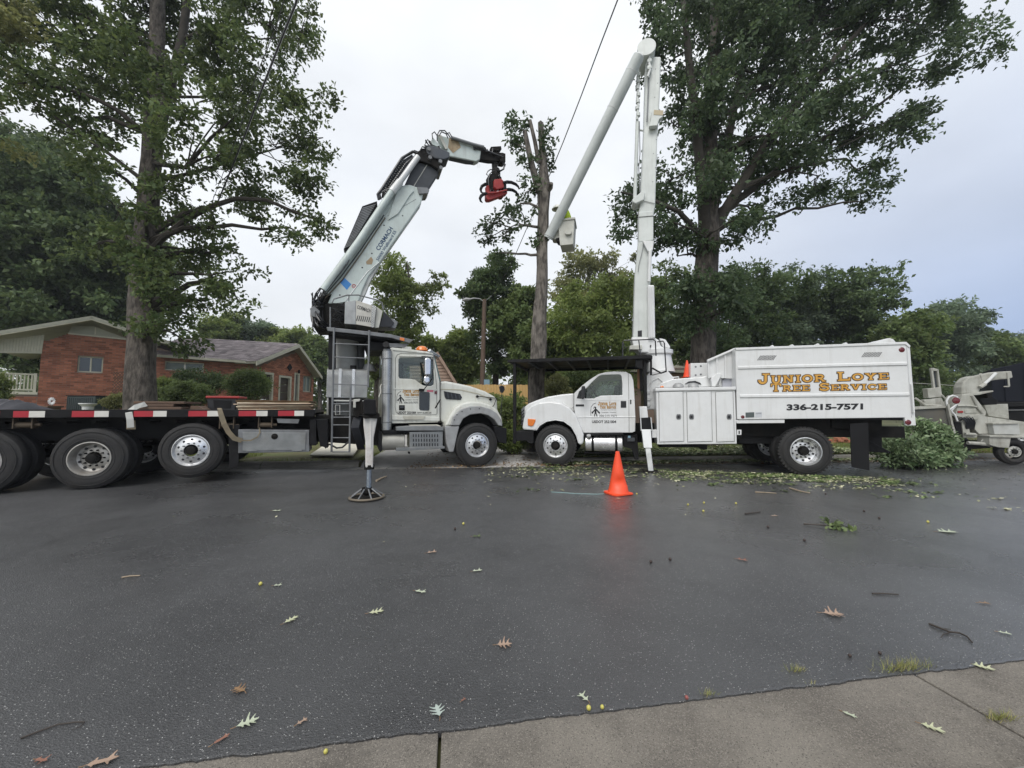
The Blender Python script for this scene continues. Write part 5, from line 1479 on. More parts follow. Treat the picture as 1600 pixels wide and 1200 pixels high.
# ------------------------------------------------------------------ outrigger of the crane truck (stands out in the road)
f0 = gnd(573, 779)
fl_ = L.local(f0)
OW = fl_[1]                              # distance of the leg from the truck side (negative: towards us)
og = empty('outrigger', (0, 0, 0), 0, ct)
P_([(568, 625), (571, 622), (587, 624), (588, 648), (569, 648)], OW-.16, OW+.16, 'leg_head', BLACK, og, bevel=.02)
hb = [L.q(571, 628, OW), L.q(585, 645, OW)]
MB().box(hb[0][0], hb[1][0], OW+.16, 1.0, hb[1][1], hb[0][1]).build('slide_beam', DARK, og, bevel=.01)
MB().box(hb[0][0]-.05, hb[1][0]+.05, .0, .6, hb[1][1]-.06, hb[0][1]+.06).build('beam_housing', DARK, og, bevel=.01)
LEGW = mat('worn_white', (.66,.65,.62), .5, c2=(.50,.48,.45), scale=4, dirt=.7, dirtc=(.22,.09,.035))
P_([(568, 649), (590, 649), (589, 657), (584, 684), (583, 731), (571, 731), (571, 690), (568, 665)], OW-.07, OW+.07, 'leg_tube', LEGW, og, bevel=.02)
P_([(577, 652), (581, 652), (580, 700), (578, 700)], OW-.085, OW-.0705, 'leg_rib', LEGW, og, bevel=.004)
bar([(571, 650), (588, 650)], OW-.09, .035, 'pivot_pin', DARK, og)
for x in (571.5, 587.5):
    c = L.q(x, 649, OW); MB().cyl((c[0], OW-.13, c[1]), (c[0], OW+.13, c[1]), .05, n=14).build('pivot_boss', DARK, og, smooth=True)
c0_, c1_ = L.q(577, 731, OW), L.q(577, 766, OW)
MB().cyl((c0_[0], OW, c0_[1]), (c0_[0], OW, .16), .042, n=16).build('jack_rod', mat('rod_chrome', (.45,.52,.60), .2, .9, c2=(.4,.45,.5), scale=5), og, smooth=True)
MB().cyl((c0_[0], OW, c0_[1]+.05), (c0_[0], OW, c0_[1]-.02), .075, n=16).build('rod_gland', DARK, og)
fx = fl_[0]; ft = empty('foot', (0, 0, 0), 0, og)
pts = [(fx + .255*math.cos(2*PI*k/28), OW + .255*math.sin(2*PI*k/28), .028) for k in range(29)]
m_ = MB(); m_.tube(pts, .018, 8); m_.build('foot_ring', mat('foot_steel', (.20,.17,.13), .55, .4, dirt=.5), ft, smooth=True)
m_ = MB(); m_.lathe([(0, .0), (.25, .0), (.25, .008), (0, .008)], (fx, OW, .004), 28, 'z'); m_.build('foot_pan', DARK, ft)
m_ = MB(); m_.lathe([(.075, .17), (.085, .15), (.085, .10), (.03, .05)], (fx, OW, 0), 18, 'z'); m_.build('foot_socket', DARK, ft)
for k in range(8):
    a = 2*PI*k/8 + .25
    m_ = MB(); m_.tube([(fx+.08*math.cos(a), OW+.08*math.sin(a), .155), (fx+.25*math.cos(a), OW+.25*math.sin(a), .038)], .011, 6); m_.build('foot_spoke', GREY, ft)
P_([(551, 625), (566, 624), (567, 640), (560, 652), (553, 650)], .1, .4, 'control_valves', DARK)
P_([(552, 624), (563, 623), (562, 627), (556, 628), (556, 637), (552, 637)], .05, .1, 'valve_cover', PALE)
m_ = MB()
for i in range(10):
    x = 553 + i*1.2; m_.tube([L.p(x, 652, .2), L.p(x-4, 668, .12), L.p(x+3, 690, .2), L.p(x+6, 702, .4)], .014, 6)
m_.build('outrigger_hose', BLACKG, ct, smooth=True)
bar([(545, 690), (535, 699), (526, 700), (515, 694), (508, 700)], .4, .02, 'hanging_hose', BLACKG, ct)

# ------------------------------------------------------------------ pierced panel and see-through cab glass
def pierced(outer, holes, w0, w1):
    bm_ = bmesh.new(); loops = []
    for lp in [outer] + holes:
        vs = [bm_.verts.new((u, w0, z)) for u, z in lp]
        for i in range(len(vs)): bm_.edges.new((vs[i], vs[(i+1) % len(vs)]))
        loops.append(len(vs))
    bm_.verts.ensure_lookup_table(); bm_.verts.index_update()
    bmesh.ops.triangle_fill(bm_, use_beauty=True, use_dissolve=False, edges=bm_.edges[:], normal=(0, -1, 0))
    bm_.verts.index_update()
    fs = [[v.index for v in f.verts] for f in bm_.faces]; vs = [v.co[:] for v in bm_.verts]; bm_.free()
    n = len(vs); mb = MB()
    allf = [tuple(f) for f in fs] + [tuple(i+n for i in reversed(f)) for f in fs]; s = 0
    for l in loops:
        for i in range(l): a, b = s+i, s+(i+1) % l; allf.append((a, n+a, n+b, b))
        s += l
    return mb.add(vs + [(v[0], w1, v[2]) for v in vs], allf)
def cab_glass():
    m = bpy.data.materials.new('cab_glass'); m.use_nodes = True
    N, Lk = m.node_tree.nodes, m.node_tree.links
    N.remove(N['Principled BSDF'])
    g = N.new('ShaderNodeBsdfGlossy'); g.inputs['Roughness'].default_value = .02; g.inputs['Color'].default_value = (.9,.95,.95,1)
    t = N.new('ShaderNodeBsdfTransparent'); t.inputs['Color'].default_value = (.84,.89,.87,1)
    f = N.new('ShaderNodeFresnel'); f.inputs['IOR'].default_value = 1.6
    x = N.new('ShaderNodeMixShader'); Lk.new(f.outputs[0], x.inputs[0]); Lk.new(t.outputs[0], x.inputs[1]); Lk.new(g.outputs[0], x.inputs[2])
    Lk.new(x.outputs[0], N['Material Output'].inputs['Surface']); return m
CG = cab_glass()
TEAL = mat('windshield_edge', (.10,.20,.19), .08, spec=.8)
INNER = mat('cab_interior', (.035,.035,.038), .8)

# ------------------------------------------------------------------ conventional cab of the crane truck
CW, CF = .26, W - .26
cab = empty('cab', (0, 0, 0), 0, ct)
co = L.poly([(599, 551), (604, 546), (613, 543), (640, 545.5), (668, 549.5), (677, 553), (687, 596), (687, 655), (684, 660), (599, 662)], CW)
ch = L.poly([(624.5, 559.5), (673, 558), (676, 562), (678.5, 590), (677.5, 601), (673, 603.5), (662, 602.5), (656, 599), (649, 593.5), (641, 592), (624.5, 591.5), (622.8, 588), (622.8, 562)], CW)
pierced(co, [ch], CW, CW+.05).build('near_side', CREAMW, cab, bevel=.012)
pierced(co, [ch], CF-.05, CF).build('far_side', CREAMW, cab)
MB().prism(ch, CW+.02, CW+.028).build('side_glass', CG, cab); MB().prism(ch, CF-.03, CF-.022).build('far_side_glass', CG, cab)
rp = L.poly([(599, 551), (604, 546), (613, 543), (640, 545.5), (668, 549.5), (677, 553), (675, 556), (612, 549), (601, 554)], CW)
MB().prism(rp, CW+.051, CF-.051).build('roof', CREAMW, cab)
# rear wall with its window
ub = co[0][0]; zb_, zt_ = co[-1][1], co[0][1]
rw = [(CW+.051, zb_), (CF-.051, zb_), (CF-.051, zt_), (CW+.051, zt_)]
rwz0, rwz1 = L.q(590, 593, CF)[1], L.q(590, 562, CF)[1]
hole = [(CW+.5, rwz0), (CF-.35, rwz0), (CF-.35, rwz1), (CW+.5, rwz1)]
pm = pierced(rw, [hole], 0, .05); pm.v = [(ub + v[1], v[0], v[2]) for v in pm.v]; pm.build('rear_wall', CREAMW, cab)
m_ = MB(); m_.box(ub+.01, ub+.02, CW+.45, CF-.3, rwz0-.04, rwz1+.04); m_.build('rear_glass', CG, cab)
m_ = MB()
for (a, b, c, d) in ((CW+.46, CW+.5, rwz0-.04, rwz1+.04), (CF-.35, CF-.31, rwz0-.04, rwz1+.04)): m_.box(ub-.012, ub-.001, a, b, c, d)
for z in (rwz0-.04, rwz1): m_.box(ub-.012, ub-.001, CW+.5, CF-.35, z, z+.04)
m_.build('rear_window_seal', BLACKG, cab)
# windshield and firewall
w0_, w1_ = L.q(678.5, 556, CW), L.q(688, 595, CW)
MB().hexa([(w0_[0], CW+.06, w0_[1]), (w1_[0], CW+.03, w1_[1]), (w1_[0]+.02, CW+.03, w1_[1]), (w0_[0]+.02, CW+.06, w0_[1])],
          [(w0_[0]+.05, CF-.06, w0_[1]), (w1_[0]+.05, CF-.03, w1_[1]), (w1_[0]+.07, CF-.03, w1_[1]), (w0_[0]+.07, CF-.06, w0_[1])]).build('windshield', TEAL, cab)
MB().box(w1_[0]-.02, w1_[0]+.01, CW+.06, CF-.06, zb_, w1_[1]).build('firewall', INNER, cab)
MB().box(ub+.06, w1_[0]-.05, CW+.06, CF-.06, zb_+.01, zb_+.06).build('floor', INNER, cab)
dsh = L.poly([(668, 596), (687, 596), (687, 620), (672, 620)], CW)
MB().prism(dsh, CW+.06, CF-.06).build('dashboard', INNER, cab)
sq = L.q(640, 596, .9)
for w in (.55, 1.5):
    m_ = MB(); m_.box(sq[0]-.32, sq[0]-.18, w, w+.5, sq[1]-.35, sq[1]+.42); m_.box(sq[0]-.3, sq[0]+.22, w, w+.5, sq[1]-.45, sq[1]-.3); m_.build('seat', INNER, cab, bevel=.05)
sc_ = L.q(664, 598, .8); m_ = MB()
m_.tube([(sc_[0] + .09*math.sin(2*PI*k/20), .85 + .22*math.cos(2*PI*k/20), sc_[1] + .17*math.sin(2*PI*k/20)) for k in range(21)], .018, 6); m_.build('steering_wheel', BLACK, cab)
# door lines, lower window, handle
SEAM = mat('panel_gap', (.10,.10,.09), .8)
bar([(618, 560), (621, 554), (626, 552.5), (672, 553.5), (677, 556), (682, 600), (683, 646), (681, 648), (624, 648), (619, 644), (617.5, 636), (618, 560)], CW-.001, .006, 'door_gap', SEAM, cab, n=5)
P_([(624, 554.5), (668, 555), (668, 557.5), (624, 557)], CW-.03, CW-.001, 'drip_rail', CREAMW, cab, bevel=.004)
P_([(613, 606.5), (655, 606.5), (684, 608), (684, 609.5), (613, 608.5)], CW-.008, CW-.001, 'belt_line', CREAMW, cab, bevel=0)
P_([(655, 613), (657, 612), (670, 612.5), (671.5, 614), (671, 640), (669, 641.5), (657, 641), (655, 639)], CW-.012, CW-.001, 'lower_door_window', GLASSD, cab, bevel=.005)
P_([(623.5, 633), (632.5, 633), (632.5, 641), (623.5, 641)], CW-.012, CW-.001, 'door_handle', BLACK, cab, bevel=.006)
P_([(625, 635), (631, 635), (631, 638), (625, 638)], CW-.03, CW-.013, 'handle_lever', DGREY, cab)
P_([(612, 649), (687, 652), (687, 658), (612, 656)], CW-.03, CW-.001, 'rocker_panel', CREAMW, cab, bevel=.01)
P_([(629, 650), (665, 650), (662, 655.5), (632, 655.5)], CW-.05, CW-.031, 'rocker_step', mat('step_beige', (.5,.49,.42), .5, dirt=.3), cab, bevel=.004)
P_([(667, 608.5), (677, 608.5), (677, 612.5), (667, 612)], CW-.006, CW-.001, 'red_sticker', mat('pink_sticker', (.62,.16,.22), .5), cab, bevel=0)
P_([(679, 611), (683, 611), (683, 615.5), (679, 615.5)], CW-.02, CW-.001, 'side_marker', LAMPR, cab, bevel=.003)
P_([(614, 545), (676, 551.5), (676.5, 553), (614, 547)], CW-.02, CW-.001, 'roof_gutter', CREAMW, cab, bevel=0)
P_([(628, 544.5), (643, 546), (643, 542), (630, 541)], 1.2, 1.5, 'roof_vent', CREAMW, cab)
P_([(671, 549), (674, 546.5), (688, 556), (686, 558.5), (677, 554)], CW+.0, CF, 'sun_visor', mat('visor_grey', (.30,.33,.35), .2, .5), cab, bevel=.004)
for k in range(2): bar([(673+k*3, 547.5+k*2), (686+k*1.5, 557)], CW-.02, .008, 'visor_rib', CHROME, cab, n=5)
bc = L.q(659, 548, 1.2)
m_ = MB(); m_.lathe([(0, .13), (.10, .11), (.15, .06), (.16, 0)], (bc[0], 1.2, bc[1]+.0), 18, 'z'); m_.build('beacon', AMBER, cab, smooth=True)
# mirrors
mr_ = empty('mirror', (0, 0, 0), 0, cab)
P_([(663.5, 561), (666, 559), (671, 559), (673.5, 562), (673, 586), (664, 586)], CW-.42, CW-.28, 'mirror_shell', CHROME, mr_, bevel=.03)
P_([(663, 588), (671, 588), (672, 597), (667, 600), (662, 597)], CW-.40, CW-.26, 'convex_mirror', CHROME, mr_, bevel=.03)
bar([(659, 557), (676, 558), (677, 575), (675, 592), (668, 601), (661, 611)], [CW-.1, CW-.33, CW-.33, CW-.33, CW-.2, CW-.02], .013, 'mirror_arm', BLACKG, mr_)
P_([(655, 607), (663, 607.5), (663, 611.5), (655, 611)], CW-.06, CW-.001, 'arm_bracket', BLACK, mr_)
bar([(688, 624), (684, 631), (680, 638)], CW-.10, .016, 'grab_handle', BLACK, cab)
# hood, fender, flare
HOODW = .34
P_([(687.5, 596), (697, 595.5), (708, 597.5), (735, 603), (759, 611.5), (774, 620), (777.5, 626), (778, 646), (767, 640), (751, 634), (729, 634), (714, 642), (703, 656), (697, 664), (687.5, 657)], HOODW, W-HOODW, 'hood', CREAMW, cab, bevel=.05)
P_([(688, 607.5), (720, 608.5), (748, 615), (770, 624), (770, 625.3), (748, 616.3), (720, 609.8), (688, 608.8)], HOODW-.008, HOODW-.001, 'hood_crease', mat('yellowed_trim', (.45,.42,.32), .6), cab, bevel=0)
P_([(695, 666), (703, 650), (712, 637), (722, 630.5), (735, 627.5), (751, 628), (767, 633), (778, 641), (784, 652), (786, 665), (779, 664), (773, 655), (763, 648), (751, 645), (735, 647), (724, 653), (718, 664)], .06, .52, 'fender', CREAMW, cab, bevel=.04)
P_([(704, 665), (708, 651), (719, 640), (735, 634.5), (751, 634.5), (767, 639), (777, 646), (782, 655), (785.5, 666), (779, 665), (773, 656), (763, 649), (751, 646), (735, 648), (724, 654), (718, 665)], .0, .42, 'fender_flare', SILVER, cab, bevel=.02)
for x, y in ((710, 656), (714, 648), (722, 643), (735, 639), (749, 638.5)):
    c = L.q(x, y, 0); MB().lathe([(0, -.008), (.012, -.006), (.014, .001)], (c[0], .0, c[1]), 8).build('flare_bolt', BLACK, cab)
P_([(695, 666), (718, 666), (714, 682), (709, 706), (702, 706.5), (698, 694)], .02, .40, 'fender_skirt', SILVER, cab, bevel=.02)
MB().box(uf-.62, uf+.62, .53, .6, RT+.1, L.q(746, 630, .5)[1]).build('wheel_well', DARK, cab)
P_([(693.5, 611), (719, 615.5), (722, 621), (720, 625), (697, 623.5), (695, 620)], HOODW-.02, HOODW+.02, 'hood_vent', BLACKG, cab, bevel=.006)
for k in range(4):
    x = 698 + k*6; P_([(x, 613+k), (x+2, 613.5+k), (x+4, 623), (x+2, 623)], HOODW-.035, HOODW-.021, 'vent_fin', DGREY, cab, bevel=0)
P_([(778, 648), (783, 656), (785, 664), (781, 662)], .04, .3, 'headlamp', GREY, cab, bevel=.01)
P_([(772, 667), (775, 665.5), (792, 669), (792, 693.5), (780, 692), (774, 680)], .02, W-.02, 'bumper', BLACK, cab, bevel=.02)
bar([(744, 619), (752, 619.5), (774, 622), (777, 624)], HOODW-.03, .010, 'hood_latch_rod', BLACKG, cab)
bar([(776, 622), (772, 633), (769, 636)], HOODW-.05, .010, 'hood_latch_rod', BLACKG, cab)
for x, y in ((745.5, 619.5), (766, 624)): 
    c = L.q(x, y, HOODW); MB().lathe([(0, -.05), (.03, -.045), (.035, 0)], (c[0], HOODW, c[1]), 10).build('rubber_stop', BLACK, cab)
# fender mirror on a stalk
bar([(781, 668), (783, 640), (785, 620)], .3, .010, 'fender_mirror_stalk', BLACKG, cab)
c = L.q(785, 608, 1.9); m_ = MB(); m_.prism(L.poly([(781, 604), (784, 602), (788, 604), (789, 609), (786, 614), (783, 613)], 1.9), 1.9, 2.0); m_.build('fender_mirror', BLACKG, cab, bevel=.01)
bar([(784, 613), (784, 620), (779, 622)], 1.9, .010, 'mirror_stalk', BLACKG, cab)
# steps, tank, slotted box, exhaust
P_([(619, 667), (640, 665.5), (683, 665), (693, 668), (693, 673), (619, 673)], .05, .5, 'upper_step', ALUD, bevel=.01)
P_([(640, 664), (684, 663.5), (690, 666), (640, 667)], .2, .45, 'step_tread', mat('cream_step', (.58,.56,.48), .6, dirt=.4), bevel=.004)
P_([(619, 700), (655, 698.5), (695, 697.5), (695, 701), (619, 705)], .02, .3, 'lower_step', ALUD, bevel=.006)
P_([(638, 706), (641, 706), (641, 709), (638, 709)], .1, .2, 'step_bracket', BLACK)
bx_ = empty('battery_box', (0, 0, 0), 0, ct)
P_([(640, 675), (692, 674), (692, 698), (640, 699.5)], .08, .6, 'box_shell', ALUD, bx_, bevel=.01)
for r in range(3):
    for k in range(10):
        x = 645 + k*4.2 + r*.2; y = 678.5 + r*7
        P_([(x, y), (x+1.6, y), (x+1.6, y+4.6), (x, y+4.6)], .072, .0795, 'slot', BLACKG, bx_, bevel=0)
c0_, c1_ = L.q(596, 691.5, .1), L.q(633, 691.5, .1)
rz = (L.q(610, 678, .1)[1] - L.q(610, 705, .1)[1]) / 2
MB().cyl((c0_[0], .1+rz, c0_[1]), (c1_[0], .1+rz, c0_[1]), rz, n=32).build('fuel_tank', mat('tank_dull', (.46,.45,.40), .42, .3, c2=(.36,.35,.31), scale=3, dirt=.4), ct, bevel=.02, smooth=True)
P_([(598, 672), (692, 671), (692, 675), (598, 678)], .12, .6, 'step_frame', BLACK)
P_([(592, 675), (597, 675), (597, 704), (594, 707), (591, 700)], .1, 1.2, 'tank_bracket', BLACK)
ex_ = empty('exhaust_stack', (0, 0, 0), 0, ct)
c0_, c1_ = L.q(604.5, 672, .12), L.q(605.5, 548, .12)
rz = (L.q(613, 600, .12)[0] - L.q(597.5, 600, .12)[0]) / 2
SHLD = mat('heat_shield', (.52,.53,.53), .32, .85, c2=(.36,.37,.37), scale=4, dirt=.3)
def perforated(m, s):
    N, Lk = m.node_tree.nodes, m.node_tree.links; b = N['Principled BSDF']
    src = b.inputs['Base Color'].links[0].from_socket
    t = N.new('ShaderNodeTexCoord'); v = N.new('ShaderNodeTexVoronoi'); v.inputs['Scale'].default_value = s; v.inputs['Randomness'].default_value = .0
    mp_ = N.new('ShaderNodeMapping'); mp_.inputs['Rotation'].default_value = (0, R(45), 0); Lk.new(t.outputs['Object'], mp_.inputs[0]); Lk.new(mp_.outputs[0], v.inputs['Vector'])
    r = N.new('ShaderNodeMapRange'); r.inputs[1].default_value = .26; r.inputs[2].default_value = .36; r.inputs[3].default_value = 1; r.inputs[4].default_value = 0
    Lk.new(v.outputs['Distance'], r.inputs[0]); x = N.new('ShaderNodeMix'); x.data_type = 'RGBA'
    Lk.new(r.outputs[0], x.inputs['Factor']); Lk.new(src, x.inputs['A']); x.inputs['B'].default_value = (.03,.03,.03,1); Lk.new(x.outputs['Result'], b.inputs['Base Color'])
perforated(SHLD, 38)
MB().cyl((c0_[0], .12+rz, c0_[1]), (c1_[0], .12+rz, c1_[1]), rz, n=32).build('heat_shield', SHLD, ex_, smooth=True)
MB().cyl((c1_[0], .12+rz, c1_[1]-.1), (c1_[0], .12+rz, c1_[1]+.05), rz*.8, n=24).build('stack_pipe', GREY, ex_, smooth=True)
e_ = L.p(607, 540, .12+rz)
MB().tube([(c1_[0], .12+rz, c1_[1]), (c1_[0], .12+rz, c1_[1]+.06), (c1_[0]-.02, .06+rz, c1_[1]+.12), (c1_[0]-.04, -.03+rz, c1_[1]+.14)], [rz*.62, rz*.62, rz*.62, rz*.66], 16).build('stack_elbow', BLACK, ex_, smooth=True)
for y in (560, 615, 660):
    c = L.q(605, y, .12); MB().cyl((c[0], .12+rz, c[1]-.015), (c[0], .12+rz, c[1]+.015), rz+.006, n=32).build('clamp_band', GREY, ex_)
bar([(596, 600), (594, 605), (595, 612), (592, 620)], .15, .010, 'air_hose', TAPEW, ct)
# lettering on the cab door
TWN = CW - .0035
slab_text('lettering', 'Junior Loye', pq(L, 629, 608.5, 654.5, 613.5, TWN), TWN+.001, BROWNINK, cab, .05)
slab_text('lettering', 'Junior Loye', pq(L, 629, 608.5, 654.5, 613.5, TWN), TWN-.0012, GOLD, cab)
slab_text('lettering', 'Tree Service', pq(L, 631.5, 614.5, 654.5, 618.5, TWN), TWN+.001, BROWNINK, cab, .05)
slab_text('lettering', 'Tree Service', pq(L, 631.5, 614.5, 654.5, 618.5, TWN), TWN-.0012, GOLD, cab)
text('lettering', 'Complete Tree Service', pq(L, 632.5, 620, 653, 622, TWN), TWN, INK, cab)
text('lettering', 'Licensed - Insured', pq(L, 633.5, 623.5, 653, 625.5, TWN), TWN, INK, cab)
text('lettering', '336-215-7571', pq(L, 631, 627.5, 653, 630.5, TWN), TWN, INK, cab, .02)
text('lettering', 'USDOT 2521004', pq(L, 621.5, 642.8, 650, 646.8, TWN), TWN, INK, cab, .035)
text('lettering', 'GVW 66,000 LBS', pq(L, 652, 643.8, 674, 646.5, TWN), TWN, INK, cab, .03)
company_logo(L, 619.5, 611, 13, 20, TWN, cab)
text('emblem_letters', 'MACK', pq(L, 700, 604, 716, 606.5, HOODW-.004, dy0=2, dy1=2), HOODW-.004, SILVER, cab) if False else None

# ------------------------------------------------------------------ loads lying on the deck
def deckthing(name, label, cat, group=None):
    return thing(name, label, cat, L, group=group)
pl = deckthing('plywood_stack', 'stack of weathered plywood sheets on the deck beside the ladder', 'plywood')
rg_ = random.Random(2)
for i in range(8):
    o1, o2 = rg_.uniform(-3, 3), rg_.uniform(-4, 3)
    a, b = L.q(367 + o1 + abs(i-4)*.6, 641, .3)[0], L.q(487 + o2 - abs(i-4), 641, .3)[0]
    z = zt + .014 + i*.025; tl = rg_.uniform(-.006, .006)
    MB().hexa([(a, .30 + rg_.uniform(-.05, .05), z+tl), (b, .32 + rg_.uniform(-.05, .05), z-tl), (b, 1.5, z-tl), (a, 1.5, z+tl)],
              [(a, .30, z+.018+tl), (b, .32, z+.018-tl), (b, 1.5, z+.018-tl), (a, 1.5, z+.018+tl)]).build('plywood_sheet', island(mat('ply%d' % (i % 3), [(.55,.46,.32), (.33,.25,.18), (.62,.55,.42)][i % 3], .8, c2=(.3,.2,.13), scale=3, stretch=(1,5,5), bump=.2), .9, 1.1), pl)
mt = deckthing('wood_mats', 'three dark old timber pads stacked on the deck, near the white strap', 'timber pads')
for i, (a, b) in enumerate(((204, 283), (212, 270), (206, 286))):
    ua, ub = L.q(a, 640, .35)[0], L.q(b, 640, .35)[0]
    MB().box(ua, ub, .35 + i*.02, 1.3, zt+.014 + i*.055, zt+.062 + i*.055).build('timber_pad', OLDW, mt, bevel=.008)
bk = deckthing('plank', 'short brown plank lying on the deck left of the black tote', 'plank')
MB().prism(L.poly([(296, 641.5), (298, 634), (308, 634), (322, 641.5)], .5), .5, 1.0).build('board', OLDW, bk)
to = deckthing('storage_tote', 'black plastic tote with red lid standing on the deck', 'tote')
P_([(324, 641.5), (323, 621), (371, 622), (368, 641.5)], .9, 1.45, 'tub', BLACKG, to, bevel=.02)
P_([(321, 618.5), (374, 619), (374, 622.5), (321, 622)], .86, 1.49, 'lid', RED, to, bevel=.012)
P_([(333, 625), (362, 625.5), (360, 638), (335, 638)], .885, .899, 'side_panel', BLACK, to, bevel=.004)
st1 = deckthing('ratchet_strap', 'tan webbing strap hanging over the deck edge behind the pusher wheel', 'strap')
def webbing(pts, hw, name, m, parent):
    v = []; 
    for i, p in enumerate(pts):
        a, b = Vector(pts[max(i-1, 0)]), Vector(pts[min(i+1, len(pts)-1)]); d = (b-a).normalized()
        s = Vector((d.z, 0, -d.x)); s = s.normalized() * hw if s.length > .1 else Vector((hw, 0, 0))
        p = Vector(p); v += [p - s, p + s, p + s + Vector((0, .006, 0)), p - s + Vector((0, .006, 0))]
    f = []
    for i in range(len(pts)-1):
        for k in range(4): f.append((i*4+k, i*4+(k+1) % 4, (i+1)*4+(k+1) % 4, (i+1)*4+k))
    MB().add(v, f).build(name, m, parent)
webbing([L.p(340, 641, .1), L.p(343, 640, -.03), L.p(346, 650, -.045), L.p(350, 662, -.06), L.p(357, 675, -.04), L.p(366, 685, -.03), L.p(378, 688.5, -.02)], .045, 'webbing', STRAP, st1)
webbing([L.p(378, 688.5, -.02), L.p(392, 688, -.02), L.p(402, 683, -.03), L.p(406, 676, .0), L.p(405, 668, .05)], .012, 'webbing_tail', STRAP, st1)
st2 = deckthing('ratchet_strap', 'pale flat strap laid from the timber pads down over the deck edge', 'strap')
webbing([L.p(228, 631, .34), L.p(214, 635, .2), L.p(203, 642, .02), L.p(201, 645, -.04), L.p(203, 655, -.05), L.p(204, 668, -.04)], .05, 'webbing', WEBW, st2)
P_([(197, 657), (211, 657), (212, 671), (197, 671)], -.03, -.015, 'strap_end', STRAP, st2)
tp = deckthing('folded_tarp', 'crumpled dark grey tarp heap on the deck at the left picture edge', 'tarp')
m_ = MB(); n1, n2 = 18, 6; tv = []
for i in range(n1):
    for j in range(n2):
        u, z = L.q(-60 + i*5.1, 642, .5); t = i/(n1-1); hgt = .17 * math.sin(PI*min(1, (1-t)*1.1 + .0))**.7 * (math.sin(PI*(j+.0)/(n2-1))**.5 if 0 < j < n2-1 else 0) if 0 < i < n1-1 else 0
        tv.append((u, .3 + j*.22, zt + .014 + hgt*(1 + .25*math.sin(i*1.9+j*2.3))))
m_.add(tv, [(i*n2+j, (i+1)*n2+j, (i+1)*n2+j+1, i*n2+j+1) for i in range(n1-1) for j in range(n2-1)]); m_.build('tarp_cloth', mat('tarp', (.07,.07,.08), .8), tp, smooth=True)
# ================================================================== AERIAL LIFT CHIP TRUCK (right)
RA = -14
g2 = gnd(868, 729)
T = Frame(g2.x, g2.y, RA)                # origin under the steer wheel, u towards its rear (to the right)
lt = thing('lift_truck', 'white tree service truck with chip box, tool lockers and raised aerial lift', 'truck', T)
def Q_(pts, w0, w1, name, m, parent=None, bevel=.008, smooth=False, at_w=None):
    return P_(pts, w0, w1, name, m, parent if parent is not None else lt, bevel, T, smooth=smooth, at_w=at_w)
def tbar(pts, w, r, name, m, parent=None, n=8): return bar(pts, w, r, name, m, parent if parent is not None else lt, T, n)
tq = T.q
RW = .51
urr = tq(1259, 705)[0]
wheel(lt, 0, RW, .0, RW, .28, 'front'); wheel(lt, 0, RW, W-.02, RW, .28, 'front', out=-1, lugs=False)
wheel(lt, urr, RW, -.02, RW, .27, 'rear', rim_m=ALU, lugh=.012); wheel(lt, urr, RW, .60, RW, .27, 'rear', out=-1, lugs=False)
wheel(lt, urr, RW, W-.62, RW, .27, 'rear', lugs=False); wheel(lt, urr, RW, W, RW, .27, 'rear', out=-1)
for u in (0, urr): MB().cyl((u, .2, RW-.02), (u, W-.2, RW-.02), .08).build('axle', DARK, lt)
for w in (.74, W-.82): MB().box(-.6, tq(1415, 660, .7)[0], w, w+.08, .78, 1.03).build('chassis_rail', DARK, lt)
MB().box(-.45, .9, .8, W-.8, .6, 1.3).build('engine', DARK, lt)
m_ = MB()
for w in (.8, W-.86): m_.prism([(urr-.7, .85), (urr-.2, .62), (urr+.2, .62), (urr+.7, .85), (urr+.2, .72), (urr-.2, .72)], w-.05, w+.05)
m_.build('leaf_spring', DARK, lt)
MB().box(.9, urr-.7, .95, W-.95, .55, .95).build('driveline', DARK, lt)
# cab
k = .20; KF = W - .2
lc = empty('cab', (0, 0, 0), 0, lt)
so = [(897, 640), (897, 614.5), (909, 603), (921, 593.5), (935, 584.5), (946, 581.5), (960, 580.3), (978, 581), (986, 585), (989.5, 594), (991, 611), (993, 653), (992.5, 674), (988, 676), (912, 676.5), (906, 664), (900, 652)]
swn = [(911, 622.5), (909.5, 618), (914, 609), (924, 598), (935, 588), (940, 585.8), (968, 585), (971, 587), (972.3, 600), (972.3, 617.5), (939, 618.3), (933, 620.5), (928, 622.7)]
pierced(T.poly(so, k), [T.poly(swn, k)], k, k+.05).build('near_side', WHITE, lc, bevel=.012)
pierced(T.poly(so, k), [T.poly(swn, k)], KF-.05, KF).build('far_side', WHITE, lc)
MB().prism(T.poly(swn, k), k+.018, k+.026).build('side_glass', CG, lc); MB().prism(T.poly(swn, k), KF-.026, KF-.018).build('far_side_glass', CG, lc)
MB().prism(T.poly([(921, 593.5), (935, 584.5), (946, 581.5), (960, 580.3), (978, 581), (986, 585), (989.5, 594), (987, 596), (984, 588), (960, 583), (936, 587), (924, 595.5)], k), k+.051, KF-.051).build('roof', WHITE, lc)
MB().prism(T.poly([(897, 614), (921, 593.5), (924, 595), (900, 615.5)], k), k+.055, KF-.055).build('windshield', GLASSD, lc)
zf = tq(950, 672, k)[1]
MB().box(tq(905, 600, k)[0], tq(988, 600, k)[0], k+.06, KF-.06, zf, zf+.05).build('floor', INNER, lc)
rwz = tq(988, 618, k)[1]
MB().box(tq(986, 600, k)[0], tq(989, 600, k)[0], k+.06, KF-.06, zf, rwz+.12).build('rear_wall', INNER, lc)
MB().prism(T.poly([(899, 616), (918, 613), (926, 625), (926, 650), (899, 650)], k), k+.06, KF-.06).build('dashboard', INNER, lc)
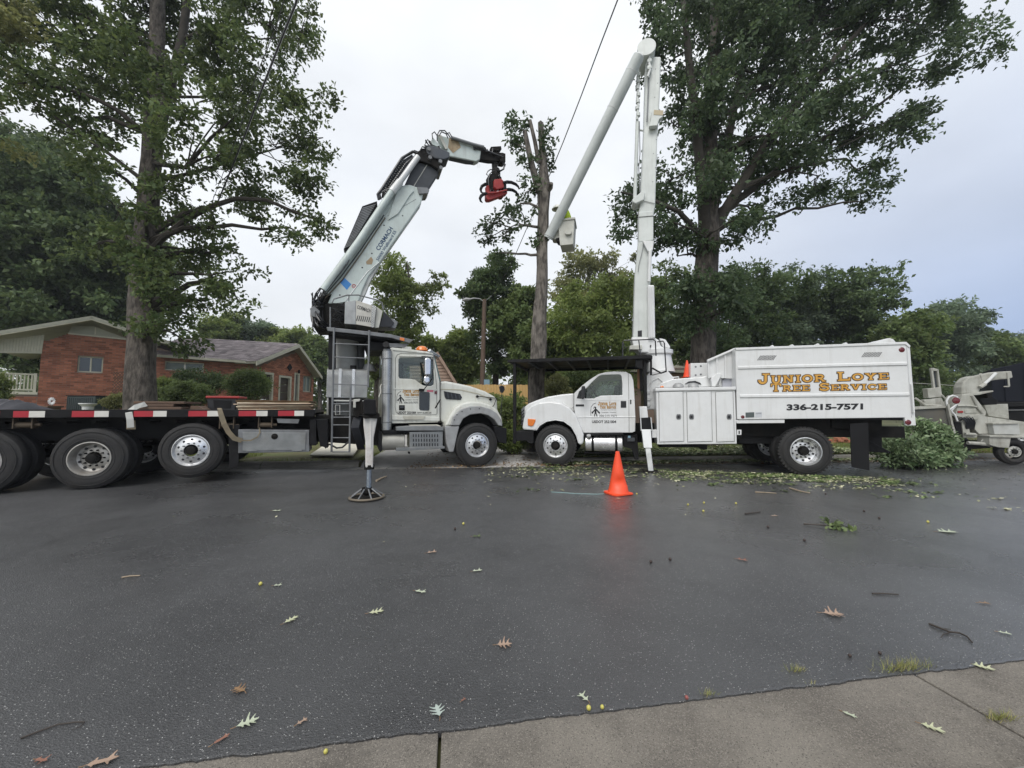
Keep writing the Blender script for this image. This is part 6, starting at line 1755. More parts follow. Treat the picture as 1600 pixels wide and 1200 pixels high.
for w in (.45, 1.45):
    sq = tq(962, 625, w); m_ = MB(); m_.box(sq[0]-.02, sq[0]+.12, w, w+.5, sq[1]-.4, sq[1]+.38); m_.box(sq[0]-.5, sq[0]+.02, w, w+.5, sq[1]-.45, sq[1]-.28); m_.build('seat', INNER, lc, bevel=.05)
sc_ = tq(928, 613, .7); m_ = MB()
m_.tube([(sc_[0] - .1*math.sin(2*PI*i/20), .72 + .2*math.cos(2*PI*i/20), sc_[1] + .16*math.sin(2*PI*i/20)) for i in range(21)], .017, 6); m_.build('steering_wheel', BLACK, lc)
# hood (narrower) and swept fender
Q_([(819, 636), (826, 630.5), (838, 625.5), (855, 619.8), (878, 616), (897, 614.5), (897, 652), (885, 645), (868, 641), (850, 643), (836, 650), (822, 668), (818, 668)], k+.10, KF-.10, 'hood', WHITE, lc, bevel=.07)
Q_([(817.5, 671.5), (816, 668), (818, 655), (822, 642), (830, 634), (842, 629), (860, 627), (878, 630), (890, 637), (899, 648), (906, 664), (912, 680), (911, 693), (907, 695.5), (903, 693), (901, 682), (893, 667.5), (881, 659), (868, 656.5), (854, 659), (843, 665.5), (837, 673)], .02, .55, 'fender', WHITE, lc, bevel=.05)
MB().box(-.55, .60, .56, .62, RW+.05, tq(868, 645, .5)[1]).build('wheel_well', DARK, lc)
tbar([(838, 672), (843, 665), (854, 658.3), (868, 656), (881, 658.3), (893, 667), (901, 681), (904, 692)], .015, .012, 'fender_lip', WHITE, lc)
tbar([(878, 655), (885, 645), (897, 635)], k-.02, .004, 'fender_gap', SEAM, lc, n=5)
Q_([(824.5, 654.2), (836.5, 655), (836.5, 658), (833, 665), (830, 666.2), (824.5, 664.5)], -.005, .06, 'turn_signal', AMBER, lc, bevel=.008)
Q_([(814.5, 640), (819, 634), (820, 650), (816, 664), (813.5, 664), (816, 652)], k+.2, KF-.2, 'grille', GREY, lc)
for i in range(4): tbar([(819.5, 640+i*5), (815, 644+i*5), (814.5, 648+i*5)], k+.05, .012, 'grille_bar', BLACKG, lc)
tbar([(896.7, 616), (897, 650), (905, 668), (910, 676)], k-.001, .005, 'door_gap', SEAM, lc, n=5)
tbar([(981.5, 583), (982.5, 612), (983, 675)], k-.001, .005, 'door_gap', SEAM, lc, n=5)
tbar([(899, 652), (993, 651.5)], k-.004, .010, 'body_crease', WHITE, lc, n=6)
tbar([(899, 625), (992, 624.3)], k-.002, .006, 'body_crease', WHITE, lc, n=6)
Q_([(899.5, 631.8), (912.5, 631.8), (912.5, 635), (899.5, 635)], k-.008, k-.001, 'side_badge', BLACKG, lc, bevel=.002)
Q_([(970, 626.5), (978.5, 626.5), (978.5, 637), (970, 637)], k-.010, k-.001, 'door_handle', BLACKG, lc, bevel=.006)
Q_([(984.5, 624.5), (986.5, 624.5), (986.5, 631.5), (984.5, 631.5)], k-.006, k-.001, 'pillar_badge', BLACKG, lc, bevel=0)
mi = empty('mirror', (0, 0, 0), 0, lc)
Q_([(909, 603), (913.5, 602.5), (914.5, 608), (913.5, 622), (909.5, 624), (907.5, 612)], k-.34, k-.16, 'mirror_shell', BLACKG, mi, bevel=.02)
Q_([(901, 622), (905, 611), (911, 607), (912, 623)], k-.02, k-.001, 'mirror_sail', BLACKG, mi)
tbar([(907, 616), (911, 616)], [k-.01, k-.2], .02, 'mirror_arm', BLACKG, mi)
# fuel tank with straps, step
c0_, c1_ = tq(914, 693, .08), tq(973, 693, .08)
rz = (tq(940, 680.5, .08)[1] - tq(940, 706, .08)[1]) / 2
MB().cyl((c0_[0], .08+rz, c0_[1]), (c1_[0], .08+rz, c0_[1]), rz, n=36).build('fuel_tank', ALU, lt, bevel=.02, smooth=True)
for x in (926, 963):
    c = tq(x, 693, .08); MB().cyl((c[0]-.03, .08+rz, c0_[1]), (c[0]+.03, .08+rz, c0_[1]), rz+.006, n=36).build('tank_strap', BLACK, lt)
c = tq(920, 682, .1); MB().cyl((c[0], .1, c[1]-.02), (c[0], .06, c[1]+.03), .05, n=16).build('filler_cap', ALU, lt)
Q_([(913, 677.5), (974, 677), (974, 680.5), (913, 681)], .1, .5, 'tank_step', BLACK)
Q_([(913, 706), (970, 706), (970, 709), (913, 709)], .3, .6, 'lower_rail', BLACK)
Q_([(974, 679), (996, 679), (998, 718), (992, 718), (988, 702), (974, 698)], .3, .7, 'battery_tray', BLACK)
Q_([(980, 684), (992, 684), (992, 690), (980, 690)], .25, .29, 'battery_cover', DGREY)
m_ = MB(); m_.box(tq(983, 682, .3)[0]-.03, tq(983, 682, .3)[0]+.03, .27, .33, tq(983, 684, .3)[1], tq(983, 684, .3)[1]+.05); m_.build('blue_cap', mat('pale_blue', (.25,.4,.5), .4), lt)
# front bumper and canopy frame
Q_([(803, 674), (834, 674), (833, 693), (826, 692.5), (822, 688), (802, 690)], .02, W-.02, 'bumper', BLACK)
cn = empty('canopy', (0, 0, 0), 0, lt)
CANH = .06
def post(x, y0, y1, wpx, w, name='post'):
    u0, z1 = tq(x, y0, w); u1 = tq(x + wpx, y0, w)[0]; z0 = tq(x, y1, w)[1]
    MB().box(u0, u1, w, w + (u1-u0), z0, z1).build(name, BLACK, cn, bevel=.006)
post(801.5, 563, 693, 4.5, .0)
post(824.5, 577, 640, 4.0, W-.1)
tR0, tR1 = tq(793, 562, -.05), tq(1018, 555, -.05)
zc0, zc1 = tR0[1], tR1[1]
sheet = MB().hexa([(tR0[0], -.05, zc0-.005), (tR1[0], -.05, zc1-.005), (tR1[0], W+.05, zc1-.005), (tR0[0], W+.05, zc0-.005)],
                  [(tR0[0], -.05, zc0+.005), (tR1[0], -.05, zc1+.005), (tR1[0], W+.05, zc1+.005), (tR0[0], W+.05, zc0+.005)])
sheet.build('roof_sheet', BLACK, cn)
for w in (-.05, W-.03):
    MB().hexa([(tR0[0], w, zc0-.075), (tR1[0], w, zc1-.075), (tR1[0], w+.08, zc1-.075), (tR0[0], w+.08, zc0-.075)],
              [(tR0[0], w, zc0-.006), (tR1[0], w, zc1-.006), (tR1[0], w+.08, zc1-.006), (tR0[0], w+.08, zc0-.006)]).build('side_beam', BLACK, cn, bevel=.005)
for i in range(8):
    u = tR0[0] + (tR1[0]-tR0[0])*i/7; z = zc0 + (zc1-zc0)*i/7
    MB().box(u-.02 if i else u, u+.03, .035, W-.04, z-.07, z-.008).build('rafter', DGREY, cn)
for x, w in ((999, .25), (1005, .05)):
    post(x, 560, 637 if w < .1 else 610, 5, w, 'rear_post')
MB().box(tq(996, 600, .3)[0], tq(1002, 600, .3)[0], .31, .33, tq(996, 607, .3)[1], tq(996, 577, .3)[1]).build('rear_guard', mat('brown_guard', (.20,.10,.05), .7), cn)
Q_([(993, 556), (1019, 555), (1019, 586), (1016, 586), (1016, 563), (1004, 562), (1004, 577), (993, 573)], .0, .08, 'gusset', BLACK, cn)
tbar([(1019, 575), (1033, 583), (1041, 580)], .02, .02, 'brace', BLACK, cn)
tbar([(1019, 586), (1041, 581), (1038, 536), (1036, 533), (1027, 534)], .02, .015, 'guard_rail', BLACKG, cn)
tbar([(973, 556), (973, 534), (976, 532), (1020, 530), (1024, 533), (1025, 556)], .15, .015, 'guard_rail', BLACKG, cn)
tbar([(998, 531), (1001, 556)], .15, .013, 'guard_rail', BLACKG, cn); tbar([(973, 534), (977, 545), (983, 541)], .5, .012, 'guard_rail', BLACKG, cn)
# turret
TC = W/2
tr2 = empty('turret', (0, 0, 0), 0, lt)
Q_([(1009, 640), (1009, 588), (1016, 580), (1040, 575), (1046, 582), (1053, 590), (1055, 600), (1055, 640)], .45, 2.0, 'pedestal_box', WHITE, tr2, bevel=.03)
c = tq(1028, 560, TC)
zz = lambda y: tq(1028, y, TC)[1]
m_ = MB(); m_.lathe([(.42, zz(582)), (.36, zz(568)), (.33, zz(556)), (.38, zz(554)), (.38, zz(548)), (.33, zz(547)), (0, zz(547))], (c[0], TC, 0), 32, 'z'); m_.build('slew_pedestal', WHITE, tr2, smooth=True)
Q_([(986, 527), (1023, 527), (1029, 531), (1033, 541), (1045, 547), (1035, 551), (1000, 551), (990, 541)], TC-.28, TC+.35, 'boom_cradle', WHITE, tr2, bevel=.03)
Q_([(1030, 528), (1040, 530), (1048, 542), (1046, 545), (1036, 544)], TC-.1, TC+.3, 'motor_cover', WHITE, tr2, bevel=.03)
Q_([(1030, 543), (1050, 546), (1052, 553), (1030, 552)], TC-.15, TC+.4, 'slew_drive', DARK, tr2)
Q_([(984, 540), (1003, 539), (1003, 546), (984, 546)], .9, 1.3, 'bucket_rest', PALE, tr2)
for y in (539, 545): 
    Q_([(1015.5, y), (1017.5, y), (1017.5, y+4), (1015.5, y+4)], TC-.29, TC-.281, 'slot', INK, tr2, bevel=0)
tbar([(1015, 606), (1018, 596), (1028, 590), (1036, 597), (1040, 606)], .43, .012, 'hose', WHITE, tr2)
for x, y in ((1012, 612), (1013, 622), (1012, 632)):
    c = tq(x, y, .44); MB().lathe([(0, -.05), (.06, -.04), (.07, .0)], (c[0], .45, c[1]), 14).build('pin_cap', WHITE, tr2)
# lower boom: steel foot, collars, box section to the elbow
lb_ = empty('lower_boom', (0, 0, 0), 0, lt)
BW = TC - .20
Q_([(989, 528), (992, 430), (995, 400), (998, 372), (998, 339), (1021, 339), (1018, 400), (1016, 450), (1013, 528)], BW, BW+.42, 'boom_foot', BOOMW, lb_, bevel=.03)
Q_([(998, 331), (1021, 329), (1021, 375), (998, 378)], BW-.012, BW+.44, 'boom_sleeve', BOOMW, lb_, bevel=.02)
Q_([(1001, 305), (1006, 200), (1009, 88), (1033, 88), (1031, 150), (1027, 220), (1024, 320), (1021, 338), (998, 338)], BW+.02, BW+.40, 'boom_tube', BOOMW, lb_, bevel=.035)
tbar([(997, 339), (1021, 337)], BW-.02, .012, 'rivet_band', ALUD, lb_); tbar([(998, 312), (1024, 318)], BW+.0, .008, 'rivet_band', ALUD, lb_)
Q_([(988, 311), (1005, 297), (1008, 301), (1006, 312), (993, 318), (988, 315)], BW-.1, BW+.3, 'cylinder_bracket', BOOMW, lb_, bevel=.02)
Q_([(1004, 376), (1022, 376), (1020, 390), (1016, 395), (1012, 392)], BW-.10, BW-.014, 'cylinder_lug', WHITE, lb_, bevel=.01)
tbar([(1016, 392), (1014, 440)], BW-.10, .045, 'lift_rod', WHITE, lb_, n=12)
Q_([(1012, 445), (1022.5, 445), (1024, 528), (1013, 530)], BW-.16, BW+.05, 'lift_cylinder', WHITE, lb_, bevel=.03)
for x in (1015, 1019): tbar([(x, 448), (x+1, 527)], BW-.18, .012, 'pipe', WHITE, lb_, n=6)
tbar([(1006, 380), (1003, 395), (998, 415), (997, 425)], BW-.03, .008, 'hose', GREY, lb_, n=6)
Q_([(996.5, 517), (1003, 516), (1003, 526), (996.5, 526)], BW-.004, BW+.0, 'inspection_hole', INK, lb_, bevel=0)
Q_([(1018, 175), (1021, 171), (1037, 172), (1036, 182), (1030, 186), (1027, 196), (1014, 197), (1017, 188)], BW-.14, BW+.0, 'boom_saddle', BOOMW, lb_, bevel=.012)
Q_([(1022, 171.5), (1036.5, 172.5), (1036, 180), (1021.5, 179)], BW-.148, BW-.141, 'instruction_plate', mat('plate_tan', (.5,.42,.28), .6), lb_, bevel=0)
for i in range(9):
    x, y = 1024 + (i % 2)*4 - i*.5, 108 + i*22; c = tq(x, y, BW+.02); MB().lathe([(0, -.004), (.012, -.003), (.013, .002)], (c[0], BW+.02, c[1]), 8).build('rivet', GREY, lb_)
tbar([(1014, 122), (1011, 190)], BW-.04, .018, 'leveling_rod', GREY, lb_)
tbar([(1013, 100), (1013, 122)], BW-.05, .03, 'leveling_rod_end', BOOMW, lb_)
el = empty('elbow', (0, 0, 0), 0, lt)
c = tq(1008, 94, TC); MB().cyl((c[0], BW-.22, c[1]), (c[0], BW+.45, c[1]), .24, n=28).build('elbow_hub', BOOMW, el, smooth=True)
for x, y in ((1008, 82), (1014, 80), (1015, 90), (1014, 101), (1014, 112)):
    c = tq(x, y, BW); m_ = MB(); m_.lathe([(0, -.16), (.06, -.15), (.075, -.09), (.07, .05)], (c[0], BW, c[1]), 12); m_.build('hose_fitting', BOOMW, el, smooth=True)
tbar([(1008, 80), (1012, 78), (1016, 84), (1014, 95), (1016, 108), (1012, 120)], BW-.12, .03, 'elbow_hose', WHITE, el)
# hanging hydraulic cylinder and chain left of the boom
hc2 = empty('leveling_cylinder', (0, 0, 0), 0, lt)
pts = []
for i in range(15):
    y = 112 + i*5.2; x = 997 + math.sin(i*2.1)*.9 - i*.05
    c = T.p(x, y, BW); MB().cyl((c[0], BW+.0, c[2]-.045), (c[0], BW+.0, c[2]+.045), .055 if i % 2 else .035, n=10).build('joint_link', BOOMW, hc2, smooth=True)
tbar([(996, 190), (992, 310)], BW+.05, .05, 'cylinder_barrel', BOOMW, hc2, n=14); tbar([(997, 112), (996, 192)], BW+.05, .018, 'cylinder_rod', WHITE, hc2)
tbar([(996, 203), (1005, 204)], BW+.1, .025, 'support_arm', BOOMW, hc2)
tbar([(999, 190), (1000, 240), (998, 262), (1000, 300)], BW+.02, .012, 'hose', GREY, hc2)
# upper boom to the bucket, swinging a little away
ub_ = empty('upper_boom', (0, 0, 0), 0, lt)
UB0, UB1 = BW - .30, BW + .9
e0_, e1b = T.p(996, 92, UB0), T.p(857, 372, UB1)
d_ = (Vector(e1b) - Vector(e0_))
MB().tube([tuple(Vector(e0_) - d_*.012), e0_, e1b], [.155, .158, .150], 28).build('boom_tube', mat('boom_tube_grey', (.56,.59,.58), .4, c2=(.47,.50,.49), scale=2, dirt=.12), ub_, smooth=True)
for t in (.06, .25, .985): 
    p0, p1 = Vector(e0_) + d_*t, Vector(e0_) + d_*(t+.004); MB().tube([p0, p1], .162, 28).build('tube_band', WHITE, ub_, smooth=True)
MB().tube([tuple(Vector(e0_) - d_*.012), tuple(Vector(e0_)-d_*.018)], [.15, .13], 24).build('end_cap', WHITE, ub_, smooth=True)
# bucket, its bracket and the worker
WB = UB1
bkt = empty('bucket', (0, 0, 0), 0, lt)
bq = [(874, 346.5), (898, 346), (896.5, 380), (888, 386.5), (875, 386)]
b0, b1 = T.q(872, 346, WB), T.q(898, 346, WB); zb1 = T.q(886, 384, WB)[1]; zt1 = b0[1]
u0_, u1_ = T.q(875.5, 384, WB)[0], T.q(896, 384, WB)[0]
Wd = .62
m_ = MB(); t_ = .02
o4 = [(b0[0], WB-.1), (b1[0], WB-.1), (b1[0], WB-.1+Wd), (b0[0], WB-.1+Wd)]; i4 = [(u0_, WB-.07), (u1_, WB-.07), (u1_, WB-.13+Wd), (u0_, WB-.13+Wd)]
vo = [(a, b, zt1) for a, b in o4] + [(a, b, zb1) for a, b in i4]
vi = [(a + (t_ if n_ in (0, 3) else -t_), b + (t_ if n_ < 2 else -t_), zt1) for n_, (a, b) in enumerate(o4)] + [(a + (t_ if n_ in (0, 3) else -t_), b + (t_ if n_ < 2 else -t_), zb1+.03) for n_, (a, b) in enumerate(i4)]
fcs = [(i, (i+1) % 4, 4+(i+1) % 4, 4+i) for i in range(4)] + [(7, 6, 5, 4)] + [(8+i, 12+i, 12+(i+1) % 4, 8+(i+1) % 4) for i in range(4)] + [(12, 13, 14, 15)] + [(i, 8+i, 8+(i+1) % 4, (i+1) % 4) for i in range(4)]
m_.add(vo + vi, fcs).build('bucket_shell', PALE, bkt, bevel=.012)
m_ = MB(); m_.box(b0[0]-.015, b1[0]+.015, WB-.125, WB-.101, zt1-.05, zt1+.012); m_.box(b0[0]-.015, b1[0]+.015, WB-.099+Wd, WB-.075+Wd, zt1-.05, zt1+.012); m_.box(b0[0]-.025, b0[0]-.001, WB-.1, WB-.1+Wd, zt1-.05, zt1+.012); m_.box(b1[0]+.001, b1[0]+.025, WB-.1, WB-.1+Wd, zt1-.05, zt1+.012)
m_.build('rim', PALE, bkt, bevel=.006)
Q_([(883, 362), (893, 361.5), (893, 366), (890, 367.5), (885, 367.5), (883, 366)], WB-.16, WB-.09, 'step', PALE, bkt, at_w=WB-.1)
Q_([(862, 362), (874, 352), (875, 372), (870, 374), (862, 373)], WB+.02, WB+.35, 'bucket_bracket', PALE, bkt, bevel=.02)
Q_([(868, 372), (876, 370), (876, 379), (870, 377)], WB+.0, WB+.3, 'pivot_housing', DARK, bkt, bevel=.02)
# lettered chip box
cx = empty('chip_box', (0, 0, 0), 0, lt)
BX = -.03
side = [(1149, 544.5), (1416, 535), (1422, 541), (1431.5, 665), (1415.5, 665), (1413.5, 652.5), (1156, 655.5), (1152, 655)]
Q_(side, BX, BX+.06, 'near_side', WHITE, cx, bevel=.01)
sp2 = T.poly(side, BX)
MB().prism(sp2, W-.03, W+.03).build('far_side', WHITE, cx)
MB().prism([sp2[0], sp2[1], (sp2[1][0], sp2[1][1]-.06), (sp2[0][0], sp2[0][1]-.06)], BX+.061, W-.031).build('roof', WHITE, cx, bevel=.01)
MB().prism([sp2[0], (sp2[0][0]+.05, sp2[0][1]-.05), (sp2[7][0]+.05, sp2[7][1]), sp2[7]], BX+.061, W-.031).build('front_wall', WHITE, cx)
MB().prism([(sp2[7][0]+.06, sp2[7][1]+.02), (sp2[4][0], sp2[4][1]+.1), (sp2[4][0], sp2[4][1]+.18), (sp2[7][0]+.06, sp2[7][1]+.1)], BX+.061, W-.031).build('floor', BLACK, cx)
MB().prism([(sp2[2][0]-.06, sp2[2][1]), sp2[2], (sp2[3][0], sp2[3][1]+.1), (sp2[3][0]-.06, sp2[3][1]+.1)], BX+.061, W-.031).build('tailgate', WHITE, cx)
def rib(y0, y1, x0, x1, yr0, yr1):
    n = 'side_rib'
    a, b, c_, d = T.q(x0, y0, BX), T.q(x1, yr0, BX), T.q(x1, yr1, BX), T.q(x0, y1, BX)
    mid0 = ((a[0]+d[0])/2, (a[1]+d[1])/2); mid1 = ((b[0]+c_[0])/2, (b[1]+c_[1])/2)
    mb = MB(); h = (a[1]-d[1])/2
    sec = lambda P_0: [(P_0[0], BX-.0005, P_0[1]+h), (P_0[0], BX-.022, P_0[1]+h*.55), (P_0[0], BX-.022, P_0[1]-h*.55), (P_0[0], BX-.0005, P_0[1]-h)]
    s0, s1 = sec(mid0), sec(mid1)
    mb.add(s0 + s1, [(0, 1, 2, 3), (7, 6, 5, 4), (0, 4, 5, 1), (1, 5, 6, 2), (2, 6, 7, 3)]).build(n, WHITE, cx)
rib(572, 577.5, 1153, 1416.5, 565.5, 571); rib(616.5, 622, 1156, 1420, 613.5, 619)
Q_([(1148.5, 543.5), (1416.5, 534), (1423, 540.5), (1421.5, 543.5), (1415, 538), (1150, 547)], BX-.02, BX-.001, 'top_rim', WHITE, cx, bevel=.006)
tbar([(1416.5, 541), (1424.5, 652)], BX-.004, .006, 'corner_fold', mat('fold_shadow', (.62,.63,.64), .5), cx, n=5)
Q_([(1424, 600), (1426.5, 600), (1430, 645), (1427.5, 645)], BX-.05, BX-.001, 'hinge_plate', WHITE, cx, bevel=.004)
Q_([(1150, 656), (1226, 655.5), (1226, 661), (1151, 661.5)], BX+.02, BX+.5, 'lower_lip', WHITE, cx, bevel=.006)
for (x0, y0, dx) in ((1183, 563, 31), (1346, 558, 33)):
    for i in range(12):
        a = x0 + i*(dx-7)/11 ; yy = y0 - i*.03
        MB().prism(T.poly([(a, yy), (a+1.0, yy), (a+6.4, yy-7.5), (a+5.4, yy-7.5)], BX-.003), BX-.003, BX-.0005).build('vent_slot', INK, cx)
for x, y, r in ((1409, 546.5, .048), (1419, 660, .048), (1160.5, 651.5, .032)):
    c = tq(x, y, BX); m_ = MB(); m_.lathe([(0, -.012), (r*.8, -.010), (r, -.004), (r+.006, .0)], (c[0], BX-.001, c[1]), 18); m_.build('marker_light', LAMPR, cx, smooth=True)
Q_([(1165, 644.5), (1178.5, 644), (1178.5, 652), (1165, 652.5)], BX-.006, BX-.001, 'data_plate', mat('plate_dark', (.09,.11,.11), .4), cx, bevel=0)
Q_([(1180, 644), (1190.5, 643.5), (1190.5, 652), (1180, 652)], BX-.003, BX-.001, 'white_sticker', mat('sticker_grey', (.6,.62,.65), .5), cx, bevel=0)
text('sticker_print', 'CAUTION', pq(T, 1181, 645, 1189.5, 647, BX-.0045), BX-.0045, DGREY, cx)
for x in (1207, 1238, 1278, 1322, 1366):
    y = 544 - (x-1149)*.0356; Q_([(x-3, y-1.0), (x, y-3.0), (x+3, y-1.0)], .15, .25, 'roof_hook', WHITE, cx, bevel=0)
Q_([(1350, 537.5), (1385, 529), (1390, 528), (1396, 530), (1401, 536)], .7, .78, 'tarp_arm', WHITE, cx)
# lettering
JQ = [T.q(1184, 600.0, BX), T.q(1391, 592.5, BX), T.q(1390, 579.5, BX), T.q(1184, 584.0, BX)]
SQ = [T.q(1204, 612.0, BX), T.q(1387, 608.5, BX), T.q(1386.5, 597, BX), T.q(1204, 599.5, BX)]
for nm, Q4 in (('Junior Loye', JQ), ('Tree Service', SQ)):
    slab_text('lettering', nm, Q4, BX-.004, BROWNINK, cx, .065); slab_text('lettering', nm, Q4, BX-.008, GOLD, cx)
text('lettering', '336-215-7571', [T.q(1229, 641.5, BX), T.q(1348.5, 640, BX), T.q(1348.5, 630, BX), T.q(1229, 631.5, BX)], BX-.004, INK, cx, .045)
# cab guard in front of the box: slanting ribbed side, headboard box
Q_([(1105, 562.5), (1148, 544.5), (1150, 592), (1107, 590)], .25, .30, 'cab_guard', WHITE, cx, bevel=.006)
Q_([(1105, 562), (1148, 543.5), (1148.5, 546.5), (1106, 565.5)], .18, .249, 'guard_rim', WHITE, cx, bevel=.006)
for x in (1106, 1119, 1132): 
    y = 562.5 - (x-1105)*.42; Q_([(x, y+2), (x+2.2, y+1), (x+3, 591), (x+.8, 591)], .215, .249, 'guard_rib', WHITE, cx, bevel=.003)
Q_([(1079, 567.5), (1106, 567), (1107, 592), (1079, 592)], .7, 1.3, 'headboard_box', WHITE, lt, bevel=.01)
for x, y in ((1087, 573), (1095, 572), (1087, 586), (1095, 585)):
    c = tq(x, y, .7); MB().lathe([(0, -.01), (.02, -.008), (.024, 0)], (c[0], .699, c[1]), 8).build('bolt_head', GREY, lt)
# tool lockers
tl_ = empty('tool_locker', (0, 0, 0), 0, lt)
Q_([(1025, 609), (1148.5, 606.5), (1151.5, 693.5), (1027, 694.5)], .0, .55, 'locker_body', WHITE, tl_, bevel=.012)
Q_([(1024, 606.5), (1150, 604), (1150.5, 609), (1024, 611)], -.04, .60, 'locker_lid', WHITE, tl_, bevel=.010)
for xs4, hx in (((1030, 1066.5, 1068, 1031), 1060.3), ((1073.5, 1110.5, 1112.5, 1075), 1080.5), ((1118.5, 1144.5, 1147, 1120.5), 1139.3)):
    d_ = empty('locker_door', (0, 0, 0), 0, lt)
    Q_([(xs4[0], 613.3), (xs4[1], 612), (xs4[2], 689.3), (xs4[3], 690.3)], -.020, -.001, 'door_panel', WHITE, d_, bevel=.007)
    tbar([(xs4[0]-.8, 612.6), (xs4[1]+.8, 611.3), (xs4[2]+.8, 690), (xs4[3]-.8, 691), (xs4[0]-.8, 612.6)], -.002, .0035, 'door_gap', SEAM, d_, n=5)
    Q_([(hx-3.8, 650), (hx-2.5, 647), (hx+2.8, 647), (hx+4, 650), (hx+4, 653), (hx+2.8, 655.5), (hx-2.5, 655.5), (hx-3.8, 653)], -.027, -.0205, 'latch_plate', GREY, d_, bevel=.003)
    Q_([(hx-2, 649), (hx+2, 649), (hx+2, 653.8), (hx-2, 653.8)], -.032, -.0275, 'latch_paddle', INK, d_, bevel=.002)
# covers and arms on top of the lockers
Q_([(1024, 606), (1034, 598), (1052, 592), (1096, 589), (1107, 586), (1112, 583), (1126, 583), (1129, 590), (1129, 604), (1040, 606)], .35, .45, 'deck_cover', WHITE, lt, bevel=.02)
Q_([(1070, 600), (1076, 596), (1086, 595), (1094, 598), (1096, 601), (1086, 598), (1078, 598)], .33, .349, 'dark_slot', INK, lt, bevel=0)
Q_([(1113, 604), (1111, 592), (1120, 583), (1127, 583), (1128, 586), (1118, 604)], .2, .34, 'boom_rest', WHITE, lt, bevel=.012)
for x in (1059, 1082):
    c = tq(x, 605.5, .3); m_ = MB(); m_.lathe([(0, .11), (.06, .10), (.11, .06), (.13, 0)], (c[0], .22, c[1]), 18, 'z'); m_.build('dome_vent', SILVER, lt, smooth=True)
c = tq(1034, 605.5, .1); m_ = MB(); m_.lathe([(0, .04), (.03, .035), (.05, 0)], (c[0], .05, c[1]), 12, 'z'); m_.build('amber_lamp', AMBER, lt)
tbar([(1127, 588), (1124, 602)], .3, .015, 'grab_bar', WHITE, lt); tbar([(1052, 590), (1060, 589), (1061, 594)], .8, .02, 'pipe_loop', WHITE, lt)
Q_([(1128.5, 592), (1150, 585), (1150, 604), (1129, 604.5)], .31, .36, 'bulkhead', mat('bulkhead_grey', (.42,.43,.48), .5), lt)
tbar([(1129, 592), (1151, 584.5)], .28, .02, 'bulkhead_edge', BLACK, lt)
Q_([(1151.5, 671.5), (1158.5, 671.5), (1158.5, 679.5), (1151.5, 679.5)], .0, .02, 'number_tag', WHITE, lt, bevel=0)
text('tag_number', '1', pq(T, 1154, 673, 1156, 678, -.002), -.002, INK, lt, .03)
Q_([(1150, 662), (1160, 662), (1158, 686), (1152, 686)], .3, .6, 'mount_bracket', DARK, lt)
Q_([(1030, 695), (1105, 695), (1105, 702), (1098, 703), (1095, 699), (1030, 699)], .2, .5, 'locker_frame', BLACK, lt)
# hydraulic tank mass behind the rear wheel, flaps, hitch
MB().box(urr-1.15, urr+1.2, .35, W-.35, .80, 1.22).build('subframe', DARK, lt)
MB().box(tq(1156, 665, .3)[0], tq(1214, 665, .3)[0], .45, 1.0, .62, 1.25).build('hydraulic_reservoir', BLACK, lt)
MB().prism(T.poly([(1300, 668), (1330, 672), (1378, 672), (1378, 655), (1300, 655)], .3), .3, 2.1).build('rear_frame', DARK, lt)
Q_([(1328, 662), (1356.5, 660), (1358.5, 735), (1331, 730)], .02, .035, 'mud_flap', FLAP, lt, bevel=0)
Q_([(1356, 655), (1378, 655), (1378.5, 704), (1357, 706)], 1.2, 1.9, 'hitch_box', FLAP, lt)
Q_([(1355, 687), (1392, 706), (1391, 708), (1355, 706)], 1.0, 1.1, 'drawbar', BLACK, lt)
# stabiliser leg beside the pedestal
ol = empty('stabiliser', (0, 0, 0), 0, lt)
fo = T.local(gnd(1017, 738)); LWp = fo[1]
Q_([(999, 635), (1011, 635), (1013, 655), (1001, 655)], .02, .3, 'upper_frame', WHITE, ol, bevel=.01)
Q_([(1000.5, 653), (1017.5, 652), (1018, 672), (1001.5, 673)], -.02, .3, 'pad_box', BLACK, ol)
tbar([(1000, 635), (1002, 673), (1019, 672), (1017, 652)], -.03, .012, 'box_frame', WHITE, ol)
w_a, w_b = -.05, LWp
def slant(pts_top, pts_bot, wa, wb, th, name, m):
    A = [T.p(*p, wa) for p in pts_top]; B = [T.p(*p, wb) for p in pts_bot]
    bk_ = lambda v: (v[0], v[1]+th, v[2])
    return MB().hexa([B[0], B[1], A[1], A[0]], [bk_(B[0]), bk_(B[1]), bk_(A[1]), bk_(A[0])]).build(name, m, ol, bevel=.01)
wm = w_a + (w_b-w_a)*.4
slant([(1002.5, 671), (1017, 671)], [(1006, 700), (1019, 700)], w_a, wm, .16, 'leg_tube', WHITE)
slant([(1008, 700.2), (1017, 700.2)], [(1013, 736), (1021.5, 736)], wm+.01, w_b, .10, 'inner_leg', ALUD)
text('lettering', 'IK', pq(T, 1008, 685, 1013, 690, w_a-.06), w_a-.075, INK, ol, .02) if False else None
m_ = MB(); m_.box(fo[0]-.18, fo[0]+.16, LWp-.1, LWp+.2, .004, .03); m_.build('foot_plate', DARK, ol)
Q_([(1018, 672), (1026, 671), (1027, 684), (1019, 684)], .05, .2, 'valve_box', WHITE, ol)
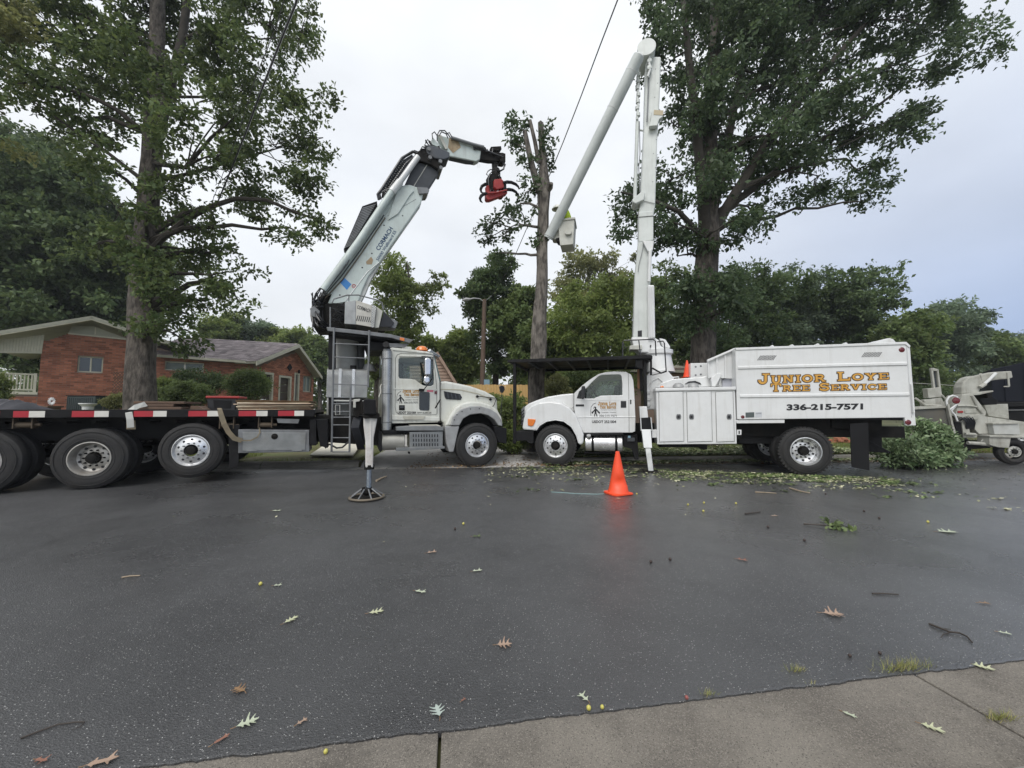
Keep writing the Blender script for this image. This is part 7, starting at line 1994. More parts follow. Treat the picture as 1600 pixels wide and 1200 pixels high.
# lettering on the cab door
KT = k - .0035
slab_text('lettering', 'Junior Loye', pq(T, 934.5, 628, 963, 633.3, KT), KT+.001, BROWNINK, lc, .05); slab_text('lettering', 'Junior Loye', pq(T, 934.5, 628, 963, 633.3, KT), KT-.0012, GOLD, lc)
slab_text('lettering', 'Tree Service', pq(T, 937.5, 634, 962.5, 638.2, KT), KT+.001, BROWNINK, lc, .05); slab_text('lettering', 'Tree Service', pq(T, 937.5, 634, 962.5, 638.2, KT), KT-.0012, GOLD, lc)
text('lettering', 'Complete Tree Service', pq(T, 939, 639.6, 962.5, 641.4, KT), KT, INK, lc); text('lettering', 'Licensed - Insured', pq(T, 940, 643.3, 962.5, 645.2, KT), KT, INK, lc)
text('lettering', '336-215-7571', pq(T, 936.5, 648, 963.5, 651.2, KT), KT, INK, lc, .01)
text('lettering', 'USDOT 2521004', pq(T, 925, 656.8, 962.8, 661.2, KT), KT, INK, lc, .03)
company_logo(T, 922.5, 629, 16, 22, KT, lc)
# ================================================================== CHIPPER, DARK TRUCK
cp_ = at(1590, 640, 9.9)
C_ = Frame(cp_.x, 9.9, -12)
ch_ = thing('wood_chipper', 'weathered cream trailer wood chipper with curved discharge chute, right side', 'wood chipper', C_)
def K_(pts, w0, w1, name, m=None, parent=None, bevel=.01, smooth=False): return P_(pts, w0, w1, name, m or CHIPW, parent or ch_, bevel, C_, smooth=smooth)
def kbar(pts, w, r, name, m=None, parent=None, n=8): return bar(pts, w, r, name, m or CHIPW, parent or ch_, C_, n)
cq = C_.q
zc = cq(1583, 706)[1]
wc_ = wheel(ch_, cq(1583, 706)[0], .33, -.05, .33, .22, 'front', rimr=.19, rim_m=mat('chipper_rim', (.5,.5,.46), .5, dirt=.4), n=28, lugs=False)
for ob in wc_.children:
    if ob.name.split('.')[0] in ('rim', 'hub', 'hand_hole', 'lug_nut'): ob.scale = (.66, 1, .66)
wheel(ch_, cq(1583, 706)[0], .33, 1.7, .33, .22, 'front', rimr=.19, n=28, out=-1, lugs=False)
K_([(1546, 681), (1552, 680), (1640, 682), (1640, 684), (1580, 683), (1577, 700), (1560, 699), (1546, 695)], -.08, .25, 'fender')
K_([(1546, 680.5), (1640, 682), (1640, 685), (1547, 683.5)], -.11, .27, 'fender_top')
K_([(1505, 688), (1640, 690), (1640, 700), (1560, 699), (1510, 698)], .3, .42, 'trailer_frame', DARK)
K_([(1505, 693), (1548, 692), (1548, 700), (1520, 702), (1506, 700)], .1, .3, 'hydraulic_pump', DARK)
kbar([(1512, 692), (1530, 693), (1546, 695)], .05, .045, 'hydraulic_ram', CHIPW)
K_([(1517, 650), (1530, 647), (1535, 650), (1600, 659), (1640, 665), (1640, 684), (1548, 678), (1530, 678), (1517, 664)], .2, 1.0, 'engine_cowl')
K_([(1516, 649), (1532, 647.5), (1528, 656), (1514, 655)], .12, .2, 'cowl_lid')
K_([(1551, 662), (1592, 660), (1594, 679), (1554, 679)], .05, .2, 'side_locker', mat('locker_grey', (.44,.45,.43), .5, dirt=.4))
K_([(1551, 660.5), (1592, 659), (1592, 662.5), (1551, 663.5)], .02, .21, 'locker_lid')
K_([(1538, 633), (1575, 631), (1577, 655), (1545, 650)], .9, 1.15, 'radiator_housing')
K_([(1530, 621), (1550, 619), (1560, 626), (1558, 632), (1536, 632)], .9, 1.15, 'air_filter', BLACK)
# drum housing, chute
K_([(1505, 617), (1521, 616.5), (1541, 643), (1540, 650), (1517, 651), (1514, 655), (1493, 650), (1497, 632)], .35, .85, 'drum_housing')
kbar([(1519, 618), (1530, 640), (1535, 645)], .33, .03, 'housing_rib'); kbar([(1496, 634), (1515, 634), (1528, 636)], .33, .025, 'housing_rib')
K_([(1497, 642), (1505, 642), (1505, 645), (1497, 645)], .33, .349, 'red_decal', RED, bevel=0); K_([(1508, 640), (1525, 638), (1526, 645), (1508, 646)], .33, .349, 'housing_plate')
chute = empty('discharge_chute', (0, 0, 0), 0, ch_)
K_([(1503, 616), (1503, 605), (1506, 597), (1513, 590), (1523, 587), (1532, 586), (1536, 598), (1533, 606), (1530, 614)], .50, .78, 'elbow', None, chute, .03)
K_([(1532, 586), (1555, 581), (1574, 580), (1581, 579.5), (1583, 590), (1575, 592), (1562, 593), (1548, 595), (1536, 600)], .52, .74, 'spout', None, chute, .02)
K_([(1574, 582), (1577, 582), (1579, 604), (1576, 604)], .49, .519, 'deflector_link', None, chute)
K_([(1569, 603), (1578, 603), (1578, 605), (1569, 605)], .49, .519, 'chute_handle', None, chute)
kbar([(1532, 605), (1545, 594), (1556, 583)], .45, .035, 'chute_ram', WHITE, chute); kbar([(1531, 605), (1539, 600)], .45, .05, 'ram_body', None, chute)
K_([(1503, 616), (1552, 610), (1553, 612), (1530, 617), (1504, 619)], .45, .8, 'turntable_ring', CHIPW, chute)
K_([(1540, 612), (1551, 611), (1550, 621), (1543, 622)], .6, 1.1, 'muffler', DARK)
kbar([(1530, 587), (1531, 584), (1534, 584), (1535, 586)], .7, .015, 'lifting_eye', None, chute)
# infeed hopper and winch post
hp_ = empty('infeed_hopper', (0, 0, 0), 0, ch_)
K_([(1429, 636), (1482, 634), (1484, 637), (1430, 640)], .1, .7, 'tray_top', None, hp_, .006)
K_([(1430, 640), (1480, 637.5), (1488, 662), (1492, 690), (1480, 684), (1432, 655)], .15, .19, 'hopper_side', mat('hopper_dark', (.10,.10,.09), .7, dirt=.5), hp_)
K_([(1480, 631), (1484, 632), (1490, 662), (1498, 688), (1495, 691), (1488, 668)], .05, .14, 'hopper_lip', None, hp_)
K_([(1490, 658), (1502, 660), (1508, 690), (1498, 690)], .15, .7, 'feed_housing', BLACK, hp_)
kbar([(1480, 634), (1479, 626), (1483, 620), (1489, 618), (1495, 620), (1497, 626), (1493, 634), (1486, 642)], .08, .022, 'control_bar', WHITE, hp_); kbar([(1484, 640), (1492, 634), (1500, 627)], .06, .02, 'control_bar', WHITE, hp_)
c = cq(1494, 626, .05); m_ = MB(); m_.lathe([(0, -.02), (.08, -.015), (.09, 0)], (c[0], .05, c[1]), 16); m_.build('stop_lamp', LAMPR, hp_)
kbar([(1487, 643), (1492, 648), (1496, 658)], .06, .02, 'control_bar', WHITE, hp_)
wp_ = empty('winch_post', (0, 0, 0), 0, ch_)
K_([(1455, 576), (1458, 575), (1462, 607), (1459, 607)], .60, .67, 'post_leg', None, wp_); K_([(1464, 577), (1467, 578), (1472, 616), (1468, 612)], .60, .67, 'post_leg', None, wp_)
K_([(1455, 575), (1459, 574.8), (1467, 577), (1466, 580), (1455, 579)], .6, .67, 'post_cap', None, wp_); K_([(1459, 580), (1464, 580), (1466, 607), (1461, 607)], .66, .7, 'post_panel', DGREY, wp_)
K_([(1449, 607), (1470, 605), (1473, 620), (1451, 622)], .5, .68, 'winch_box', None, wp_)
K_([(1444, 625), (1471, 621), (1478, 634), (1446, 636)], .5, .68, 'post_base', None, wp_); kbar([(1430, 622), (1446, 633), (1470, 634)], .4, .03, 'brace', None, wp_); kbar([(1471, 617), (1477, 623), (1479, 633)], .5, .025, 'brace', None, wp_)
rg_ = random.Random(9); m_ = MB()
for i in range(9):
    x = 1496 + i*2.2; m_.tube([C_.p(x, 656 + i % 3, .1), C_.p(x+6, 652+i % 2, .05), C_.p(x+14-i*.5, 660, .06), C_.p(x+13-i*.6, 674-i*.4, .15)], .013, 6)
m_.build('hydraulic_hose', BLACKG, ch_, smooth=True)
K_([(1502, 652), (1512, 655), (1516, 676), (1528, 679), (1526, 684), (1506, 684)], .12, .25, 'valve_panel'); kbar([(1508, 678), (1524, 679)], .08, .04, 'feed_motor', None)
kbar([(1533, 690), (1536, 686), (1540, 688)], .1, .015, 'tow_eye')
# dark chip truck cut by the right edge
dk = at(1580, 640, 13.0); D = Frame(dk.x, 13.0, -44)
dt = thing('dark_truck', 'black high-sided truck parked behind the chipper at the right edge', 'truck', D)
def D_(pts, w0, w1, name, m, parent=None, bevel=.02): return P_(pts, w0, w1, name, m, parent or dt, bevel, D)
NIGHT = mat('dark_navy_paint', (.008,.010,.016), .75, c2=(.012,.014,.022), scale=2, spec=.2)
D_([(1548, 577), (1600, 566), (1720, 560), (1720, 626), (1550, 628)], 0, 2.3, 'box_body', NIGHT)
D_([(1548, 628), (1720, 627), (1720, 634), (1550, 636)], -.03, 2.3, 'bed_rail', BLACK); D_([(1560, 636), (1720, 634), (1720, 660), (1560, 660)], .1, 2.1, 'chassis', BLACK)
D_([(1572, 640), (1720, 638), (1720, 640.5), (1572, 642)], .05, .09, 'frame_trim', GREY); 
for x in (1570, 1600, 1632): D_([(x, 576), (x+3, 575.5), (x+3.5, 626), (x+.5, 626)], -.04, -.001, 'side_stake', NIGHT)
wheel(dt, D.q(1680, 690)[0], .5, .0, .5, .28, 'rear', lugs=False); wheel(dt, D.q(1560, 690)[0] + .7, .5, .0, .5, .28, 'rear', lugs=False)

# ================================================================== WORKER IN THE BUCKET (bent over, half hidden by the boom)
def skin_body(name, joints, edges, m, parent, sub=2):
    me = bpy.data.meshes.new(name); me.from_pydata([j[0] for j in joints], edges, [])
    o = bpy.data.objects.new(name, me); col.objects.link(o); o.parent = parent
    o.modifiers.new('skin', 'SKIN'); me.skin_vertices.new() if not me.skin_vertices else None
    for v, j in zip(me.skin_vertices[0].data, joints): v.radius = (j[1], j[2] if len(j) > 2 else j[1])
    me.skin_vertices[0].data[0].use_root = True
    s = o.modifiers.new('sub', 'SUBSURF'); s.levels = sub; s.render_levels = sub
    me.materials.append(m); return o
bc_ = ((b0[0]+b1[0])/2, WB-.1+Wd/2, zt1)     # middle of the bucket mouth, in truck coordinates
pw = Matrix.Rotation(T.a, 4, 'Z') @ Vector((bc_[0], bc_[1], 0))
floor_z = zb1 + .03
pe = thing('person', 'tree worker in yellow-green hi-vis shirt bending over inside the lift bucket', 'person', None, (T.o[0]+pw.x, T.o[1]+pw.y, floor_z), T.a)
SKIN = mat('skin', (.45,.27,.19), .6); JEAN = mat('work_trousers', (.06,.07,.09), .9); HELM = mat('white_helmet', (.7,.7,.66), .35)
bh_ = zt1 - floor_z; s_ = .95
hz0 = bh_*.98                            # hips just below the rim
J = [((.05, .02, hz0), .15, .12), ((.02, .02, hz0+.16), .15, .12), ((-.03, 0, hz0+.32), .17, .125), ((-.10, -.01, hz0+.46), .15, .11), ((-.18, -.02, hz0+.48), .06, .06), ((-.25, -.03, hz0+.48), .085, .095), ((-.31, -.04, hz0+.50), .09, .10),
     ((-.09, -.17, hz0+.44), .065), ((-.16, -.22, hz0+.24), .05), ((-.26, -.18, hz0+.08), .042), ((-.30, -.15, hz0+.05), .035),
     ((-.09, .16, hz0+.44), .065), ((-.17, .20, hz0+.24), .05), ((-.27, .17, hz0+.10), .042), ((-.31, .14, hz0+.07), .035),
     ((.05, -.09, hz0-.06), .095), ((-.05, -.10, hz0-.36), .07), ((.06, -.10, .10), .055), ((-.04, -.10, .045), .045), ((.05, .10, hz0-.06), .095), ((-.05, .10, hz0-.36), .07), ((.06, .10, .10), .055), ((-.04, .10, .045), .045)]
E = [(0, 1), (1, 2), (2, 3), (3, 4), (4, 5), (5, 6), (3, 7), (7, 8), (8, 9), (9, 10), (3, 11), (11, 12), (12, 13), (13, 14), (0, 15), (15, 16), (16, 17), (17, 18), (0, 19), (19, 20), (20, 21), (21, 22)]
skin_body('body', J, E, SKIN, pe)
sj = [((.05, .02, hz0-.02), .165, .135), ((.02, .02, hz0+.16), .165, .135), ((-.03, 0, hz0+.32), .185, .14), ((-.10, -.01, hz0+.45), .16, .12), ((-.09, -.17, hz0+.44), .078), ((-.16, -.22, hz0+.24), .064), ((-.24, -.19, hz0+.11), .055), ((-.09, .16, hz0+.44), .078), ((-.17, .20, hz0+.24), .064), ((-.25, .18, hz0+.13), .055)]
skin_body('hi_vis_shirt', sj, [(0, 1), (1, 2), (2, 3), (3, 4), (4, 5), (5, 6), (3, 7), (7, 8), (8, 9)], HIVIS, pe)
tj = [((.05, .02, hz0), .17, .14), ((.05, -.09, hz0-.08), .11), ((-.05, -.10, hz0-.36), .085), ((.06, -.10, .14), .07), ((.05, .10, hz0-.08), .11), ((-.05, .10, hz0-.36), .085), ((.06, .10, .14), .07)]
skin_body('trousers', tj, [(0, 1), (1, 2), (2, 3), (0, 4), (4, 5), (5, 6)], JEAN, pe)
m_ = MB(); m_.lathe([(0, .13), (.07, .12), (.12, .07), (.13, .01), (.17, .0), (.165, -.01), (.12, .0)], (-.30, -.04, hz0+.50), 24, 'z'); hm = m_.build('helmet', HELM, pe, smooth=True)
for sgn in (-1, 1):
    for kf in range(4):
        y = -.15*1 if sgn < 0 else .14
        m_ = MB(); b_ = Vector((-.31, y + (kf-1.5)*.018, hz0 + (.05 if sgn < 0 else .07)))
        m_.tube([b_, b_ + Vector((-.04, 0, -.01)), b_ + Vector((-.06, 0, -.035))], [.010, .009, .007], 6); m_.build('finger', SKIN, pe, smooth=True)
    b_ = Vector((-.29, (-.15 if sgn < 0 else .14) - sgn*.04, hz0 + .055)); MB().tube([b_, b_ + Vector((-.03, sgn*.0, .01)), b_ + Vector((-.05, sgn*.01, 0))], [.012, .010, .008], 6).build('thumb', SKIN, pe, smooth=True)

# ================================================================== CONES
def cone(name, label, loc, rz, dent=0.0, h=.71, sc=1.0, tiltx=0.0):
    e = thing(name, label, 'traffic cone', None, loc, rz)
    m_ = MB(); prof = [(.165, .028), (.155, .05), (.120, .22), (.075, .46), (.038, h-.02), (.030, h), (.018, h), (.0, h-.02)]
    n = 28; vs = []; rows = 14
    for i in range(rows+1):
        z = .028 + (h-.028)*i/rows
        r = .163 + (.030-.163)*(i/rows)
        if i == 0: r = .175
        for k in range(n):
            a = 2*PI*k/n; rr = r
            if dent:
                q_ = math.exp(-((z-.20)/.085)**2) * max(0, math.cos(a + 1.9))**2; rr = r*(1 - dent*q_)
                rr *= 1 + .10*math.exp(-((z-.12)/.05)**2)*max(0, math.cos(a+1.9-PI*.3))
            vs.append((rr*math.cos(a), rr*math.sin(a), z))
    m_.add(vs, [(i*n+k, i*n+(k+1) % n, (i+1)*n+(k+1) % n, (i+1)*n+k) for i in range(rows) for k in range(n)] + [tuple(range(rows*n, rows*n+n))])
    m_.build('cone_body', ORANGE, e, smooth=True)
    b = .19; m_ = MB(); P = []
    for k in range(32):
        a = 2*PI*k/32; c_, s_ = math.cos(a), math.sin(a); p_ = (abs(c_)**6 + abs(s_)**6) ** (-1/6)
        P.append((c_*p_*b, s_*p_*b))
    w_ = lambda x, y: .006*math.sin(x*14+1) + .008*abs(x*y)/(b*b)
    vs = [(x, y, .003 + max(0, w_(x, y))) for x, y in P] + [(x, y, .028 + max(0, w_(x, y))) for x, y in P] + [(x*.8, y*.8, .034) for x, y in P]
    m_.add(vs, [tuple(range(31, -1, -1))] + [(i, (i+1) % 32, 32+(i+1) % 32, 32+i) for i in range(32)] + [(32+i, 32+(i+1) % 32, 64+(i+1) % 32, 64+i) for i in range(32)] + [tuple(range(64, 96))])
    m_.build('cone_base', ORANGE, e, smooth=True)
    e.scale = (sc, sc, sc); return e
gc = gnd(966, 771.5)
cone('traffic_cone', 'dented orange traffic cone standing on the road', (gc.x, gc.y, 0), .35, .42, h=.70)
uc = T.q(1074, 590, 1.0)
pw = Matrix.Rotation(T.a, 4, 'Z') @ Vector((uc[0], 1.0, 0))
cone('traffic_cone', 'small red-orange cone carried on the lift truck beside the headboard box', (T.o[0]+pw.x, T.o[1]+pw.y, uc[1]), 0, 0, sc=.62)

# ================================================================== STREET LIGHT, WIRES
YP = 21.0
pb_ = at(752, 640, YP); sl = thing('street_light', 'old wooden pole with a street lamp on a curved arm', 'street light', None, (pb_.x, YP, hz(pb_.x, YP)))
bs = Vector(sl.location)
POLE = mat('pole_wood', (.16,.11,.08), .9, c2=(.09,.065,.05), scale=4, stretch=(4,4,.3), bump=.4)
MB().tube([Vector((pb_.x, YP, bs.z-.1)) - bs, at(757, 468, YP) - bs], [.16, .11], 12).build('pole', POLE, sl, smooth=True)
MB().tube([at(757, 473, YP)-bs, at(750, 467, YP-.1)-bs, at(740, 466, YP-.2)-bs, at(731, 468, YP-.3)-bs], .035, 8).build('lamp_arm', mat('galvanised', (.45,.46,.46), .45, .5), sl, smooth=True)
lpv = at(730, 468.5, YP-.3)-bs; m_ = MB(); m_.tube([lpv + Vector((.2, 0, .03)), lpv + Vector((-.05, 0, .02)), lpv + Vector((-.28, 0, -.03))], [.06, .11, .05], 12); m_.build('lamp_head', SILVER, sl, smooth=True)
bar_ = at(768, 462, YP)-bs; MB().tube([at(757, 472, YP)-bs, bar_], .02, 6).build('guy_bracket', GREY, sl)
MB().box(.15, .45, -.2, .0, at(757, 602, YP).z - bs.z - .0, at(757, 602, YP).z - bs.z + .3).build('meter_box', mat('pale_blue', (.25,.4,.5), .4), sl)
def wire(name, label, pts, r, m=BLACKG, sag=.0):
    V = [at(*p) for p in pts]; out = []
    for a, b in zip(V[:-1], V[1:]):
        for k in range(8): out.append(a.lerp(b, k/8) - Vector((0, 0, sag*math.sin(PI*k/8))))
    out.append(V[-1]); o = thing(name, label, 'cable', None, tuple(V[0]))
    MB().tube([p - V[0] for p in out], r, 6).build('wire', m, o, smooth=True)
WIREG = mat('wire_grey', (.05,.05,.05), .6)
wire('overhead_cable', 'thick overhead cable crossing the sky past the bare trunk', [(985, -60, 7.0), (965, 0, 8.0), (938, 70, 9.0), (908, 150, 10.5), (880, 222, 12.0), (856, 280, 13.5), (826, 350, 16), (798, 415, 19), (768, 463, 20.9)], .016, WIREG)
wire('overhead_cable', 'heavy black cable running down in front of the left oak crown', [(480, -60, 6.0), (462, 6, 6.6), (440, 60, 7.2), (405, 150, 8.4), (385, 205, 9.5), (357, 275, 11.5), (326, 350, 14.0), (300, 400, 16)], .022, BLACKG)
wire('overhead_cable', 'thin second cable beside the heavy one in the left oak', [(455, -40, 6.4), (432, 40, 7.2), (396, 130, 8.6), (372, 210, 10), (320, 345, 14)], .008, WIREG)
wire('overhead_cable', 'thin cable crossing between the woods and the chip box rear', [(1420, 598, 16), (1500, 603, 15), (1560, 602, 15)], .010, WEBW)

# ================================================================== YARD THINGS BY THE HOUSE
YA = 15.0
def yard(px, name, label, cat, Y=YA):
    p_ = at(px, 640, Y); return thing(name, label, cat, None, (p_.x, Y, hz(p_.x, Y))), Vector((p_.x, Y, hz(p_.x, Y)))
ac, b_ = yard(143, 'air_conditioner', 'dark green air conditioning unit against the brick wall', 'air conditioner')
hA = at(143, 619.5, YA).z - b_.z; wA = at(165, 640, YA).x - at(121, 640, YA).x
ACM = mat('ac_green', (.035,.05,.048), .5)
MB().box(-wA/2, wA/2, -.4, .4, 0, hA).build('case', ACM, ac, bevel=.03)
MB().box(-wA/2-.02, wA/2+.02, -.42, .42, hA+.001, hA+.03).build('top_grille', BLACK, ac)
for kx in range(14): MB().box(-wA/2+.04+kx*(wA-.08)/14, -wA/2+.055+kx*(wA-.08)/14, -.412, -.401, .08, hA-.06).build('grille_bar', DGREY, ac)
pl_, b_ = yard(137, 'planter', 'white footed planter pot in front of the air conditioner', 'planter', 13.6)
zt2 = at(137, 630, 13.6).z - b_.z
m_ = MB(); m_.lathe([(0, zt2-.32), (.13, zt2-.32), (.14, zt2-.28), (.15, zt2-.12), (.24, zt2-.03), (.24, zt2), (.2, zt2), (.14, zt2-.1), (0, zt2-.1)], (0, 0, 0), 20, 'z'); m_.cyl((0, 0, 0), (0, 0, zt2-.31), .1, n=12); m_.build('pot', WHITE, pl_, smooth=True)
pn, b_ = yard(81, 'garden_pinwheel', 'white petal pinwheel standing at the foot of the brick wall', 'garden ornament', 14.2)
zt2 = at(81, 627, 14.2).z - b_.z
MB().cyl((0, 0, 0), (0, 0, zt2), .01, n=6).build('stake', GREY, pn)
for kx in range(14):
    a = 2*PI*kx/14; m_ = MB(); p0 = Vector((.04*math.cos(a), -.02, zt2+.04*math.sin(a))); p1 = Vector((.15*math.cos(a+.2), -.03, zt2+.15*math.sin(a+.2)))
    m_.tube([p0, p0.lerp(p1, .6), p1], [.008, .022, .008], 5); m_.build('petal', WHITE, pn)
tr3, b_ = yard(190, 'trellis', 'brown diagonal lattice trellis on the brick wall left of the oak', 'trellis', 16.4)
x0, x1, z1, z0 = at(176, 600, 16.4).x - b_.x, at(208, 600, 16.4).x - b_.x, at(190, 581, 16.4).z - b_.z, .1
for sgn in (1, -1):
    kx = x0 - (z1-z0)
    while kx < x1 + (z1-z0):
        a = (kx, z0) if sgn > 0 else (kx, z1); t0 = max(0, (x0-kx)/(z1-z0)); t1 = min(1, (x1-kx)/(z1-z0))
        if t1 > t0 + .02:
            f = (lambda t: z0 + t*(z1-z0)) if sgn > 0 else (lambda t: z1 - t*(z1-z0))
            MB().tube([(kx+t0*(z1-z0), .01*sgn, f(t0)), (kx+t1*(z1-z0), .01*sgn, f(t1))], .014, 4).build('lattice_strip', LATT, tr3)
        kx += .14
pt, b_ = yard(48, 'patio_bench', 'low brown garden furniture under a crumpled cover behind the deck', 'bench', 13.8)
zt2 = at(48, 634, 13.8).z - b_.z
MB().box(-.8, .9, -.25, .25, zt2-.06, zt2).build('seat', OLDW, pt, bevel=.01); MB().box(-.75, -.68, -.2, .2, 0, zt2-.061).build('leg', OLDW, pt); MB().box(.78, .85, -.2, .2, 0, zt2-.061).build('leg', OLDW, pt)
# pale board lying on the grass beside the driveway
def on_land(px, py, lift):
    z = .15
    for _ in range(12):
        p_ = gnd(px, py, z); z = .5*z + .5*(hz(p_.x, p_.y) + lift)
    return gnd(px, py, z)
w0 = [on_land(484, 712.5, .05), on_land(552, 713, .05), on_land(568, 690, .05), on_land(520, 688, .05)]
bo = thing('white_board', 'cream board lying on the grass by the kerb, behind the truck ladder', 'board', None, tuple(w0[0]))
MB().hexa([p - w0[0] for p in w0], [p - w0[0] + Vector((0, 0, .04)) for p in w0]).build('board', mat('cream_board', (.66,.63,.53), .7, dirt=.15, dirtc=(.35,.3,.2)), bo, bevel=.006)
br = thing('brick_pile', 'small heap of orange bricks on the grass behind the lift truck', 'bricks', None, tuple(gnd(1312, 692, .16)))
rg_ = random.Random(3)
for i in range(18):
    o = MB().box(-.1, .1, -.05, .05, 0, .06).build('brick', BRICKO, br); o.location = (rg_.uniform(-.35, .35), rg_.uniform(-.25, .25), .065*(i//7)); o.rotation_euler = (0, 0, rg_.uniform(-.6, .6))

# ================================================================== CUT BRUSH AND LITTER
rgn = np.random.RandomState(77)
def brush():
    c = gnd(1430, 712); e = thing('brush_pile', 'heap of freshly cut leafy branches between the chip truck and chipper', 'brush pile', None, (c.x, c.y, 0))
    Cc = []
    for (px, py, Y, r) in ((1395, 702, 9.6, .42), (1415, 695, 9.8, .45), (1440, 690, 9.9, .5), (1462, 700, 9.7, .42), (1445, 672, 10.0, .40), (1430, 680, 10.1, .4), (1478, 708, 9.6, .3), (1400, 712, 9.3, .3), (1430, 713, 9.3, .32), (1460, 714, 9.4, .3), (1470, 684, 9.9, .3)):
        p_ = at(px, py, Y); p_ = np.array([p_.x-c.x, p_.y-c.y, max(.12, p_.z)])
        d = rnd_dirs(13, rgn)*rgn.uniform(.2, 1.2, (13, 1))*r*(.95, 1, .62); Cc.append(p_ + d)
    Cc = np.concatenate(Cc); Cc[:, 2] = np.maximum(Cc[:, 2], .05)
    mb = MB()
    for q_ in Cc[::3]: 
        limb(mb, q_ * .4 + np.array([.2, 0, .1]), q_, .022, .006, rgn, n=4, seg=5)
    mb.build('cut_branches', BARKL, e)
    leaf_cloud('cut_foliage', Cc, np.full(len(Cc), .22), 90, .12, leaf_mat('fresh_cut_leaf', (.07,.125,.05), (.27,.35,.19), .2, .4), e, rgn, wide=.45, droop=.1)
brush()
LIT = leaf_mat('leaf_litter', (.20,.21,.10), (.52,.51,.36), .1)
LIT2 = leaf_mat('green_litter', (.055,.085,.03), (.17,.22,.085), .1)
LIT3 = leaf_mat('brown_litter', (.16,.10,.05), (.30,.20,.10), .1)
def patch(name, label, N_, fx_, m, size, tilt=.35, zoff=.006, wide=.5):
    P = fx_(N_); z = np.where(P[:, 1] - edge_far(P[:, 0]) > .56, H(P[:, 0], P[:, 1] - edge_far(P[:, 0])), 0.0)
    Cc = np.stack([P[:, 0], P[:, 1], z + zoff + rgn.uniform(0, .02, len(P))], 1)
    return scatter_tris(name, Cc, rgn.uniform(size*.5, size*1.4, len(P)), rgn.uniform(0, 2*PI, len(P)), m, 'stuff', label, 'leaf litter', tilt, rgn, wide)
def along_rear(n):
    # litter in torn clumps under and in front of the lift truck
    k = 150; cx = np.where(rgn.rand(k) < .6, rgn.uniform(3.2, 7.6, k), rgn.uniform(.1, 7.6, k)); yf = 9.6 - .25*cx + 1.2*sstep(3, 0, cx)*0
    cy = np.minimum(yf, 9.3) - rgn.gamma(1.3, .42, k) + .25; i = rgn.randint(0, k, n)**1; s = rgn.gamma(1.1, .10, n)[:, None]
    return np.stack([cx[i], cy[i]], 1) + rgn.randn(n, 2)*s*(1.1, .5)
patch('leaf_litter', 'pale green leaf litter strewn on the asphalt along the lift truck', 2300, along_rear, LIT, .06)
patch('leaf_litter', 'dark green torn leaves strewn on the asphalt along the lift truck', 3200, along_rear, LIT2, .075)
def behind(n): 
    x = rgn.uniform(.8, 10.5, n); return np.stack([x, edge_far(x) + rgn.gamma(2, .55, n) - .1], 1)
patch('leaf_litter', 'mixed leaves covering the verge behind the lift truck', 9000, behind, LIT2, .10, .5, .05)
patch('leaf_litter', 'pale leaves covering the verge behind the lift truck', 5000, behind, LIT, .09, .5, .05)
patch('leaf_litter', 'brown leaves in the far gutter and verge', 3500, lambda n: (lambda x: np.stack([x, edge_far(x) + rgn.gamma(1.6, .5, n) - .25], 1))(rgn.uniform(-2.5, 16, n)), LIT3, .07, .4, .03)
def sparse(n):
    x = rgn.uniform(-4.5, 11, n); y = 9.3 - rgn.gamma(1.3, .85, n); ok = y > 2.6; return np.stack([x[ok], y[ok]], 1)
patch('leaf_litter', 'scraps of pale bark and torn leaf beside the cone', 260, lambda n: np.stack([rgn.uniform(-.6, 3.2, n), 9.2 - rgn.gamma(1.6, .55, n)], 1), LIT, .07)
patch('road_debris', 'sparse bits of leaf and bark scattered over the road', 420, sparse, LIT, .035)
patch('road_debris', 'sparse dark crumbs scattered over the road', 500, sparse, mat('dark_crumb', (.03,.025,.02), .9), .028)
patch('road_debris', 'dark crumbs on the wet road at the far right', 700, lambda n: np.stack([rgn.uniform(7.5, 16, n), rgn.uniform(7.6, 10.6, n)], 1), mat('dark_crumb', (.03,.025,.02), .9), .05)
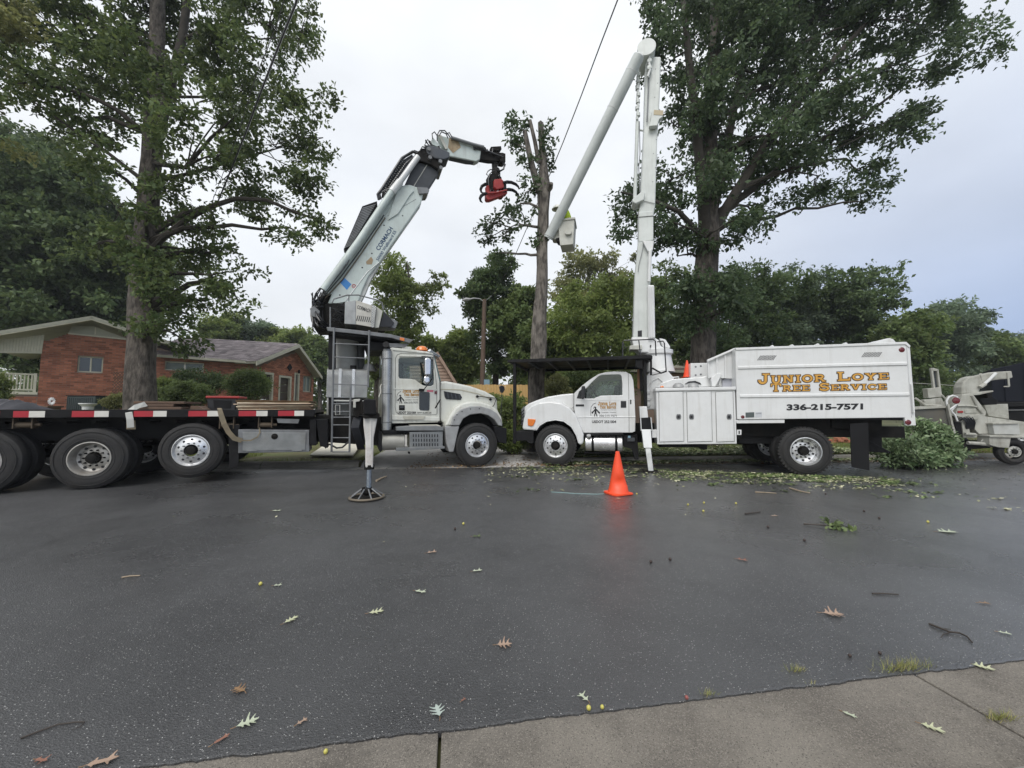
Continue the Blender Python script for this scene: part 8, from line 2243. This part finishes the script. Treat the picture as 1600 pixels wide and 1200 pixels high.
# loose single leaves, twigs and acorns, each a thing
def oak_outline(rg, lobes=4, slim=.30):
    """pointed-lobe oak leaf, unit length: lobes sweep forward, deep rounded sinuses"""
    sides = []
    for sg in (1, -1):
        S = [(.06, .015*sg)]
        n = max(2, lobes - 1)
        for i in range(n):
            t = .20 + .48*i/(n-1 if n > 1 else 1) + rg.uniform(-.03, .03)
            w = slim*(1.0, 1.45, 1.05, .8)[min(i, 3)]*rg.uniform(.8, 1.2)
            S += [(t-.06, sg*.09), (t+.02, sg*w*.6), (t+.05+.06*i, sg*w), (t+.10+.05*i, sg*w*.98), (t+.10, sg*w*.55), (t+.11, sg*.10)]
        S.append((.93, sg*.05)); sides.append(S)
    return [(0, -.010), (0, .010)] + sides[0] + [(1.0, 0)] + sides[1][::-1]
def fallen_leaf(px, py, lpx, ang, m, label, lobes=4, slim=.30, curl=.18, stem=True, seed=0, group=None):
    g_ = gnd(px, py); s = g_.y / F * 1.0; ln = lpx*s
    rg = random.Random(seed + int(px)); P = oak_outline(rg, lobes, slim)
    e = thing('fallen_leaf', label, 'leaf', None, (g_.x, g_.y, .002 if py < 1040 else .002), ang, group)
    z = lambda x, y: .006 + ln*curl*(abs(y)*1.1 + (x-.5)**2*.55)
    zz_ = -.010 if g_.y < edge_near(g_.x) else 0
    bm_ = bmesh.new(); vs = [bm_.verts.new(((x-.5)*ln, y*ln, z(x, y)+zz_)) for x, y in P]
    f_ = bm_.faces.new(vs); bmesh.ops.triangulate(bm_, faces=[f_]); me = bpy.data.meshes.new('blade'); bm_.to_mesh(me); bm_.free()
    me.materials.append(m); o = bpy.data.objects.new('blade', me); col.objects.link(o); o.parent = e
    sd = o.modifiers.new('thick', 'SOLIDIFY'); sd.thickness = .0012
    if stem: MB().tube([(-.5*ln, 0, z(0, 0)+zz_), (-.62*ln, .02*ln, .005+zz_), (-.74*ln, .07*ln, .004+zz_)], .0016, 5).build('stem', LFB, e)
    return e
def lm(name, c, c2): return mat(name, c, .6, c2=c2, scale=18, bump=.3, bscale=60)
LFP = lm('leaf_pale', (.46,.50,.38), (.36,.40,.28)); LFY = lm('leaf_yellowgreen', (.50,.51,.34), (.38,.40,.24)); LFB = lm('leaf_brown', (.26,.16,.08), (.16,.09,.05)); LFR = lm('leaf_russet', (.27,.13,.09), (.18,.08,.055)); LFT = lm('leaf_tan', (.38,.27,.20), (.27,.18,.13)); LFG = lm('leaf_underside', (.40,.46,.42), (.32,.37,.33))
leaf_list = [
 (387, 1132, 34, .6, LFP, 'large pale grey-green oak leaf near the bottom left of the road', 4, .36), (684, 1113, 30, 2.0, LFG, 'large pale oak leaf just above the gutter joint', 4, .36),
 (374, 1080, 26, 2.8, LFB, 'brown five-lobed oak leaf above the large pale one at bottom left', 4, .36), (346, 1158, 26, 1.0, LFR, 'narrow reddish-brown leaf left of the large pale oak leaf', 2, .14),
 (455, 970, 26, 1.1, LFY, 'upright-curled yellow-green leaf in the left middle of the road', 4, .22), (588, 958, 26, .35, LFY, 'pale oak leaf right of the upright-curled leaf', 4, .30),
 (434, 916, 14, .2, LFP, 'small pale leaf above the upright-curled leaf', 3, .34), (657, 926, 22, -.3, LFP, 'slim pale leaf left of the road centre', 3, .22), (746, 893, 18, .3, LFP, 'slim pale leaf near the road centre', 3, .24),
 (675, 864, 18, .4, LFT, 'tan curled leaf near the road centre, far side', 3, .30), (788, 1009, 28, .1, LFT, 'flat tan oak leaf at the middle of the road', 4, .38), (745, 839, 16, .1, LIT2, 'small green sprig leaf left of centre on the road', 3, .34),
 (724, 1096, 10, .8, LFR, 'tiny russet leaf right of the large pale leaf at the gutter', 2, .30), (472, 1130, 18, .9, LFT, 'small tan leaf between two larger leaves at bottom left', 2, .25),
 (912, 1092, 22, 2.2, LFP, 'pale curled leaf on the road just above two yellow acorns', 3, .30), (1160, 876, 18, -.5, LFR, 'small red-brown leaf right of the cone, mid road', 3, .30),
 (1302, 961, 34, -.2, LFT, 'flat pinkish-tan leaf on the wet right part of the road', 4, .38), (1538, 944, 16, -.2, LFB, 'small brown leaf near the right edge of the road', 2, .30),
 (1570, 991, 16, -.5, LFP, 'small pale leaf near the right edge above the gutter', 3, .30), (1537, 1042, 28, -.6, LFY, 'yellow-green leaf on the grassy gutter edge at right', 4, .30),
 (1328, 1116, 20, -.8, LFP, 'slim pale leaf lying on the concrete gutter', 2, .20), (1458, 1137, 30, -.7, LFY, 'lobed pale leaf on the concrete gutter near its joint', 4, .26), (1480, 832, 30, -.1, LFP, 'pale leaf with long stem at the right of the road', 4, .30),
 (1301, 824, 0, 0, None, '', 0, 0), (432, 799, 16, 0.0, LFP, 'flat pale leaf left of the outrigger foot', 3, .22), (1210, 807, 12, .1, LFT, 'small tan leaf right of the cone on the far side', 3, .3),
 (64, 1191, 24, -.1, LFR, 'russet leaf at the bottom left corner', 3, .26), (160, 1193, 44, .4, LFT, 'large dry pinkish-tan leaf at the bottom edge, left', 3, .22), (1128, 1080, 8, 0, LFR, '', 0, 0),
]
for i, (px, py, l_, an_, m_l, lb_l, nl, sl_) in enumerate(leaf_list):
    if m_l is None or not nl: continue
    fallen_leaf(px, py, l_*.84, an_, m_l, lb_l, nl, sl_, seed=i)
TW_ = mat('wet_twig', (.045,.035,.028), .6)
def twig(label, pts, r, m=TW_, forks=()):
    G = [gnd(*p) for p in pts]; b = G[0]; e = thing('twig', label, 'twig', None, (b.x, b.y, 0))
    MB().tube([g_ - b + Vector((0, 0, r + .002 + (.002 if 0 < i < len(G)-1 else 0))) for i, g_ in enumerate(G)], [r*(1-.5*i/len(G)) for i in range(len(G))], 7).build('stick', m, e, smooth=True)
    for f_ in forks:
        H_ = [gnd(*p) for p in f_]; MB().tube([g_ - b + Vector((0, 0, r*.6 + .003)) for g_ in H_], [r*.5, r*.4, r*.25][:len(H_)], 6).build('side_shoot', m, e, smooth=True)
twig('forked black twig on the wet road near the right edge', [(1452, 977), (1466, 983), (1484, 990), (1500, 992), (1512, 998), (1519, 1006)], .007, forks=([(1484, 990), (1474, 993), (1470, 998)], [(1466, 983), (1474, 984), (1486, 985)]))
twig('straight dark twig lying above the pinkish leaf at right', [(1363, 929), (1382, 929.5), (1404, 930.5)], .006)
twig('long thin curved twig at the bottom left', [(32, 1156), (60, 1146), (90, 1135), (118, 1131), (132, 1130)], .004, forks=([(132, 1130), (126, 1137), (112, 1143)],))
twig('short pale stick on the left of the road', [(190, 904), (204, 902), (219, 901)], .007, mat('pale_stick', (.30,.24,.17), .8))
twig('pale stick beside the outrigger foot rod', [(588, 753), (596, 749), (604, 746)], .02, mat('pale_stick', (.30,.24,.17), .8))
twig('dark twig right of the cone', [(1164, 804), (1176, 803), (1188, 801)], .010)
twig('pale peeled stick lying in front of the lift truck', [(1234, 764), (1250, 769), (1266, 772)], .014, mat('pale_stick', (.30,.24,.17), .8))
twig('thin pale stick left of the peeled stick', [(1180, 770), (1196, 771), (1213, 772)], .011, mat('pale_stick', (.30,.24,.17), .8))
sp = thing('leafy_sprig', 'green leafy sprig lying on the road right of centre', 'sprig', None, tuple(gnd(1301, 826)))
MB().tube([(-.25, .12, .02), (-.1, .05, .03), (.12, -.02, .015)], [.012, .008, .005], 6).build('stem', TW_, sp)
leaf_cloud('leaves', np.array([(-.02, .0, .03), (.1, -.03, .03), (.2, -.05, .03), (.02, .02, .03)]), np.array([.09, .09, .08, .08]), 20, .07, LIT2, sp, rgn)
AC_Y = mat('acorn_yellow', (.55,.50,.12), .4); AC_R = mat('acorn_red', (.28,.09,.08), .5); AC_D = mat('acorn_dark', (.05,.035,.03), .6)
def acorn(px, py, r, m, label=None, group=None):
    g_ = gnd(px, py); e = tag(MB().lathe([(0, 2.1*r), (r*.35, 2.05*r), (r*.9, 1.5*r), (r, r), (r*.85, .4*r), (r*.5, .08*r), (0, 0)], (0, 0, 0), 14, 'z').build('acorn', m, smooth=True), label, 'acorn', group)
    e.location = (g_.x, g_.y, .001 if g_.y > edge_near(g_.x) else -.009); return e
acorn(920, 1110, .011, AC_Y, 'yellow acorn on the gutter edge, left and larger of two'); acorn(941, 1108, .009, AC_Y, 'smaller yellow acorn just right of the larger yellow one'); acorn(1073, 1093, .009, AC_R, 'reddish acorn at the gutter edge')
acorn(509, 1174, .009, AC_Y, 'yellow acorn at the bottom, left of the gutter joint'); acorn(1328, 1027, .009, AC_D, 'dark acorn on the right of the road, left of two'); acorn(1375, 1023, .009, AC_D, 'dark acorn on the right of the road, right of two')
for (a_, b_c) in ((1200, 825), (1099, 800), (1290, 773), (1047, 876), (1450, 817), (1150, 788), (1075, 790), (1257, 846), (995, 773), (1374, 811), (407, 915), (711, 828), (724, 820), (1017, 880), (1100, 787), (1350, 800)):
    acorn(a_, b_c, .014, AC_Y if (a_ % 3) else AC_D, 'small acorn lying loose on the road between the leaves', 'acorns scattered on the road')
cs = gnd(861, 769); st_ = thing('string', 'thin pale blue string trailing on the road left of the cone', 'string', None, tuple(cs))
V = [gnd(*p) - cs + Vector((0, 0, .004)) for p in ((861, 769), (880, 770), (898, 771.5), (915, 772), (930, 772.5), (944, 772))]
MB().tube(V, .004, 5).build('cord', mat('cyan_cord', (.35,.55,.55), .7), st_)
# grass tufts in the gutter joints
def tuft(px, py, n, spread, h, label):
    g_ = gnd(px, py); x = rgn.randn(n)*spread; y = rgn.randn(n)*spread*.25 + x*NS; Cc = np.stack([x, y, np.full(n, -.008)], 1)
    an = rgn.uniform(0, 2*PI, n); hh = rgn.uniform(.4, 1.2, n)[:, None]*h; w_ = np.stack([np.cos(an), np.sin(an), 0*an], 1)*.0014
    tp_ = np.stack([np.cos(an+1.3)*.9, np.sin(an+1.3)*.9, np.ones(n)], 1)*hh
    e = thing('grass_tuft', label, 'grass tuft', None, (g_.x, g_.y, 0)); o = quads('blades', np.stack([Cc-w_, Cc+w_, Cc+tp_+w_*.2, Cc+tp_-w_*.2], 1), leaf_mat('dry_grass', (.16,.20,.05), (.34,.30,.12), .2), e); o['kind'] = 'stuff'
tuft(1243, 1048, 90, .022, .03, 'small green tuft growing at the gutter edge'); tuft(1410, 1044, 260, .075, .045, 'wide dry tuft growing at the gutter edge by the joint'); tuft(1108, 1086, 60, .02, .028, 'tiny green tuft at the gutter edge, middle'); tuft(1565, 1120, 120, .04, .03, 'moss-green tuft along the gutter slab joint')
tuft(1270, 1069, 20, .015, .02, 'few grass blades left of the wide dry tuft')

# ================================================================== AIR
hb_ = MB().box(-155, 155, -65, 155, -1.3, 32).build('haze', mat('haze_dummy', (1,1,1)))
hm_ = bpy.data.materials.new('thin_air'); hm_.use_nodes = True
hn, hl = hm_.node_tree.nodes, hm_.node_tree.links; hn.clear()
hv = hn.new('ShaderNodeVolumePrincipled'); hv.inputs['Density'].default_value = .0008; hv.inputs['Color'].default_value = (.86,.92,1,1); hv.inputs['Anisotropy'].default_value = .2
hl.new(hv.outputs[0], hn.new('ShaderNodeOutputMaterial').inputs['Volume'])
hb_.data.materials[0] = hm_; hb_['kind'] = 'stuff'
